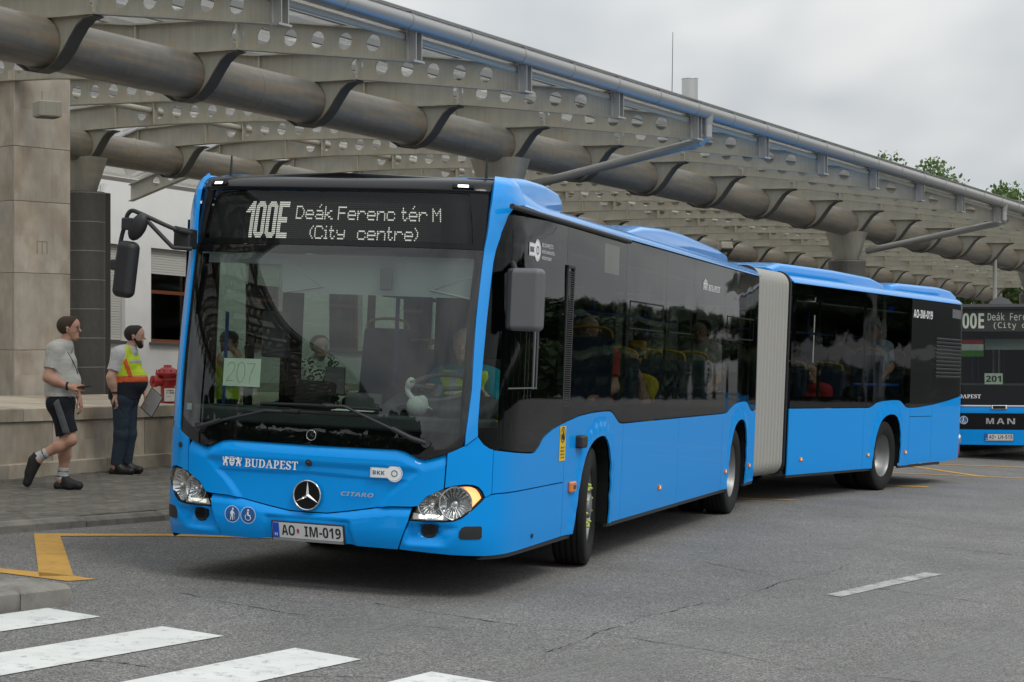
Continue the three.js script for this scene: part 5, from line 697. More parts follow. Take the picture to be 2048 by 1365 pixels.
// ---- rear section
const bandR = [[-0.86, 1.14], [-3.45, 1.14], [-3.54, 1.145], [-3.63, 1.165], [-3.76, 1.205], [-3.97, 1.23], [-4.35, 1.243], [-4.56, 1.243], [-4.66, 1.235], [-4.73, 1.21], [-4.82, 1.17], [-4.88, 1.15], [-4.95, 1.14], [-5.05, 1.135], [-5.38, 1.142], [-6.02, 1.18], [-6.69, 1.24], [-7.36, 1.32]];
for (const [S, sd] of [[skinL, 1], [skinRt, -1]]) {
  const bl = (za, zb, d) => cutLine(bandR, za, zb).map(([z, y]) => [-z, y + d]).reverse(), lip = (s, y) => { let d = 9; for (const [a, b] of arch23(-4.24)) d = min(d, hypot(-s - a, y - b)); return 0.016 * smooth(0.16, 0.03, d); };
  rpart('side_panel', panel(S, [[0.86, 0.325], [3.317, 0.325], ...bl(-0.86, -3.317, -0.006)], { ds: 0.5, dy: 0.15 }), paint);
  rpart('wheel_arch_panel', panel(S, [[3.323, 0.325], ...arch23(-4.24).map(([z, y]) => [-z, max(y, 0.325)]), [5.052, 0.325], ...bl(-3.323, -5.052, -0.006)], { ds: 0.045, dy: 0.045, relief: lip }), paint);
  rpart('flap_panel', panel(S, [[5.058, 0.335], [5.968, 0.345], [5.968, 1.004], [5.058, 1.004]], { ds: 0.3, dy: 0.2 }), paint); rpart('side_panel', panel(S, [[5.058, 1.012], [5.968, 1.012], ...bl(-5.058, -5.968, -0.006)], { ds: 0.3, dy: 0.1 }), paint);
  rpart('rear_corner', panel(S, [[5.975, 0.345], [6.5, 0.335], [7.0, 0.355], [7.35, 0.375], [8.9, 0.38], [8.9, 2.7], [7.42, 2.7], [7.42, 1.33], ...bl(-5.975, -7.36, -0.006)], { ds: 0.04, dy: 0.1 }), paint);
  rpart('roof_rail', panel(S, [[0.86, 2.672], [6.95, 2.672], [7.42, 2.706], [8.9, 2.706], [8.9, 2.859], [0.86, 2.859]], { ds: 0.08, dy: 0.02, relief: (s, y) => 0.018 * smooth(2.72, 2.70, y) * smooth(7.3, 6.9, s) }), paintTop);
  for (const P of [[[0.86, 0.293], [3.63, 0.293], [3.63, 0.322], [0.86, 0.322]], [[4.7, 0.293], [6.4, 0.30], [6.4, 0.332], [4.7, 0.322]]]) rpart('skirt_rail', panel(S, P, { off: -0.004, ds: 0.5, thick: 0.03 }), mat.plastic);
  const gs = []; const ar = arch23(-4.24); for (let i = 0; i + 1 < ar.length; i++) { const [za, ya] = ar[i], [zb, yb] = ar[i + 1]; gs.push(tri([sd * 1.262, ya, za, sd * 1.262, yb, zb, sd * 0.62, yb, zb, sd * 0.62, ya, za], [0, 1, 2, 0, 2, 3])); } gs.push(box(0.02, 0.85, 1.3, sd * 0.62, 0.7, -4.24)); rpart('wheel_well', gs, mat.black);
  rpart('inner_lining', [panel(S, [[0.86, 0.34], [3.6, 0.34], [3.6, 1.12], [0.86, 1.12]], { off: -0.03, ds: 1, dy: 1, thick: 0 }), panel(S, [[4.75, 0.36], [7.4, 0.4], [7.4, 1.25], [5.0, 1.1], [4.75, 1.1]], { off: -0.03, ds: 0.3, dy: 0.4, thick: 0 })], mat.black);
  const edges = [0.865, 1.73, 3.27, 5.03, 5.97, 7.40];
  for (let i = 0; i < 5; i++) { const a = edges[i] + 0.002, b = edges[i + 1] - 0.002; rpart('side_window', panel(S, [[a, 2.664], [b, 2.664], ...bl(-a, -b, 0.004)].reverse(), { ds: 0.08 + 0.3 * (i < 4), dy: 0.2, thick: 0 }), i < 3 ? (sd > 0 ? sideGlass : darkGlass) : mat.blackGloss); }
  const fr = (P) => panel(S, P, { off: -0.008, ds: 0.4, dy: 0.4, thick: 0 }), fs = [fr([[0.865, 1.285], ...cutLine(bandR, -0.865, -5.03).map(([z, y]) => [-z, y]), [5.03, 1.285]]), fr([[0.865, 2.52], [5.03, 2.52], [5.03, 2.665], [0.865, 2.665]])]; for (const [z, w] of [[0.93, 0.07], [1.73, 0.05], [3.27, 0.05], [5.0, 0.05]]) fs.push(fr([[z - w, 1.2], [z + w, 1.2], [z + w, 2.55], [z - w, 2.55]])); rpart('window_border', fs, frit);
}
{
  const S = skinL; for (let k = 0; k < 11; k++) rpart('louvre', onSkin(rbox(1.08, 0.036, 0.022, 0.008, 0, 0, 0, -0.45), S, 6.60, 1.58 + k * 0.055, 0.002, -1), k % 2 ? mat.plastic : mat.plastic);
  rpart('service_hatch', panel(S, [[6.74, 2.46], [7.14, 2.45], [7.14, 2.58], [6.74, 2.59]], { off: 0.004, ds: 0.1, dy: 0.1 }), mat.greyPlastic);
  rpart('lettering', decal(S, flatText('AO-IM-019', 'bold', 0.79, 0.118), 5.48, 2.462, 0.004, 1), mat.whitePrint);
  for (const z of [1.26, 3.51, 4.93]) { const m = rpart('side_marker', onSkin(rbox(0.085, 0.045, 0.016, 0.006), S, z, 0.51, 0.006), mat.orange); mesh('lamp_insert', onSkin(rbox(0.028, 0.026, 0.01, 0.003), S, z, 0.51, 0.012), std([0.95, 0.7, 0.3], 0.4, { emissive: lin(1, 0.5, 0.12), emissiveIntensity: 0.4 }), m); }
  rpart('rear_reflector', onSkin(rbox(0.05, 0.14, 0.016, 0.006), S, 7.3, 0.49, 0.004), std([0.45, 0.06, 0.02], 0.3)); rpart('filler_cap', onSkin(put(lathe([[0.001, 0.03], [0.05, 0.025], [0.075, 0.0], [0.075, -0.01]], 24), 0, 0, 0, PI / 2), S, 7.33, 0.655, 0.0), mat.chrome);
  rpart('rear_wall', box(2.3, 1.9, 0.06, 0, 1.5, -7.42), mat.black);
  rpart('roof', lid(skinL, 7.6, 0.86, 30, (t) => skinRt(t, 2.859)), roofMat); rpart('ceiling', box(2.36, 0.02, 6.3, 0, 2.46, -4.0), interiorGrey); rpart('floor', [box(1.84, 0.06, 6.4, 0, 0.36, -4.0), box(2.4, 0.06, 2.7, 0, 0.36, -2.2), box(2.44, 0.9, 2.2, 0, 0.8, -6.1)], floorMat);
  for (const sd of [1, -1]) { wheel(sd * 1.09, -4.24, true, 0, rpart); wheel(sd * 0.78, -4.24, true, 0, rpart); }
}
// ---- roof pods
const podS = (prof, w, x) => { const g = toCreasedNormals(new THREE.ExtrudeGeometry(shape(prof), { depth: w - 0.2, bevelEnabled: true, bevelSize: 0.05, bevelThickness: 0.10, bevelSegments: 5 }), 0.75); return g.applyMatrix4(M4().set(0, 0, -1, x + w / 2 - 0.1, 0, 1, 0, 0, 1, 0, 0, 0, 0, 0, 0, 1)); };
for (const sd of [1, -1]) part('roof_pod', podS([[2.24, 2.74], [2.20, 2.81], [2.05, 2.855], [1.8, 2.88], [1.4, 2.885], [1.1, 2.865], [1.0, 2.83], [0.98, 2.79], [1.05, 2.74]].reverse(), 0.64, sd * 0.85), paintTop);
part('roof_pod', podS([[-1.35, 2.76], [-2.0, 2.83], [-2.8, 2.875], [-3.6, 2.89], [-5.4, 2.855], [-5.85, 2.82], [-5.95, 2.74], [-5.9, 2.72]].reverse(), 2.14, 0), paintTop);
rpart('roof_pod', podS([[-0.68, 2.72], [-0.66, 2.80], [-0.9, 2.86], [-2.6, 2.875], [-3.9, 2.855], [-4.35, 2.80], [-4.45, 2.72]].reverse(), 2.14, 0), paintTop);
rpart('roof_pod', podS([[-4.68, 2.72], [-4.72, 2.79], [-5.0, 2.83], [-6.6, 2.86], [-7.15, 2.84], [-7.38, 2.78], [-7.46, 2.70]].reverse(), 2.16, 0), paintTop);
{ const ac = rpart('air_conditioner', rbox(1.5, 0.26, 0.42, 0.04, -0.25, 2.84, -0.30), std([0.62, 0.61, 0.56], 0.5)); const fins = []; for (let k = 0; k < 9; k++) fins.push(box(0.3, 0.007, 0.012, 0.25, 2.80 + k * 0.014, -0.085)); mesh('grille', fins, mat.greyPlastic, ac); }
for (const s of [-0.95, 1.0]) part('antenna', [cyl(0.012, 0.006, 0.16, s, 2.94, 2.28), rbox(0.22, 0.02, 0.06, 0.006, s + (s < 0 ? 0.1 : -0.02), 2.868, 2.28)], mat.plastic);
// ---- mirrors
{
  const m = part('wing_mirror', rbox(0.235, 0.425, 0.13, 0.04, 1.39, 2.045, 2.47, 0, -0.10, 0, 4), mat.greyPlastic); mesh('mirror_edge', rbox(0.06, 0.42, 0.15, 0.025, 1.29, 2.045, 2.45, 0, -0.1), mat.plastic, m); mesh('mirror_arm', [bar([1.22, 2.3, 2.30], [1.30, 2.22, 2.43], 0.02), bar([1.22, 1.85, 2.3], [1.30, 1.90, 2.43], 0.02)], mat.plastic, m);
  const z = 2.75, P = (x, y, d = 0) => [x, y, z + d], a = part('mirror_arm', [pipe([P(-1.06, 2.43, -0.1), P(-1.13, 2.45), P(-1.30, 2.52, 0.05), P(-1.37, 2.55, 0.07), P(-1.44, 2.568, 0.07), P(-1.47, 2.54, 0.07), P(-1.49, 2.48, 0.06), P(-1.52, 2.39, 0.05), P(-1.55, 2.20, 0.05)], 0.0155, 10, true, 60), pipe([P(-1.05, 2.32, -0.1), P(-1.14, 2.32), P(-1.19, 2.37, 0.02), P(-1.33, 2.51, 0.06)], 0.0155, 10, false, 30), bar(P(-1.07, 2.435, -0.12), P(-1.13, 2.45, 0), 0.024)], mat.plastic);
  mesh('arm_bracket', [rbox(0.13, 0.14, 0.12, 0.012, -1.12, 2.39, z - 0.14)], mat.plastic, a);
  mesh('mirror_housing', put(new RoundedBoxGeometry(0.17, 0.40, 0.11, 5, 0.05), -1.475, 2.155, z + 0.05, 0, -0.25, -0.10), mat.plastic, a); mesh('mirror_clamp', [rbox(0.075, 0.075, 0.06, 0.012, -1.545, 2.185, z + 0.06), rbox(0.085, 0.085, 0.07, 0.012, -1.465, 2.475, z + 0.06)], mat.plastic, a);
  mesh('kerb_mirror', put(sph(0.105, 0, 0, 0, 0.62, 1.05, 0.5), -1.385, 2.455, z + 0.07, 0, -0.3, -0.62), mat.plastic, a);
}
// ---- inside the bus
{
  const d = part('dashboard', [rbox(2.2, 0.12, 0.42, 0.03, 0, 1.16, 2.30), rbox(2.2, 0.5, 0.10, 0.02, 0, 0.95, 2.12), rbox(0.78, 0.14, 0.34, 0.05, 0.68, 1.27, 2.12, 0.25)], dashMat); mesh('air_slots', [-0.8, -0.45, -0.1, 0.25, 0.6, 0.9].map((x) => box(0.24, 0.004, 0.02, x, 1.222, 2.46)), mat.black, d);
  const sw = part('steering_wheel', put(new THREE.TorusGeometry(0.225, 0.019, 12, 40), 0, 0, 0, 0, 0, 0).applyMatrix4(M4().makeRotationX(-1.15)).applyMatrix4(M4().makeTranslation(0.62, 1.415, 2.0)), mat.greyPlastic); mesh('spokes', [bar([0.62, 1.40, 2.0], [0.42, 1.42, 2.0], 0.018), bar([0.62, 1.40, 2.0], [0.82, 1.42, 2.0], 0.018), bar([0.62, 1.42, 2.0], [0.62, 1.2, 2.1], 0.04)], mat.greyPlastic, sw);
  part('sun_blind', [box(1.45, 0.25, 0.006, 0.31, 2.165, 2.47), box(2.1, 0.075, 0.03, 0, 2.275, 2.46)], blind); part('blind_arms', [bar([-0.41, 2.04, 2.475], [-0.10, 2.09, 2.48], 0.006), bar([-0.10, 2.09, 2.48], [-0.35, 2.24, 2.47], 0.004), bar([1.02, 2.03, 2.475], [0.70, 2.09, 2.48], 0.006), bar([0.7, 2.09, 2.48], [1.02, 2.2, 2.47], 0.004)], mat.alu);
  part('rain_sensor', rbox(0.09, 0.15, 0.03, 0.015, 0.39, 2.15, 2.53), mat.greyPlastic);
  part('ticket_terminal', [rbox(0.29, 0.22, 0.10, 0.02, -0.235, 1.31, 2.24, -0.2), bar([-0.235, 1.1, 2.25], [-0.235, 1.25, 2.25], 0.03)], mat.black); part('side_box', rbox(0.20, 0.35, 0.10, 0.02, -0.88, 1.745, 1.55), mat.greyPlastic); part('fare_box', [rbox(0.3, 0.22, 0.22, 0.03, -0.02, 1.23, 1.75), box(0.16, 0.2, 0.02, -0.36, 1.42, 1.6)], interiorGrey);
  part('cab_partition', [rbox(0.05, 1.0, 0.9, 0.015, 0.17, 0.9, 1.45), rbox(1.05, 2.0, 0.05, 0.015, 0.72, 1.4, 0.98)], mat.black);
  part('driver_seat', [rbox(0.5, 0.12, 0.48, 0.04, 0.62, 0.87, 1.5), rbox(0.5, 0.72, 0.12, 0.05, 0.62, 1.27, 1.22, -0.12), rbox(0.28, 0.2, 0.1, 0.04, 0.62, 1.72, 1.17)], std([0.02, 0.022, 0.026], 0.85));
  const seatG = merge([rbox(0.44, 0.09, 0.42, 0.03, 0, 0.47, 0), rbox(0.44, 0.62, 0.07, 0.03, 0, 0.82, -0.23, -0.14), box(0.05, 0.42, 0.3, 0, 0.23, 0)]), grip = merge([pipe([[-0.2, 1.05, -0.25], [-0.18, 1.18, -0.27], [0.18, 1.18, -0.27], [0.2, 1.05, -0.25]], 0.013, 8, true, 24)]);
  const seatAt = (x, z, y, rear) => { const s = (rear ? rpart : part)('seat', seatG, seatMat); s.applyMatrix4(M4()); const m = M4().makeTranslation(x, y, z); s.matrix.identity(); s.position.set(0, 0, 0); s.quaternion.identity(); s.applyMatrix4(rear ? rearM.clone().multiply(m) : m); mesh('grab_handle', grip, yellowPlastic, s); };
  for (const [x, z, y] of [[0.93, -0.55, 0.72], [0.93, -1.45, 0.55], [0.48, -1.45, 0.55], [0.93, -2.5, 0.55], [0.48, -2.5, 0.55], [0.93, -3.4, 0.55], [0.93, -4.5, 0.55], [-0.93, -0.6, 0.72], [-0.93, -1.5, 0.55], [-0.93, -2.2, 0.55], [-0.93, -4.8, 0.72], [0.5, -0.5, 0.72], [-0.5, -1.5, 0.55]]) seatAt(x, z, y, false);
  for (const [x, z, y] of [[0.93, -1.4, 0.5], [0.93, -2.6, 0.5], [0.93, -4.0, 0.72], [0.93, -4.9, 0.72], [-0.93, -3.9, 0.72], [-0.93, -4.8, 0.72], [0.48, -4.9, 0.72]]) seatAt(x, z, y, true);
  const pole = (x, z, rear) => (rear ? rpart : part)('hand_pole', bar([x, 0.4, z], [x, 2.44, z], 0.017), poleMat);
  pole(-0.35, 0.4); pole(0.35, -0.9); pole(-0.4, -2.4); pole(0.35, -3.0); pole(-0.4, -4.1); pole(0.35, -5.2); pole(0.35, -2.0, true); pole(0.35, -3.5, true); part('hand_rail', [bar([0.4, 2.1, 0.6], [0.4, 2.1, -6.4], 0.016), bar([-0.4, 2.1, 0.6], [-0.4, 2.1, -6.4], 0.016)], poleMat); rpart('hand_rail', [bar([0.4, 2.1, -1.0], [0.4, 2.1, -5.5], 0.016), bar([1.1, 1.44, -3.3], [1.1, 1.44, -5.0], 0.022)], poleMat);
  part('ticket_validator', [rbox(0.16, 0.30, 0.12, 0.02, 0.72, 1.70, -3.35)], yellowPlastic); rpart('ticket_validator', rbox(0.1, 0.4, 0.1, 0.02, 0.5, 1.72, -1.62), yellowPlastic);
  part('inner_lamp', box(0.1, 0.015, 7.6, -0.55, 2.44, -2.4), std([0.5, 0.5, 0.48], 0.5));
}
// things lying on the dashboard and stuck behind the glass
const inBus = (o, x, y, z) => { o.position.set(x, y, z); o.updateMatrix(); o.applyMatrix4(busBasis); return o; };
{
  const p = inBus(thing('paper_sign', 'pale paper sheet with handwritten number 207 behind the left windscreen', 'paper sign'), 0, 0, 0);
  mesh('sheet', panel(skinF, [[-0.705, 1.372], [-0.412, 1.374], [-0.418, 1.568], [-0.712, 1.564]], { off: -0.012, ds: 0.08, dy: 0.1, thick: 0.001 }), std([0.66, 0.72, 0.60], 0.85), p);
  const pen = (pts, s0) => decal(skinF, new THREE.ShapeGeometry(pts.slice(1).map((b, i) => { const a = pts[i], dx = b[0] - a[0], dy = b[1] - a[1], l = hypot(dx, dy), nx = -dy / l * 0.0011, ny = dx / l * 0.0011; return shape([[a[0] - nx, a[1] - ny], [b[0] - nx, b[1] - ny], [b[0] + nx, b[1] + ny], [a[0] + nx, a[1] + ny]]); })), s0, 1.47, -0.0105);
  const oval = []; for (let i = 0; i <= 24; i++) { const a = i / 24 * 2 * PI; oval.push([0.031 * cos(a), 0.07 * sin(a)]); }
  mesh('handwriting', [pen([[-0.03, 0.035], [-0.015, 0.062], [0.008, 0.068], [0.028, 0.055], [0.03, 0.03], [0.01, -0.01], [-0.012, -0.035], [-0.03, -0.066], [0.0, -0.058], [0.025, -0.062]], -0.648), pen(oval, -0.566), pen([[-0.03, 0.06], [0.0, 0.064], [0.032, 0.062], [0.012, 0.02], [-0.002, -0.03], [-0.004, -0.075]], -0.49)], mat.ink, p);
  const s = inBus(thing('sticker', 'small pale registration sticker low in the left corner of the windscreen', 'sticker'), 0, 0, 0); mesh('sticker_sheet', panel(skinF, [[-1.035, 1.19], [-0.965, 1.19], [-0.965, 1.235], [-1.035, 1.235]], { off: -0.004, thick: 0.001 }), std([0.42, 0.47, 0.40], 0.7), s); mesh('sticker_band', panel(skinF, [[-1.035, 1.192], [-1.015, 1.192], [-1.015, 1.233], [-1.035, 1.233]], { off: -0.0025, thick: 0 }), plateBlue, s);
  const st = inBus(thing('paper_stack', 'loose white sheets of paper lying on the dashboard', 'papers'), 0.1, 1.225, 2.30); mesh('sheet', [box(0.30, 0.004, 0.18, 0, 0.004, 0, 0, 0.2), box(0.29, 0.003, 0.18, 0.02, 0.011, 0.0, 0.08, 0.05)], mat.paper, st);
  const q = inBus(thing('plush_goose', 'white plush goose lying on the dashboard behind the windscreen', 'soft toy'), 0.59, 1.24, 2.40);
  mesh('goose_body', [put(sph(0.072, 0, 0, 0, 1.1, 0.95, 0.85, 20), 0.02, 0.05, 0), put(sph(0.05, 0, 0, 0, 0.9, 1, 0.8), 0.05, 0.075, 0), pipe([[-0.01, 0.09, 0], [-0.045, 0.13, 0.01], [-0.055, 0.16, 0.012], [-0.05, 0.19, 0.015]], 0.019, 10, true, 16), put(sph(0.034, 0, 0, 0, 0.9, 1.25, 0.85), -0.035, 0.205, 0.015, 0, 0, -0.4)], std([0.62, 0.63, 0.60], 0.95, { map: rep(tFabric, 3, 3) }), q);
  mesh('beak', put(new THREE.ConeGeometry(0.014, 0.04, 10), 0.0, 0.225, 0.03, 0, 0, -1.1), std([0.25, 0.25, 0.24], 0.8), q); mesh('eye', sph(0.006, -0.022, 0.215, 0.042), mat.ink, q); mesh('tail', put(new THREE.ConeGeometry(0.012, 0.07, 8), 0.105, 0.04, 0, 0, 0, -2.0), std([0.6, 0.61, 0.58], 0.95), q); mesh('dark_foot', put(sph(0.045, 0, 0, 0, 1.4, 0.55, 0.9), -0.075, 0.025, -0.01), mat.black, q);
}
// ---------------------------------------------------------------- people: one smooth body from a field of tapered bones, clothes as shells over it
const V = (a) => new THREE.Vector3(...a);
function boneField(bones, k) {                                       // smooth union of tapered capsules [a, b, ra, rb, cut?]; cut = [point, normal] trims the end flat
  const B = bones.map(([a, b, ra, rb, cut, kk]) => { const dx = b[0] - a[0], dy = b[1] - a[1], dz = b[2] - a[2]; return { a, d: [dx, dy, dz], l2: dx * dx + dy * dy + dz * dz || 1e-9, ra, rb: rb ?? ra, cut, k: kk ?? k }; });
  return (x, y, z) => {
    let m = 9;
    for (const q of B) {
      const px = x - q.a[0], py = y - q.a[1], pz = z - q.a[2], t = clamp((px * q.d[0] + py * q.d[1] + pz * q.d[2]) / q.l2, 0, 1);
      let d = sqrt((px - t * q.d[0]) ** 2 + (py - t * q.d[1]) ** 2 + (pz - t * q.d[2]) ** 2) - lerp(q.ra, q.rb, t);
      if (q.cut) d = max(d, (x - q.cut[0][0]) * q.cut[1][0] + (y - q.cut[0][1]) * q.cut[1][1] + (z - q.cut[0][2]) * q.cut[1][2]);
      const h = max(q.k - abs(m - d), 0) / q.k; m = min(m, d) - h * h * q.k * 0.25;
    }
    return m;
  };
}
function meshField(f, lo, hi, N) {
  const mc = new MarchingCubes(N, mat.black, false, false, 90000), c = [0, 1, 2].map((i) => (lo[i] + hi[i]) / 2), e = [0, 1, 2].map((i) => (hi[i] - lo[i]) / 2 * 1.06), H = N / 2;
  for (let kz = 0; kz < N; kz++) for (let j = 0; j < N; j++) for (let i = 0; i < N; i++) mc.field[i + j * N + kz * N * N] = -f(c[0] + (i - H) / H * e[0], c[1] + (j - H) / H * e[1], c[2] + (kz - H) / H * e[2]);
  mc.isolation = 0; mc.update();
  const n = mc.count ?? mc.geometry.drawRange.count, P = new Float32Array(n * 3), Q = new Float32Array(n * 3), h = 0.002;
  for (let i = 0; i < n; i++) {
    const x = c[0] + mc.positionArray[3 * i] * e[0], y = c[1] + mc.positionArray[3 * i + 1] * e[1], z = c[2] + mc.positionArray[3 * i + 2] * e[2];
    P.set([x, y, z], 3 * i); Q.set(norm3([f(x + h, y, z) - f(x - h, y, z), f(x, y + h, z) - f(x, y - h, z), f(x, y, z + h) - f(x, y, z - h)]), 3 * i);
  }
  for (let i = 0; i < n; i += 3) { const o = 3 * i, u = sub3(P.slice(o + 3, o + 6), P.slice(o, o + 3)), v = sub3(P.slice(o + 6, o + 9), P.slice(o, o + 3)), fn = cross3(u, v); if (fn[0] * Q[o] + fn[1] * Q[o + 1] + fn[2] * Q[o + 2] < 0) for (const A of [P, Q]) for (let q = 0; q < 3; q++) { const t = A[o + 3 + q]; A[o + 3 + q] = A[o + 6 + q]; A[o + 6 + q] = t; } }
  const g = new THREE.BufferGeometry(); g.setAttribute('position', new THREE.BufferAttribute(P, 3)); g.setAttribute('normal', new THREE.BufferAttribute(Q, 3));
  const uv = new Float32Array(n * 2); for (let i = 0; i < n; i++) { uv[2 * i] = (P[3 * i] + P[3 * i + 2]) * 4; uv[2 * i + 1] = P[3 * i + 1] * 4; } g.setAttribute('uv', new THREE.BufferAttribute(uv, 2)); return g;
}
function boundsOf(bones) { const lo = [9, 9, 9], hi = [-9, -9, -9]; for (const [a, b, ra, rb] of bones) for (const [p, r] of [[a, ra], [b, rb ?? ra]]) for (let i = 0; i < 3; i++) { lo[i] = min(lo[i], p[i] - r - 0.02); hi[i] = max(hi[i], p[i] + r + 0.02); } return [lo, hi]; }
const solid = (bones, k, N) => meshField(boneField(bones, k), ...boundsOf(bones), N);
const mix3 = (a, b, t) => [lerp(a[0], b[0], t), lerp(a[1], b[1], t), lerp(a[2], b[2], t)], add3 = (a, b) => [a[0] + b[0], a[1] + b[1], a[2] + b[2]];
const skinTone = std([0.52, 0.31, 0.23], 0.6), skinPale = std([0.50, 0.30, 0.22], 0.6), hairTex = { bumpMap: rep(tFabric, 2, 0.3), bumpScale: 0.01 }, hairBrown = std([0.055, 0.034, 0.021], 0.8, hairTex), hairDark = std([0.022, 0.019, 0.017], 0.8, hairTex), tFold = tex(256, 256, (i, j, c) => { const w = fbm(i / 40, j / 40, 6, 6, 805, 3) * 6; c[0] = c[1] = c[2] = fbm(i / 32 + w * 0.5, j / 32 + w * 0.5, 8, 8, 801, 2); }, false), cloth = (c, r = 0.9) => std(c, r, { map: rep(tFabric, 1.2, 1.2), bumpMap: rep(tFold, 0.55, 0.55), bumpScale: 0.007 });
// joints J: head, neck, shR, elR, wrR, haR, shL, elL, wrL, haL, hipR, knR, anR, toR, hipL, knL, anL, toL, pelvis, chest ; face = direction the face looks
function torsoBones(J, g, o = 0) { const w = sub3(J.shR, J.shL).map((q) => q * 0.2), p1 = add3(J.pelvis, w.map((q) => q * 0.9)), p2 = sub3(J.pelvis, w.map((q) => q * 0.9)), c1 = add3(J.chest, w), c2 = sub3(J.chest, w); return [[p1, c1, 0.125 * g + o, 0.118 * g + o], [p2, c2, 0.125 * g + o, 0.118 * g + o], ...(J.belly ? [[J.belly, J.belly, J.bellyR + o, J.bellyR + o]] : []), [J.shR, J.shL, 0.062 + o, 0.062 + o], [mix3(J.shR, J.neck, 0.35), mix3(J.shL, J.neck, 0.35), 0.066 + o, 0.066 + o], [c1, mix3(J.shR, c1, 0.3), 0.11 + o, 0.075 + o], [c2, mix3(J.shL, c2, 0.3), 0.11 + o, 0.075 + o]]; }
function handBones(wr, ha, up, s = 1) {                              // palm, four fingers of different lengths and a thumb, gently curled
  const d = norm3(sub3(ha, wr)), side = norm3(cross3(d, up)), n = cross3(side, d), at = (a, b, c) => [0, 1, 2].map((i) => wr[i] + d[i] * a * s + side[i] * b * s + n[i] * c * s), out = [[at(0.0, 0, 0), at(0.02, 0, 0), 0.027, 0.026], [at(0.025, 0.018, 0), at(0.085, 0.026, 0), 0.017, 0.014], [at(0.025, -0.018, 0), at(0.085, -0.026, 0), 0.017, 0.014], [at(0.03, 0, 0), at(0.088, 0, 0), 0.018, 0.015]];
  [[-0.028, 0.062, 0.0078], [-0.0095, 0.074, 0.0085], [0.0095, 0.080, 0.0088], [0.028, 0.072, 0.0085]].forEach(([b, l, r]) => { const k1 = at(0.088, b, 0), k2 = at(0.088 + l * 0.5, b * 1.05, -0.010), k3 = at(0.088 + l * 0.78, b * 1.05, -0.030), k4 = at(0.088 + l * 0.86, b, -0.052); out.push([k1, k2, r + 0.001, r, null, 0.006], [k2, k3, r, r * 0.95, null, 0.006], [k3, k4, r * 0.95, r * 0.85, null, 0.006]); });
  const t1 = at(0.03, 0.03, -0.005), t2 = at(0.062, 0.052, -0.022), t3 = at(0.092, 0.048, -0.036); out.push([t1, t2, 0.013, 0.011, null, 0.008], [t2, t3, 0.011, 0.009, null, 0.006]); return out;
}
function headBones(c, face, s = 1) {
  const f = norm3([face[0], 0, face[2]]), r = [f[2], 0, -f[0]], at = (a, b, h) => [c[0] + (f[0] * a + r[0] * b) * s, c[1] + (h + a * (face[1] || 0)) * s, c[2] + (f[2] * a + r[2] * b) * s];
  return { at, bones: [[at(-0.025, 0, 0.03), at(0.025, 0, 0.035), 0.088 * s, 0.082 * s], [at(0.03, 0.02, -0.035), at(0.045, 0.015, -0.085), 0.052 * s, 0.034 * s], [at(0.03, -0.02, -0.035), at(0.045, -0.015, -0.085), 0.052 * s, 0.034 * s], [at(0.075, 0, -0.09), at(0.07, 0, -0.095), 0.022 * s, 0.022 * s], [at(0.085, 0, 0.012), at(0.112, 0, -0.028), 0.009 * s, 0.013 * s, null, 0.015], [at(0.088, 0.018, -0.066), at(0.088, -0.018, -0.066), 0.0085 * s, 0.0085 * s, null, 0.008], [at(0.088, 0.018, -0.05), at(0.088, -0.018, -0.05), 0.008 * s, 0.008 * s, null, 0.008], [at(0.078, 0.045, 0.028), at(0.084, 0.012, 0.026), 0.010 * s, 0.010 * s, null, 0.012], [at(0.078, -0.045, 0.028), at(0.084, -0.012, 0.026), 0.010 * s, 0.010 * s, null, 0.012], ...[1, -1].flatMap((k) => [[at(-0.005, k * 0.078, 0.022), at(-0.012, k * 0.086, -0.028), 0.012 * s, 0.009 * s, null, 0.012], [at(0.002, k * 0.08, -0.0), at(-0.016, k * 0.09, 0.008), 0.008 * s, 0.008 * s, null, 0.012]])] };
}
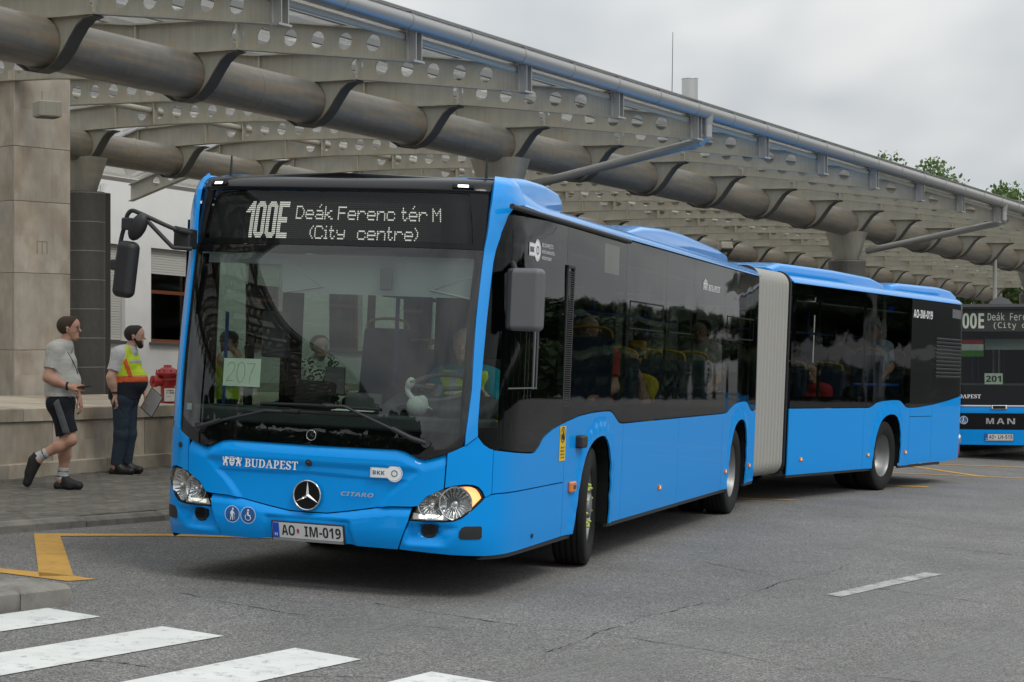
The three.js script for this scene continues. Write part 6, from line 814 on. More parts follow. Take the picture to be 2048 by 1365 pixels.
function makePerson(name, label, J, o) {
  const p = thing('person', label, 'person', [0, 0, 0], 0, o.group), g = o.girth ?? 1, hd = headBones(J.head, J.face, 1), fine = o.fine ?? 1;
  const arm = (s, e, w) => [[s, e, 0.056, 0.043], [e, mix3(e, w, 0.35), 0.042, 0.043], [mix3(e, w, 0.35), w, 0.043, 0.027]], leg = (h, k, a, t) => [[h, k, 0.092 * g, 0.058], [k, mix3(k, a, 0.35), 0.056, 0.058], [mix3(k, a, 0.35), a, 0.058, 0.038], [a, add3(a, [0, -0.02, 0]), 0.038, 0.04], [add3(a, [0, -0.03, 0]), t, 0.036, 0.028]];
  const body = [...torsoBones(J, g), [J.neck, mix3(J.neck, J.head, 0.55), 0.062, 0.056], ...arm(J.shR, J.elR, J.wrR), ...arm(J.shL, J.elL, J.wrL)]; if (J.knR) body.push(...leg(J.hipR, J.knR, J.anR, J.toR), ...leg(J.hipL, J.knL, J.anL, J.toL));
  const parts = [solid(body, 0.045, Math.round(84 * fine)), solid(hd.bones, 0.03, fine >= 1 ? 52 : 36)];
  for (const [w, h, up] of [[J.wrR, J.haR, J.upR ?? [0, 1, 0]], [J.wrL, J.haL, J.upL ?? [0, 1, 0]]]) parts.push(solid(handBones(w, h, up), 0.012, fine >= 1 ? 46 : 30));
  mesh('body', parts, o.skin ?? skinTone, p);
  for (const k of [1, -1]) mesh('eye', put(sph(0.0115, 0, 0, 0, 1, 0.7, 1, 10), ...hd.at(0.078, k * 0.031, 0.008)), mat.ink, p); mesh('mouth', solid([[hd.at(0.094, 0.018, -0.058), hd.at(0.094, -0.018, -0.058), 0.0045, 0.0045]], 0.01, 14), std([0.3, 0.11, 0.09], 0.6), p);
  const hairCut = o.hairCut ?? [hd.at(0.035, 0, 0.035), norm3([J.face[0] * 0.85, -0.55, J.face[2] * 0.85])];
  if (o.hair) mesh('hair', solid([[hd.at(-0.03, 0, 0.032), hd.at(0.025, 0, 0.042), 0.096, 0.086, hairCut], ...(o.longHair ? [[hd.at(-0.03, 0.05, 0), hd.at(-0.02, 0.06, -0.25), 0.06, 0.05], [hd.at(-0.03, -0.05, 0), hd.at(-0.02, -0.06, -0.25), 0.06, 0.05]] : [])], 0.02, 40), o.hair, p);
  if (o.beard) mesh('beard', solid([[hd.at(0.05, 0.024, -0.07), hd.at(0.062, 0, -0.108), 0.036, 0.03], [hd.at(0.05, -0.024, -0.07), hd.at(0.062, 0, -0.108), 0.036, 0.03], [hd.at(0.01, 0.055, -0.03), hd.at(0.05, 0.03, -0.08), 0.022, 0.026], [hd.at(0.01, -0.055, -0.03), hd.at(0.05, -0.03, -0.08), 0.022, 0.026]], 0.02, 30), hairDark, p);
  if (o.glasses) { const gl = []; for (const k of [1, -1]) { gl.push(put(new THREE.TorusGeometry(0.021, 0.0028, 6, 18), ...hd.at(0.094, k * 0.032, 0.008), 0, Math.atan2(J.face[0], J.face[2]))); gl.push(bar(hd.at(0.09, k * 0.055, 0.012), hd.at(-0.01, k * 0.082, 0.015), 0.0028, 6)); } mesh('glasses', gl, mat.ink, p); }
  // shirt with cut sleeves, trousers or shorts with cut legs, shoes
  const sl = o.sleeve ?? 0.62, sleeve = (s, e) => { const c = mix3(s, e, sl), n = norm3(sub3(e, s)); return [s, mix3(s, e, sl + 0.15), 0.070, 0.066, [c, n]]; }, hemY = o.hem ?? J.pelvis[1] - 0.02;
  const shirt = torsoBones(J, g, 0.014).map((b) => [...b.slice(0, 4), [[0, hemY, 0], [0, -1, 0]]]); mesh('shirt', solid([...shirt, sleeve(J.shR, J.elR), sleeve(J.shL, J.elL), [add3(J.neck, [0, -0.03, 0]), add3(J.neck, [0, 0.02, 0]), 0.075, 0.068, [add3(J.neck, [0, 0.02, 0]), [0, 1, 0]]]], 0.045, Math.round(76 * fine)), o.shirt, p);
  if (J.knR && o.trousers) {
    const len = o.legs ?? 1, lg = (h, k, a) => len <= 0.5 ? [[h, k, 0.108 * g, 0.092, [mix3(h, k, len * 2), norm3(sub3(k, h))]]] : [[h, k, 0.103 * g, 0.078], [k, a, 0.078, 0.066, [mix3(k, a, len * 2 - 1), norm3(sub3(a, k))]]];
    mesh(len <= 0.5 ? 'shorts' : 'trousers', solid([[add3(J.hipR, [0, 0.02, 0]), add3(J.hipL, [0, 0.02, 0]), 0.122 * g, 0.122 * g], [J.pelvis, add3(J.pelvis, [0, 0.1, 0]), 0.132 * g, 0.126 * g, [[0, J.pelvis[1] + 0.1, 0], [0, 1, 0]]], ...lg(J.hipR, J.knR, J.anR), ...lg(J.hipL, J.knL, J.anL)], 0.035, Math.round(72 * fine)), o.trousers, p);
    for (const [a, t] of [[J.anR, J.toR], [J.anL, J.toL]]) {
      const d = norm3(sub3(t, a)), f = norm3([t[0] - a[0], t[1] - a[1], t[2] - a[2]]), heel = add3(mix3(a, t, -0.22), [0, -0.045, 0].map((q, i) => q * (abs(f[1]) < 0.75 ? 1 : 0))), hl = o.liftHeel && a === J.anR ? add3(a, [-0.05, -0.02, 0]) : add3(a, [-f[0] * 0.05, -0.075, -f[2] * 0.05]);
      const sh = mesh('shoe', solid([[hl, t, 0.043, 0.036], [add3(mix3(a, t, 0.1), [0, -0.02, 0]), t, 0.048, 0.038], [add3(a, [0, 0.02, 0]), mix3(hl, t, 0.55), 0.054, 0.046, [add3(a, [0, 0.03, 0]), o.liftHeel && a === J.anR ? norm3([0.6, 0.75, 0]) : [0, 1, 0]]]], 0.03, 36), o.shoes ?? mat.plastic, p);
      mesh('sole', solid([[add3(hl, [0, -0.03, 0]), add3(t, [0, -0.022, 0]), 0.028, 0.026]], 0.02, 24), o.sole ?? mat.black, sh);
      if (o.socks) { const kk = a === J.anR ? J.knR : J.knL, up = mix3(a, kk, 0.36), dn = mix3(a, t, 0.15); mesh('sock', solid([[dn, a, 0.05, 0.05], [a, up, 0.05, 0.056, [mix3(a, kk, 0.30), norm3(sub3(kk, a))]]], 0.02, 26), o.socks, p); mesh('sock_stripe', solid([[mix3(a, kk, 0.2), mix3(a, kk, 0.24), 0.0535, 0.054, [mix3(a, kk, 0.23), norm3(sub3(kk, a))]]].map((b) => b), 0.02, 20), mat.ink, p); }
    }
  }
  p.userData.hd = undefined; delete p.userData.hd; return [p, hd];
}
const place = (p, x, y, z, ry = 0) => { p.position.set(x, y, z); p.rotation.y = ry; return p; };
const hiVis = cloth([0.62, 0.80, 0.02], 0.7), hiOrange = cloth([0.85, 0.13, 0.03], 0.7), reflect = std([0.42, 0.43, 0.42], 0.4), navy = cloth([0.012, 0.015, 0.028]), whiteCloth = cloth([0.66, 0.65, 0.60]);
function shellOf(J, g, o, cuts, N = 56) { const f0 = boneField(torsoBones(J, g, o), 0.045), f = (x, y, z) => { let d = f0(x, y, z); for (const [p, n] of cuts) d = max(d, (x - p[0]) * n[0] + (y - p[1]) * n[1] + (z - p[2]) * n[2]); return d; }; const [lo, hi] = boundsOf(torsoBones(J, g, o)); return meshField(f, lo, hi, N); }
{ // man walking along the pavement
  const J = { head: [0.035, 1.64, 0.0], face: [1, 0.02, -0.12], neck: [0.005, 1.495, 0], shR: [-0.075, 1.425, 0.165], elR: [-0.125, 1.145, 0.225], wrR: [0.085, 1.05, 0.20], haR: [0.19, 1.045, 0.18], upR: [0, 0.3, 1], shL: [-0.05, 1.425, -0.17], elL: [-0.01, 1.14, -0.22], wrL: [0.09, 0.93, -0.2], haL: [0.11, 0.85, -0.2], upL: [1, 0, 0], pelvis: [-0.05, 0.91, 0], chest: [-0.05, 1.29, 0], belly: [-0.005, 1.10, 0], bellyR: 0.145, hipR: [-0.05, 0.87, 0.085], knR: [0.075, 0.515, 0.10], anR: [-0.26, 0.335, 0.10], toR: [-0.365, 0.085, 0.10], hipL: [-0.05, 0.87, -0.085], knL: [-0.015, 0.475, -0.08], anL: [-0.055, 0.115, -0.08], toL: [0.115, 0.04, -0.08] };
  const [p] = makePerson('person', 'man in white T-shirt, dark striped shorts and white socks walking with a phone', J, { girth: 1.05, hair: hairBrown, glasses: true, shirt: whiteCloth, trousers: cloth([0.008, 0.01, 0.018]), legs: 0.41, sleeve: 0.68, hem: 0.955, shoes: cloth([0.02, 0.021, 0.021], 0.7), sole: std([0.16, 0.16, 0.15], 0.8), socks: cloth([0.66, 0.66, 0.66]), liftHeel: true, skin: std([0.54, 0.30, 0.21], 0.6) });
  place(p, -4.53, gy(-4.53, -19) + 0.09, -19);
  mesh('watch', put(new THREE.TorusGeometry(0.034, 0.011, 8, 20), 0.065, 1.06, 0.203, 0, PI / 2, 0.35), mat.ink, p);
  const stripe = solid([[[-0.03, 0.87, 0.105], [0.055, 0.62, 0.117], 0.098, 0.087]], 0.02, 50), q = boneField([[[-0.03, 0.87, 0.105], [0.055, 0.62, 0.117], 0.118, 0.098]], 0.02); mesh('shorts_stripe', meshField((x, y, z) => max(q(x, y, z), abs((x + 0.035) * 0.95 + (y - 0.87) * 0.30) - 0.032, 0.15 - z, 0.585 - y, y - 0.93), [-0.2, 0.55, 0.1], [0.2, 0.95, 0.26], 60), cloth([0.13, 0.135, 0.145]), p);
  mesh('lanyard', pipe([[-0.02, 1.5, 0.075], [0.03, 1.42, 0.10], [0.095, 1.30, 0.08], [0.135, 1.18, 0.04]], 0.005, 6, true, 20), mat.ink, p);
  const ph = thing('mobile_phone', 'small dark phone held in the hand of the walking man', 'phone', [-4.53 + 0.23, gy(-4.53, -19) + 0.09 + 1.055, -19 + 0.175], 0); mesh('phone_case', rbox(0.14, 0.012, 0.07, 0.004, 0, 0, 0, 0.1, 0.1, 0.06), mat.ink, ph); mesh('phone_screen', box(0.128, 0.002, 0.062, 0, 0.0072, 0, 0.1, 0.1, 0.06), mat.blackGloss, ph);
}
{ // man with the high-visibility vest standing by the ledge
  const J = { head: [0.10, 1.585, 0], face: [1, 0.0, -0.05], neck: [0.05, 1.45, 0], shR: [-0.055, 1.385, 0.175], elR: [-0.13, 1.115, 0.235], wrR: [-0.085, 0.92, 0.21], haR: [-0.055, 0.83, 0.20], upR: [1, 0.2, 0.6], shL: [0.0, 1.385, -0.17], elL: [0.0, 1.10, -0.23], wrL: [0.17, 0.93, -0.21], haL: [0.22, 0.85, -0.18], upL: [1, 0, 0], pelvis: [-0.02, 0.91, 0], chest: [-0.01, 1.26, 0], belly: [0.06, 1.07, 0], bellyR: 0.165, hipR: [-0.03, 0.87, 0.09], knR: [-0.045, 0.455, 0.09], anR: [-0.10, 0.11, 0.08], toR: [0.07, 0.04, 0.10], hipL: [0.0, 0.87, -0.09], knL: [0.02, 0.455, -0.09], anL: [-0.02, 0.11, -0.09], toL: [0.135, 0.045, -0.08] };
  const [p] = makePerson('person', 'man in yellow and orange safety vest standing by the ledge, holding a folder', J, { girth: 1.12, hair: hairDark, beard: true, shirt: cloth([0.66, 0.67, 0.68]), trousers: cloth([0.03, 0.052, 0.08]), legs: 1, sleeve: 0.72, hem: 0.95, shoes: std([0.015, 0.015, 0.015], 0.45) });
  place(p, -4.43, gy(-4.43, -21.5) + 0.09, -21.5);
  const g = 1.12, yy = (a, b) => [[[0, a, 0], [0, -1, 0]], [[0, b, 0], [0, 1, 0]]];
  mesh('vest', shellOf(J, g, 0.022, [...yy(1.125, 1.47), [[0, 1.40, 0.195], [0, 0.35, 1]], [[0, 1.40, -0.195], [0, 0.35, -1]]]), hiVis, p); mesh('vest_band', shellOf(J, g, 0.024, yy(1.06, 1.125)), hiOrange, p); mesh('vest_skirt', shellOf(J, g, 0.023, yy(0.86, 1.06)), navy, p);
  mesh('vest_strap', shellOf(J, g, 0.027, [...yy(1.12, 1.455), [[0.055, 1.3, 0], [1, 0.32, 0]], [[0.008, 1.3, 0], [-1, -0.32, 0]], [[0, 0, 0.03], [0, 0, -1]], [[0, 1.40, 0.19], [0, 0.35, 1]]]), hiOrange, p); mesh('reflective_strip', shellOf(J, g, 0.026, [...yy(1.275, 1.315), [[0.07, 0, 0], [-1, 0, 0]]]), reflect, p);
  mesh('watch', put(new THREE.TorusGeometry(0.034, 0.012, 8, 20), -0.09, 0.945, 0.212, PI / 2), mat.ink, p);
  const fo = thing('folder', 'white clipboard folder in the hand of the man with the vest', 'folder', [-4.43 + 0.27, gy(-4.43, -21.5) + 0.09 + 0.84, -21.5 - 0.12], 0); mesh('folder_board', box(0.20, 0.29, 0.012, 0, -0.02, 0, 0, -0.5, -0.62), std([0.03, 0.03, 0.03], 0.5), fo); mesh('sheet', box(0.185, 0.27, 0.006, 0, -0.02, 0.010, 0, -0.5, -0.62), std([0.5, 0.5, 0.49], 0.6), fo);
}
const standing = (d = {}) => ({ head: [0.03, 1.56, 0], face: [1, 0, 0.3], neck: [0, 1.42, 0], shR: [-0.02, 1.35, 0.165], elR: [-0.05, 1.08, 0.21], wrR: [0.08, 0.93, 0.19], haR: [0.14, 0.87, 0.16], shL: [-0.02, 1.35, -0.165], elL: [-0.05, 1.08, -0.21], wrL: [0.1, 0.95, -0.18], haL: [0.16, 0.9, -0.14], pelvis: [0, 0.88, 0], chest: [0, 1.22, 0], hipR: [0, 0.84, 0.085], knR: [0.01, 0.44, 0.085], anR: [0, 0.1, 0.08], toR: [0.16, 0.04, 0.09], hipL: [0, 0.84, -0.085], knL: [0.01, 0.44, -0.085], anL: [0, 0.1, -0.08], toL: [0.16, 0.04, -0.09], ...d });
{ // two more people behind the bus front
  const [p] = makePerson('person', 'person in black T-shirt with orange safety vest half hidden behind the bus corner', standing({ elR: [-0.12, 1.10, 0.24], wrR: [0.02, 1.0, 0.2], haR: [0.1, 0.98, 0.15] }), { fine: 0.7, hair: hairBrown, shirt: cloth([0.012, 0.012, 0.013]), trousers: navy, sleeve: 0.7 });
  place(p, -3.84, gy(-3.9, -22.6) + 0.09, -22.6, 0.3); const J = standing(), yy = (a, b) => [[[0, a, 0], [0, -1, 0]], [[0, b, 0], [0, 1, 0]], [[0, 1.36, 0.15], [0, 0.35, 1]], [[0, 1.36, -0.15], [0, 0.35, -1]]]; mesh('vest', shellOf(J, 1, 0.022, yy(0.95, 1.4), 40), hiOrange, p); mesh('vest_band', shellOf(J, 1, 0.026, yy(1.06, 1.12), 40), hiVis, p);
  const J2 = standing({ elR: [0.10, 1.12, 0.20], wrR: [0.14, 1.36, 0.12], haR: [0.12, 1.46, 0.07], face: [0.8, -0.1, 0.6] }), [q, hd] = makePerson('person', 'long haired person in cap and yellow vest, seen through the windscreen beside the paper sign', J2, { fine: 0.8, hair: std([0.10, 0.055, 0.03], 0.8), longHair: true, shirt: whiteCloth, trousers: navy, sleeve: 0.6 });
  place(q, -3.50, gy(-3.5, -23.0) + 0.09, -23.0, 0.2); mesh('vest', shellOf(J2, 1, 0.022, yy(0.86, 1.32), 40), hiVis, q); mesh('vest_band', shellOf(J2, 1, 0.026, yy(1.0, 1.05), 40), reflect, q); mesh('vest_strap', shellOf(J2, 1, 0.027, [...yy(1.3, 1.42)], 40), hiOrange, q);
  mesh('cap', [solid([[hd.at(-0.025, 0, 0.045), hd.at(0.03, 0, 0.05), 0.1, 0.092, [hd.at(0, 0, 0.045), [0, -1, 0]]]], 0.02, 30), put(cyl(0.07, 0.07, 0.008, 0, 0, 0), ...hd.at(0.12, 0, 0.05))], navy, q); mesh('sunglasses', [1, -1].map((k) => put(sph(0.022, 0, 0, 0, 1, 0.8, 1, 10), ...hd.at(0.085, k * 0.032, 0.008))), mat.ink, q);
}
// passengers: placed in the bus's own axes (x to its left, z to its front)
const intoBus = (p, x, y, z, ry, rear) => { p.updateMatrix(); p.matrix.identity(); p.position.set(0, 0, 0); p.quaternion.identity(); p.applyMatrix4(busBasis.clone().multiply(rear ? rearM : M4()).multiply(M4().makeTranslation(x, y, z)).multiply(M4().makeRotationY(ry))); return p; };
const seated = (d = {}) => ({ head: [0.03, 0.80, 0], face: [1, 0, 0], neck: [0.0, 0.64, 0], shR: [-0.02, 0.57, 0.175], elR: [0.05, 0.30, 0.23], wrR: [0.26, 0.22, 0.17], haR: [0.34, 0.22, 0.14], shL: [-0.02, 0.57, -0.175], elL: [0.05, 0.30, -0.23], wrL: [0.26, 0.22, -0.17], haL: [0.34, 0.22, -0.14], pelvis: [-0.04, 0.10, 0], chest: [-0.02, 0.42, 0], hipR: [0, 0.09, 0.09], knR: [0.42, 0.11, 0.11], anR: [0.44, -0.32, 0.11], toR: [0.6, -0.38, 0.12], hipL: [0, 0.09, -0.09], knL: [0.42, 0.11, -0.11], anL: [0.44, -0.32, -0.11], toL: [0.6, -0.38, -0.12], ...d });
{ // driver: seated, both hands on the wheel; local x is forwards, z to his right
  const J = seated({ head: [0.16, 0.84, 0], neck: [0.08, 0.67, 0], shR: [0.06, 0.60, 0.20], shL: [0.06, 0.60, -0.20], elR: [0.17, 0.35, 0.26], wrR: [0.42, 0.50, 0.19], haR: [0.50, 0.545, 0.16], elL: [0.20, 0.36, -0.27], wrL: [0.42, 0.50, -0.21], haL: [0.50, 0.545, -0.18], chest: [0.04, 0.44, 0], belly: [0.08, 0.25, 0], bellyR: 0.16 });
  const [p] = makePerson('person', 'bus driver in turquoise polo shirt and yellow vest behind the steering wheel', J, { girth: 1.12, skin: skinPale, hair: std([0.3, 0.28, 0.26], 0.85), shirt: cloth([0.0, 0.26, 0.36]), trousers: navy, sleeve: 0.75, fine: 0.9, hem: 0.06 });
  intoBus(p, 0.62, 0.88, 1.36, -PI / 2 + 0.08); const cut = [[[0, 0.05, 0], [0, -1, 0]], [[0, 0.66, 0], [0, 1, 0]]];
  mesh('vest', shellOf(J, 1.12, 0.02, [...cut, [[0, 0.62, 0.185], [0, 0.3, 1]], [[0, 0.62, -0.185], [0, 0.3, -1]]].concat(), 44), hiVis, p); for (const k of [1, -1]) mesh('reflective_strip', shellOf(J, 1.12, 0.024, [...cut, [[0, 0, k * 0.085], [0, 0, k]].map((v, i) => i ? v : [0, 0, k * 0.115]), [[0, 0, k * 0.055], [0, 0, -k]]], 44), reflect, p);
}
{
  const seatP = (label, c, x, y, z, ry, rear, d, o = {}) => intoBus(makePerson('person', label, seated(d), { fine: 0.6, hair: hairDark, shirt: cloth(c), trousers: navy, sleeve: 0.7, ...o })[0], x, y, z, ry, rear);
  seatP('passenger in red top sitting at the window behind the driver', [0.45, 0.02, 0.03], 0.88, 1.12, -1.05, -PI / 2, false);
  seatP('passenger in yellow shirt sitting at the second side window', [0.62, 0.5, 0.02], 0.90, 0.86, -2.5, -PI / 2 - 0.3, false, { elL: [0.16, 0.36, -0.24], wrL: [0.1, 0.62, -0.14], haL: [0.08, 0.70, -0.09] });
  seatP('passenger in red top sitting just behind the bellows', [0.50, 0.02, 0.045], 0.86, 0.78, -2.55, -PI / 2, true);
  intoBus(makePerson('person', 'passenger in pale blue shirt standing in the rear section window', standing({ elR: [0.05, 1.1, 0.25], wrR: [0.24, 1.12, 0.1], haR: [0.3, 1.12, 0.04] }), { fine: 0.6, hair: hairDark, shirt: cloth([0.40, 0.48, 0.60]), trousers: navy, sleeve: 0.75 })[0], 0.78, 0.62, -4.95, -PI / 2, true);
  intoBus(makePerson('person', 'passenger in mauve shirt standing in the middle of the rear section', standing(), { fine: 0.6, hair: hairDark, shirt: cloth([0.28, 0.25, 0.38]), trousers: navy, sleeve: 0.75 })[0], 0.45, 0.5, -4.35, PI / 2, true);
  const [dot] = makePerson('person', 'person in white spotted shirt with bag strap, seen through the middle of the windscreen', standing({ elL: [0.05, 1.1, -0.25], wrL: [0.22, 1.12, -0.1], haL: [0.25, 1.12, -0.02], face: [1, 0, -0.1] }), { fine: 0.8, hair: hairBrown, shirt: whiteCloth, trousers: navy, sleeve: 0.8 });
  place(dot, -2.02, gy(-2.02, -19.6) + 0.09, -19.6, -PI / 2 + 0.35); { const J = standing(), f = shellOf(J, 1, 0.02, [], 50), p = f.attributes.position, ds = []; seed = 99; for (let i = 0; i < p.count; i += 41) if (p.getX(i) > 0.03 && p.getZ(i) < 0.2 && p.getY(i) > 0.9 && rnd() < 0.5) ds.push(sph(0.011, p.getX(i), p.getY(i), p.getZ(i), 0.5, 1, 1, 6)); if (ds.length) tag(mesh('shirt_spots', ds, mat.ink, dot), null, null, null, 'stuff'); mesh('bag_strap', pipe([[0.05, 1.42, -0.12], [0.14, 1.25, -0.04], [0.15, 1.05, 0.07], [0.12, 0.9, 0.15]], 0.02, 8, true, 20), std([0.06, 0.055, 0.04], 0.8), dot); }
  intoBus(makePerson('person', 'passenger in white and red top standing before the bellows', standing(), { fine: 0.6, hair: hairDark, shirt: cloth([0.6, 0.56, 0.55]), trousers: navy, sleeve: 0.75 })[0], 0.72, 0.45, -6.35, -PI / 2, false);
}
// ---------------------------------------------------------------- small things on the forecourt
{ // red standpipe hydrant on the ledge
  const x = -4.37, z = -23.75, o = thing('fire_hydrant', 'red pillar hydrant with a white tag on the stone ledge', 'hydrant', [x, 0.86, z], 0.2), red = phy([0.36, 0.012, 0.018], 0.45, { clearcoat: 0.3 });
  mesh('barrel', lathe([[0.001, 0], [0.105, 0], [0.105, 0.03], [0.088, 0.05], [0.088, 0.27], [0.10, 0.285], [0.10, 0.33], [0.125, 0.34], [0.125, 0.36], [0.11, 0.365], [0.13, 0.40], [0.15, 0.405], [0.155, 0.43], [0.15, 0.45], [0.12, 0.455], [0.115, 0.475], [0.075, 0.50], [0.05, 0.505], [0.05, 0.535], [0.001, 0.54]], 28), red, o);
  for (const a of [-0.2, PI - 0.5]) { const n = mesh('outlet', [cyl(0.06, 0.065, 0.14, 0.12 * cos(a), 0.33, 0.12 * sin(a), 0, -a, PI / 2), cyl(0.075, 0.075, 0.05, 0.19 * cos(a), 0.33, 0.19 * sin(a), 0, -a, PI / 2, 16)], red, o); mesh('outlet_cap', cyl(0.03, 0.03, 0.03, 0.225 * cos(a), 0.33, 0.225 * sin(a), 0, -a, PI / 2, 6), red, n); }
  const b = []; for (let i = 0; i < 10; i++) b.push(cyl(0.011, 0.011, 0.03, 0.135 * cos(i * 0.628), 0.462, 0.135 * sin(i * 0.628), 0, 0, 0, 6)); mesh('cap_bolts', b, red, o);
  const t = mesh('tag_plate', rbox(0.17, 0.19, 0.008, 0.003, 0.03, 0.16, 0.105), red, o); mesh('tag_sheet', box(0.145, 0.165, 0.004, 0.03, 0.16, 0.110), std([0.7, 0.7, 0.68], 0.6), t); mesh('tag_print', [box(0.085, 0.008, 0.001, 0.03, 0.215, 0.1125), box(0.007, 0.035, 0.001, 0.03, 0.20, 0.1128), flatText('T-100', 'bold', 0.10, 0.028).translate(0.03, 0.185, 0.1132), box(0.05, 0.004, 0.001, 0.01, 0.14, 0.1125)], mat.ink, t);
}
{ // back of a round sign and a slim mast above the second bus
  const o = thing('road_sign', 'round grey back of a traffic sign above the second bus', 'road sign', [10.95, gy(10.95, -42), -42]); mesh('post', cyl(0.035, 0.035, 3.3, 0, 1.65, 0), mat.galv, o); mesh('sign_disc', cyl(0.31, 0.31, 0.02, 0, 3.05, 0.05, PI / 2, 0, 0, 40), std([0.24, 0.245, 0.255], 0.5, { metalness: 0.4 }), o); mesh('clamps', [box(0.12, 0.05, 0.08, 0, 3.12, 0.02), box(0.12, 0.05, 0.08, 0, 2.95, 0.02)], mat.galv, o);
  const m = thing('mast', 'slim white mast behind the round sign', 'mast', [11.35, gy(11.35, -44), -44]); mesh('pole', bar([0, 0, 0], [0, 4.6, 0], 0.06, 12, 0.045), std([0.62, 0.62, 0.60], 0.5), m); mesh('mast_foot', cyl(0.16, 0.12, 0.2, 0, 0.1, 0), mat.galv, m);
}
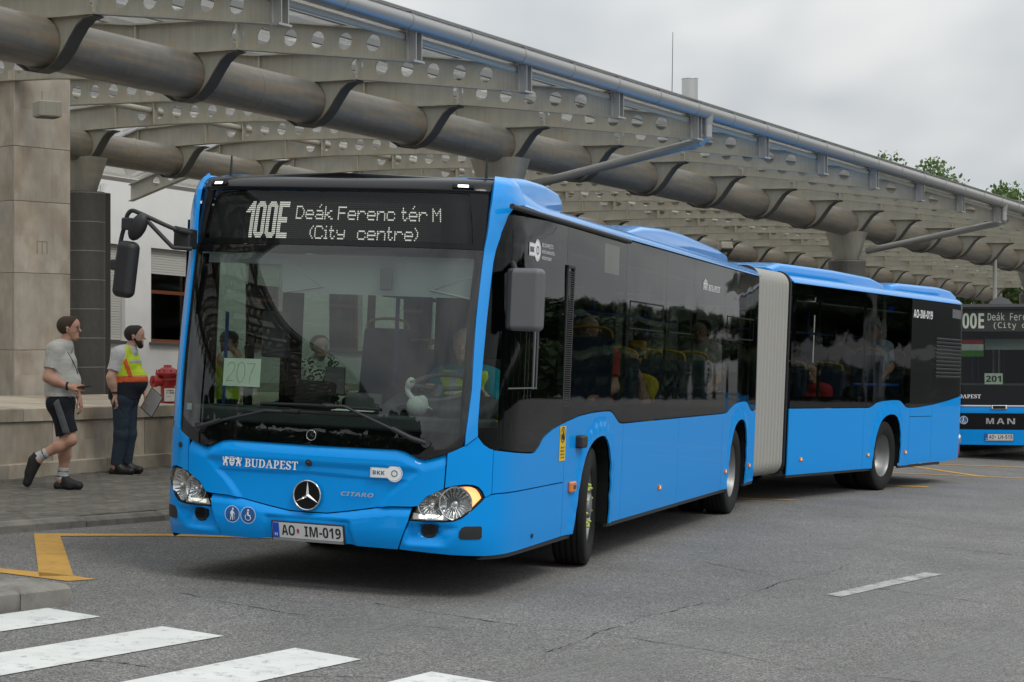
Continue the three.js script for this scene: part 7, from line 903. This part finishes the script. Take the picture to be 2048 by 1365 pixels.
// ---------------------------------------------------------------- the second bus, mostly hidden behind the first
{
  const B = thing('second_bus', 'second blue and black city bus waiting behind on the right', 'bus'), yaw = -0.20, ground = gy(9.6, -35.6);
  const M = M4().makeTranslation(9.42, ground - 0.03, -36.3).multiply(M4().makeRotationY(yaw)); B.applyMatrix4(M);
  const plan = planTable(1.275, 0.5, 5), S = (s, y) => { const a = abs(s), k = s < 0 ? -1 : 1; let x, z; if (a <= plan.len) [x, z] = lookup(plan, a); else { x = 1.275; z = -(a - plan.len); } const lean = 0.10 * max(0, y - 1.0); return [k * x * (1 - 0.02 * max(0, y - 1.2)), y, z - lean * smooth(-0.2, 0.3, z)]; }; S.mid = (z) => [0, min(z, -0.8)];
  const P = (n, poly, m, o = {}) => mesh(n, panel(S, poly, { ds: 0.08, dy: 0.15, ...o }), m, B), w = 1.15;
  P('bumper', [[-1.5, 0.33], [1.5, 0.33], [1.5, 0.62], [-1.5, 0.62]], paint); P('grille', [[-w, 0.63], [w, 0.63], [w, 0.93], [-w, 0.93]], mat.blackGloss); P('corner_panel', [[w + 0.005, 0.63], [1.9, 0.63], [1.9, 1.05], [w + 0.005, 1.05]], paint); P('corner_panel', flip([[w + 0.005, 0.63], [1.9, 0.63], [1.9, 1.05], [w + 0.005, 1.05]]), paint);
  P('front_band', [[-w, 0.935], [w, 0.935], [w, 1.06], [-w, 1.06]], paint); P('chrome_strip', [[-1.5, 1.065], [1.5, 1.065], [1.5, 1.088], [-1.5, 1.088]], mat.chrome, { off: 0.012 }); P('front_mask', [[-1.55, 1.09], [1.55, 1.09], [1.55, 1.46], [-1.55, 1.46]], mat.blackGloss);
  P('windscreen', [[-1.4, 1.465], [1.4, 1.465], [1.4, 2.5], [-1.4, 2.5]], cabGlass, { thick: 0 }); P('windscreen_border', [[-1.45, 2.36], [1.45, 2.36], [1.45, 2.5], [-1.45, 2.5]], frit, { off: -0.01, thick: 0 }); for (const k of [1, -1]) P('corner_pillar', (k > 0 ? (p) => p : flip)([[1.3, 1.465], [1.6, 1.465], [1.6, 3.0], [1.3, 3.0]]), frit, { off: 0.002 });
  P('header_frame', [[-1.5, 2.93], [1.5, 2.93], [1.45, 3.03], [-1.45, 3.03]], std([0.09, 0.09, 0.09], 0.4)); P('display_board', [[-1.45, 2.505], [1.45, 2.505], [1.45, 2.925], [-1.45, 2.925]], std([0.02, 0.022, 0.02], 0.5), { off: -0.03 });
  const dim = std([0.3, 0.33, 0.28], 0.5, { emissive: lin(0.8, 0.9, 0.72), emissiveIntensity: 0.12 }); mesh('led_text', [decal(S, flatText('100E', 'bold', 0.56, 0.30), -0.56, 2.71, -0.025), decal(S, flatText('Deák Ferenc tér M', 'mono', 1.42, 0.15), 0.50, 2.79, -0.025), decal(S, flatText('(City centre)', 'mono', 1.15, 0.15), 0.48, 2.61, -0.025)], dim, B);
  mesh('lettering', decal(S, flatText('BUDAPEST', 'serif', 0.56, 0.075), -0.62, 1.255, 0.003), mat.whitePrint, B); mesh('maker_name', ['M', 'A', 'N'].map((c, i) => decal(S, flatText(c, 'bold', 0.145, 0.11), -0.17 + i * 0.195, 0.785, 0.01)), mat.alu, B);
  mesh('badge', [onSkin(rbox(0.30, 0.085, 0.03, 0.02), S, 0, 1.05, 0.012)], mat.chrome, B); mesh('badge_face', onSkin(rbox(0.24, 0.06, 0.02, 0.015), S, 0, 1.05, 0.022), mat.blackGloss, B);
  numberPlate(B, (g) => onSkin(g, S, 0.0, 0.475, 0.006), ['AO', 'LH-515']);
  const ac = mesh('access_sign', decal(S, new THREE.CircleGeometry(0.075, 30), -0.66, 0.80, 0.004), std([0.02, 0.14, 0.38], 0.5), B); mesh('pictogram', [decal(S, new THREE.RingGeometry(0.068, 0.078, 30), -0.66, 0.80, 0.006), decal(S, new THREE.CircleGeometry(0.013, 12).translate(-0.005, 0.04, 0), -0.66, 0.80, 0.006), decal(S, new THREE.RingGeometry(0.024, 0.034, 20, 1, 2.2, 4.2).translate(0, -0.02, 0), -0.66, 0.80, 0.006), decal(S, new THREE.PlaneGeometry(0.014, 0.05), -0.665, 0.805, 0.006)], mat.whitePrint, ac);
  for (const k of [1, -1]) { P('side_panel', (k > 0 ? (p) => p : flip)([[1.905, 0.33], [11.5, 0.33], [11.5, 1.12], [1.905, 1.12]]), paint, { ds: 0.8 }); P('side_window', (k > 0 ? (p) => p : flip)([[1.62, 1.13], [11.5, 1.13], [11.5, 2.75], [1.62, 2.75]]), k > 0 ? frit : cabGlass, { ds: 0.8, thick: 0 }); P('roof_rail', (k > 0 ? (p) => p : flip)([[1.6, 2.76], [11.5, 2.76], [11.5, 3.0], [1.6, 3.0]]), std([0.10, 0.10, 0.10], 0.5), { ds: 0.6 }); mesh('wheel', tyreG, mat.rubber, B).position.set(k * 0.98, 0.478, -2.2); mesh('wheel', tyreG, mat.rubber, B).position.set(k * 0.98, 0.478, -8.2); }
  mesh('roof', box(2.3, 0.06, 11.2, 0, 3.0, -5.2), std([0.10, 0.10, 0.10], 0.5), B); mesh('floor', box(2.4, 0.08, 10.5, 0, 0.4, -5.5), floorMat, B); mesh('rear_wall', box(2.4, 2.6, 0.06, 0, 1.7, -10.9), mat.black, B); mesh('dashboard', rbox(2.2, 0.4, 0.4, 0.04, 0, 1.3, -0.05), dashMat, B); mesh('ceiling', box(2.3, 0.03, 10, 0, 2.55, -5.6), interiorGrey, B);
  mesh('cab_partition', box(1.0, 1.9, 0.05, 0.7, 1.5, -1.2), mat.black, B); for (const [x, z] of [[-0.4, -1.6], [0.2, -2.4], [-0.2, -3.4]]) mesh('hand_pole', bar([x, 0.4, z], [x, 2.5, z], 0.02), poleMat, B); mesh('blind', box(1.5, 0.3, 0.01, 0.5, 2.3, 0.12), blind, B);
  const paperT = thing('paper_sign', 'white printed number 201 sign behind the windscreen of the second bus', 'paper sign'); paperT.applyMatrix4(M); mesh('sheet', panel(S, [[-0.27, 1.49], [0.07, 1.49], [0.07, 1.70], [-0.27, 1.70]], { off: -0.02, thick: 0.002, ds: 0.1 }), mat.paper, paperT); mesh('sign_number', decal(S, flatText('201', 'bold', 0.28, 0.12), -0.10, 1.595, -0.014), mat.ink, paperT);
  const fl = thing('flag_pennant', 'small red, white and green pennant behind the second windscreen', 'flag'); fl.applyMatrix4(M); [[0.16, [0.42, 0.02, 0.03]], [0, [0.6, 0.6, 0.6]], [-0.16, [0.06, 0.2, 0.02]]].forEach(([dy, c]) => mesh('flag_stripe', panel(S, [[-1.0, 2.14 + dy * 0.75], [-0.29, 2.14 + dy * 0.75], [-0.29, 2.258 + dy * 0.75], [-1.0, 2.258 + dy * 0.75]], { off: -0.025, thick: 0.002 }), cloth(c), fl));
}
camera.updateProjectionMatrix();
renderer.render(scene, camera);
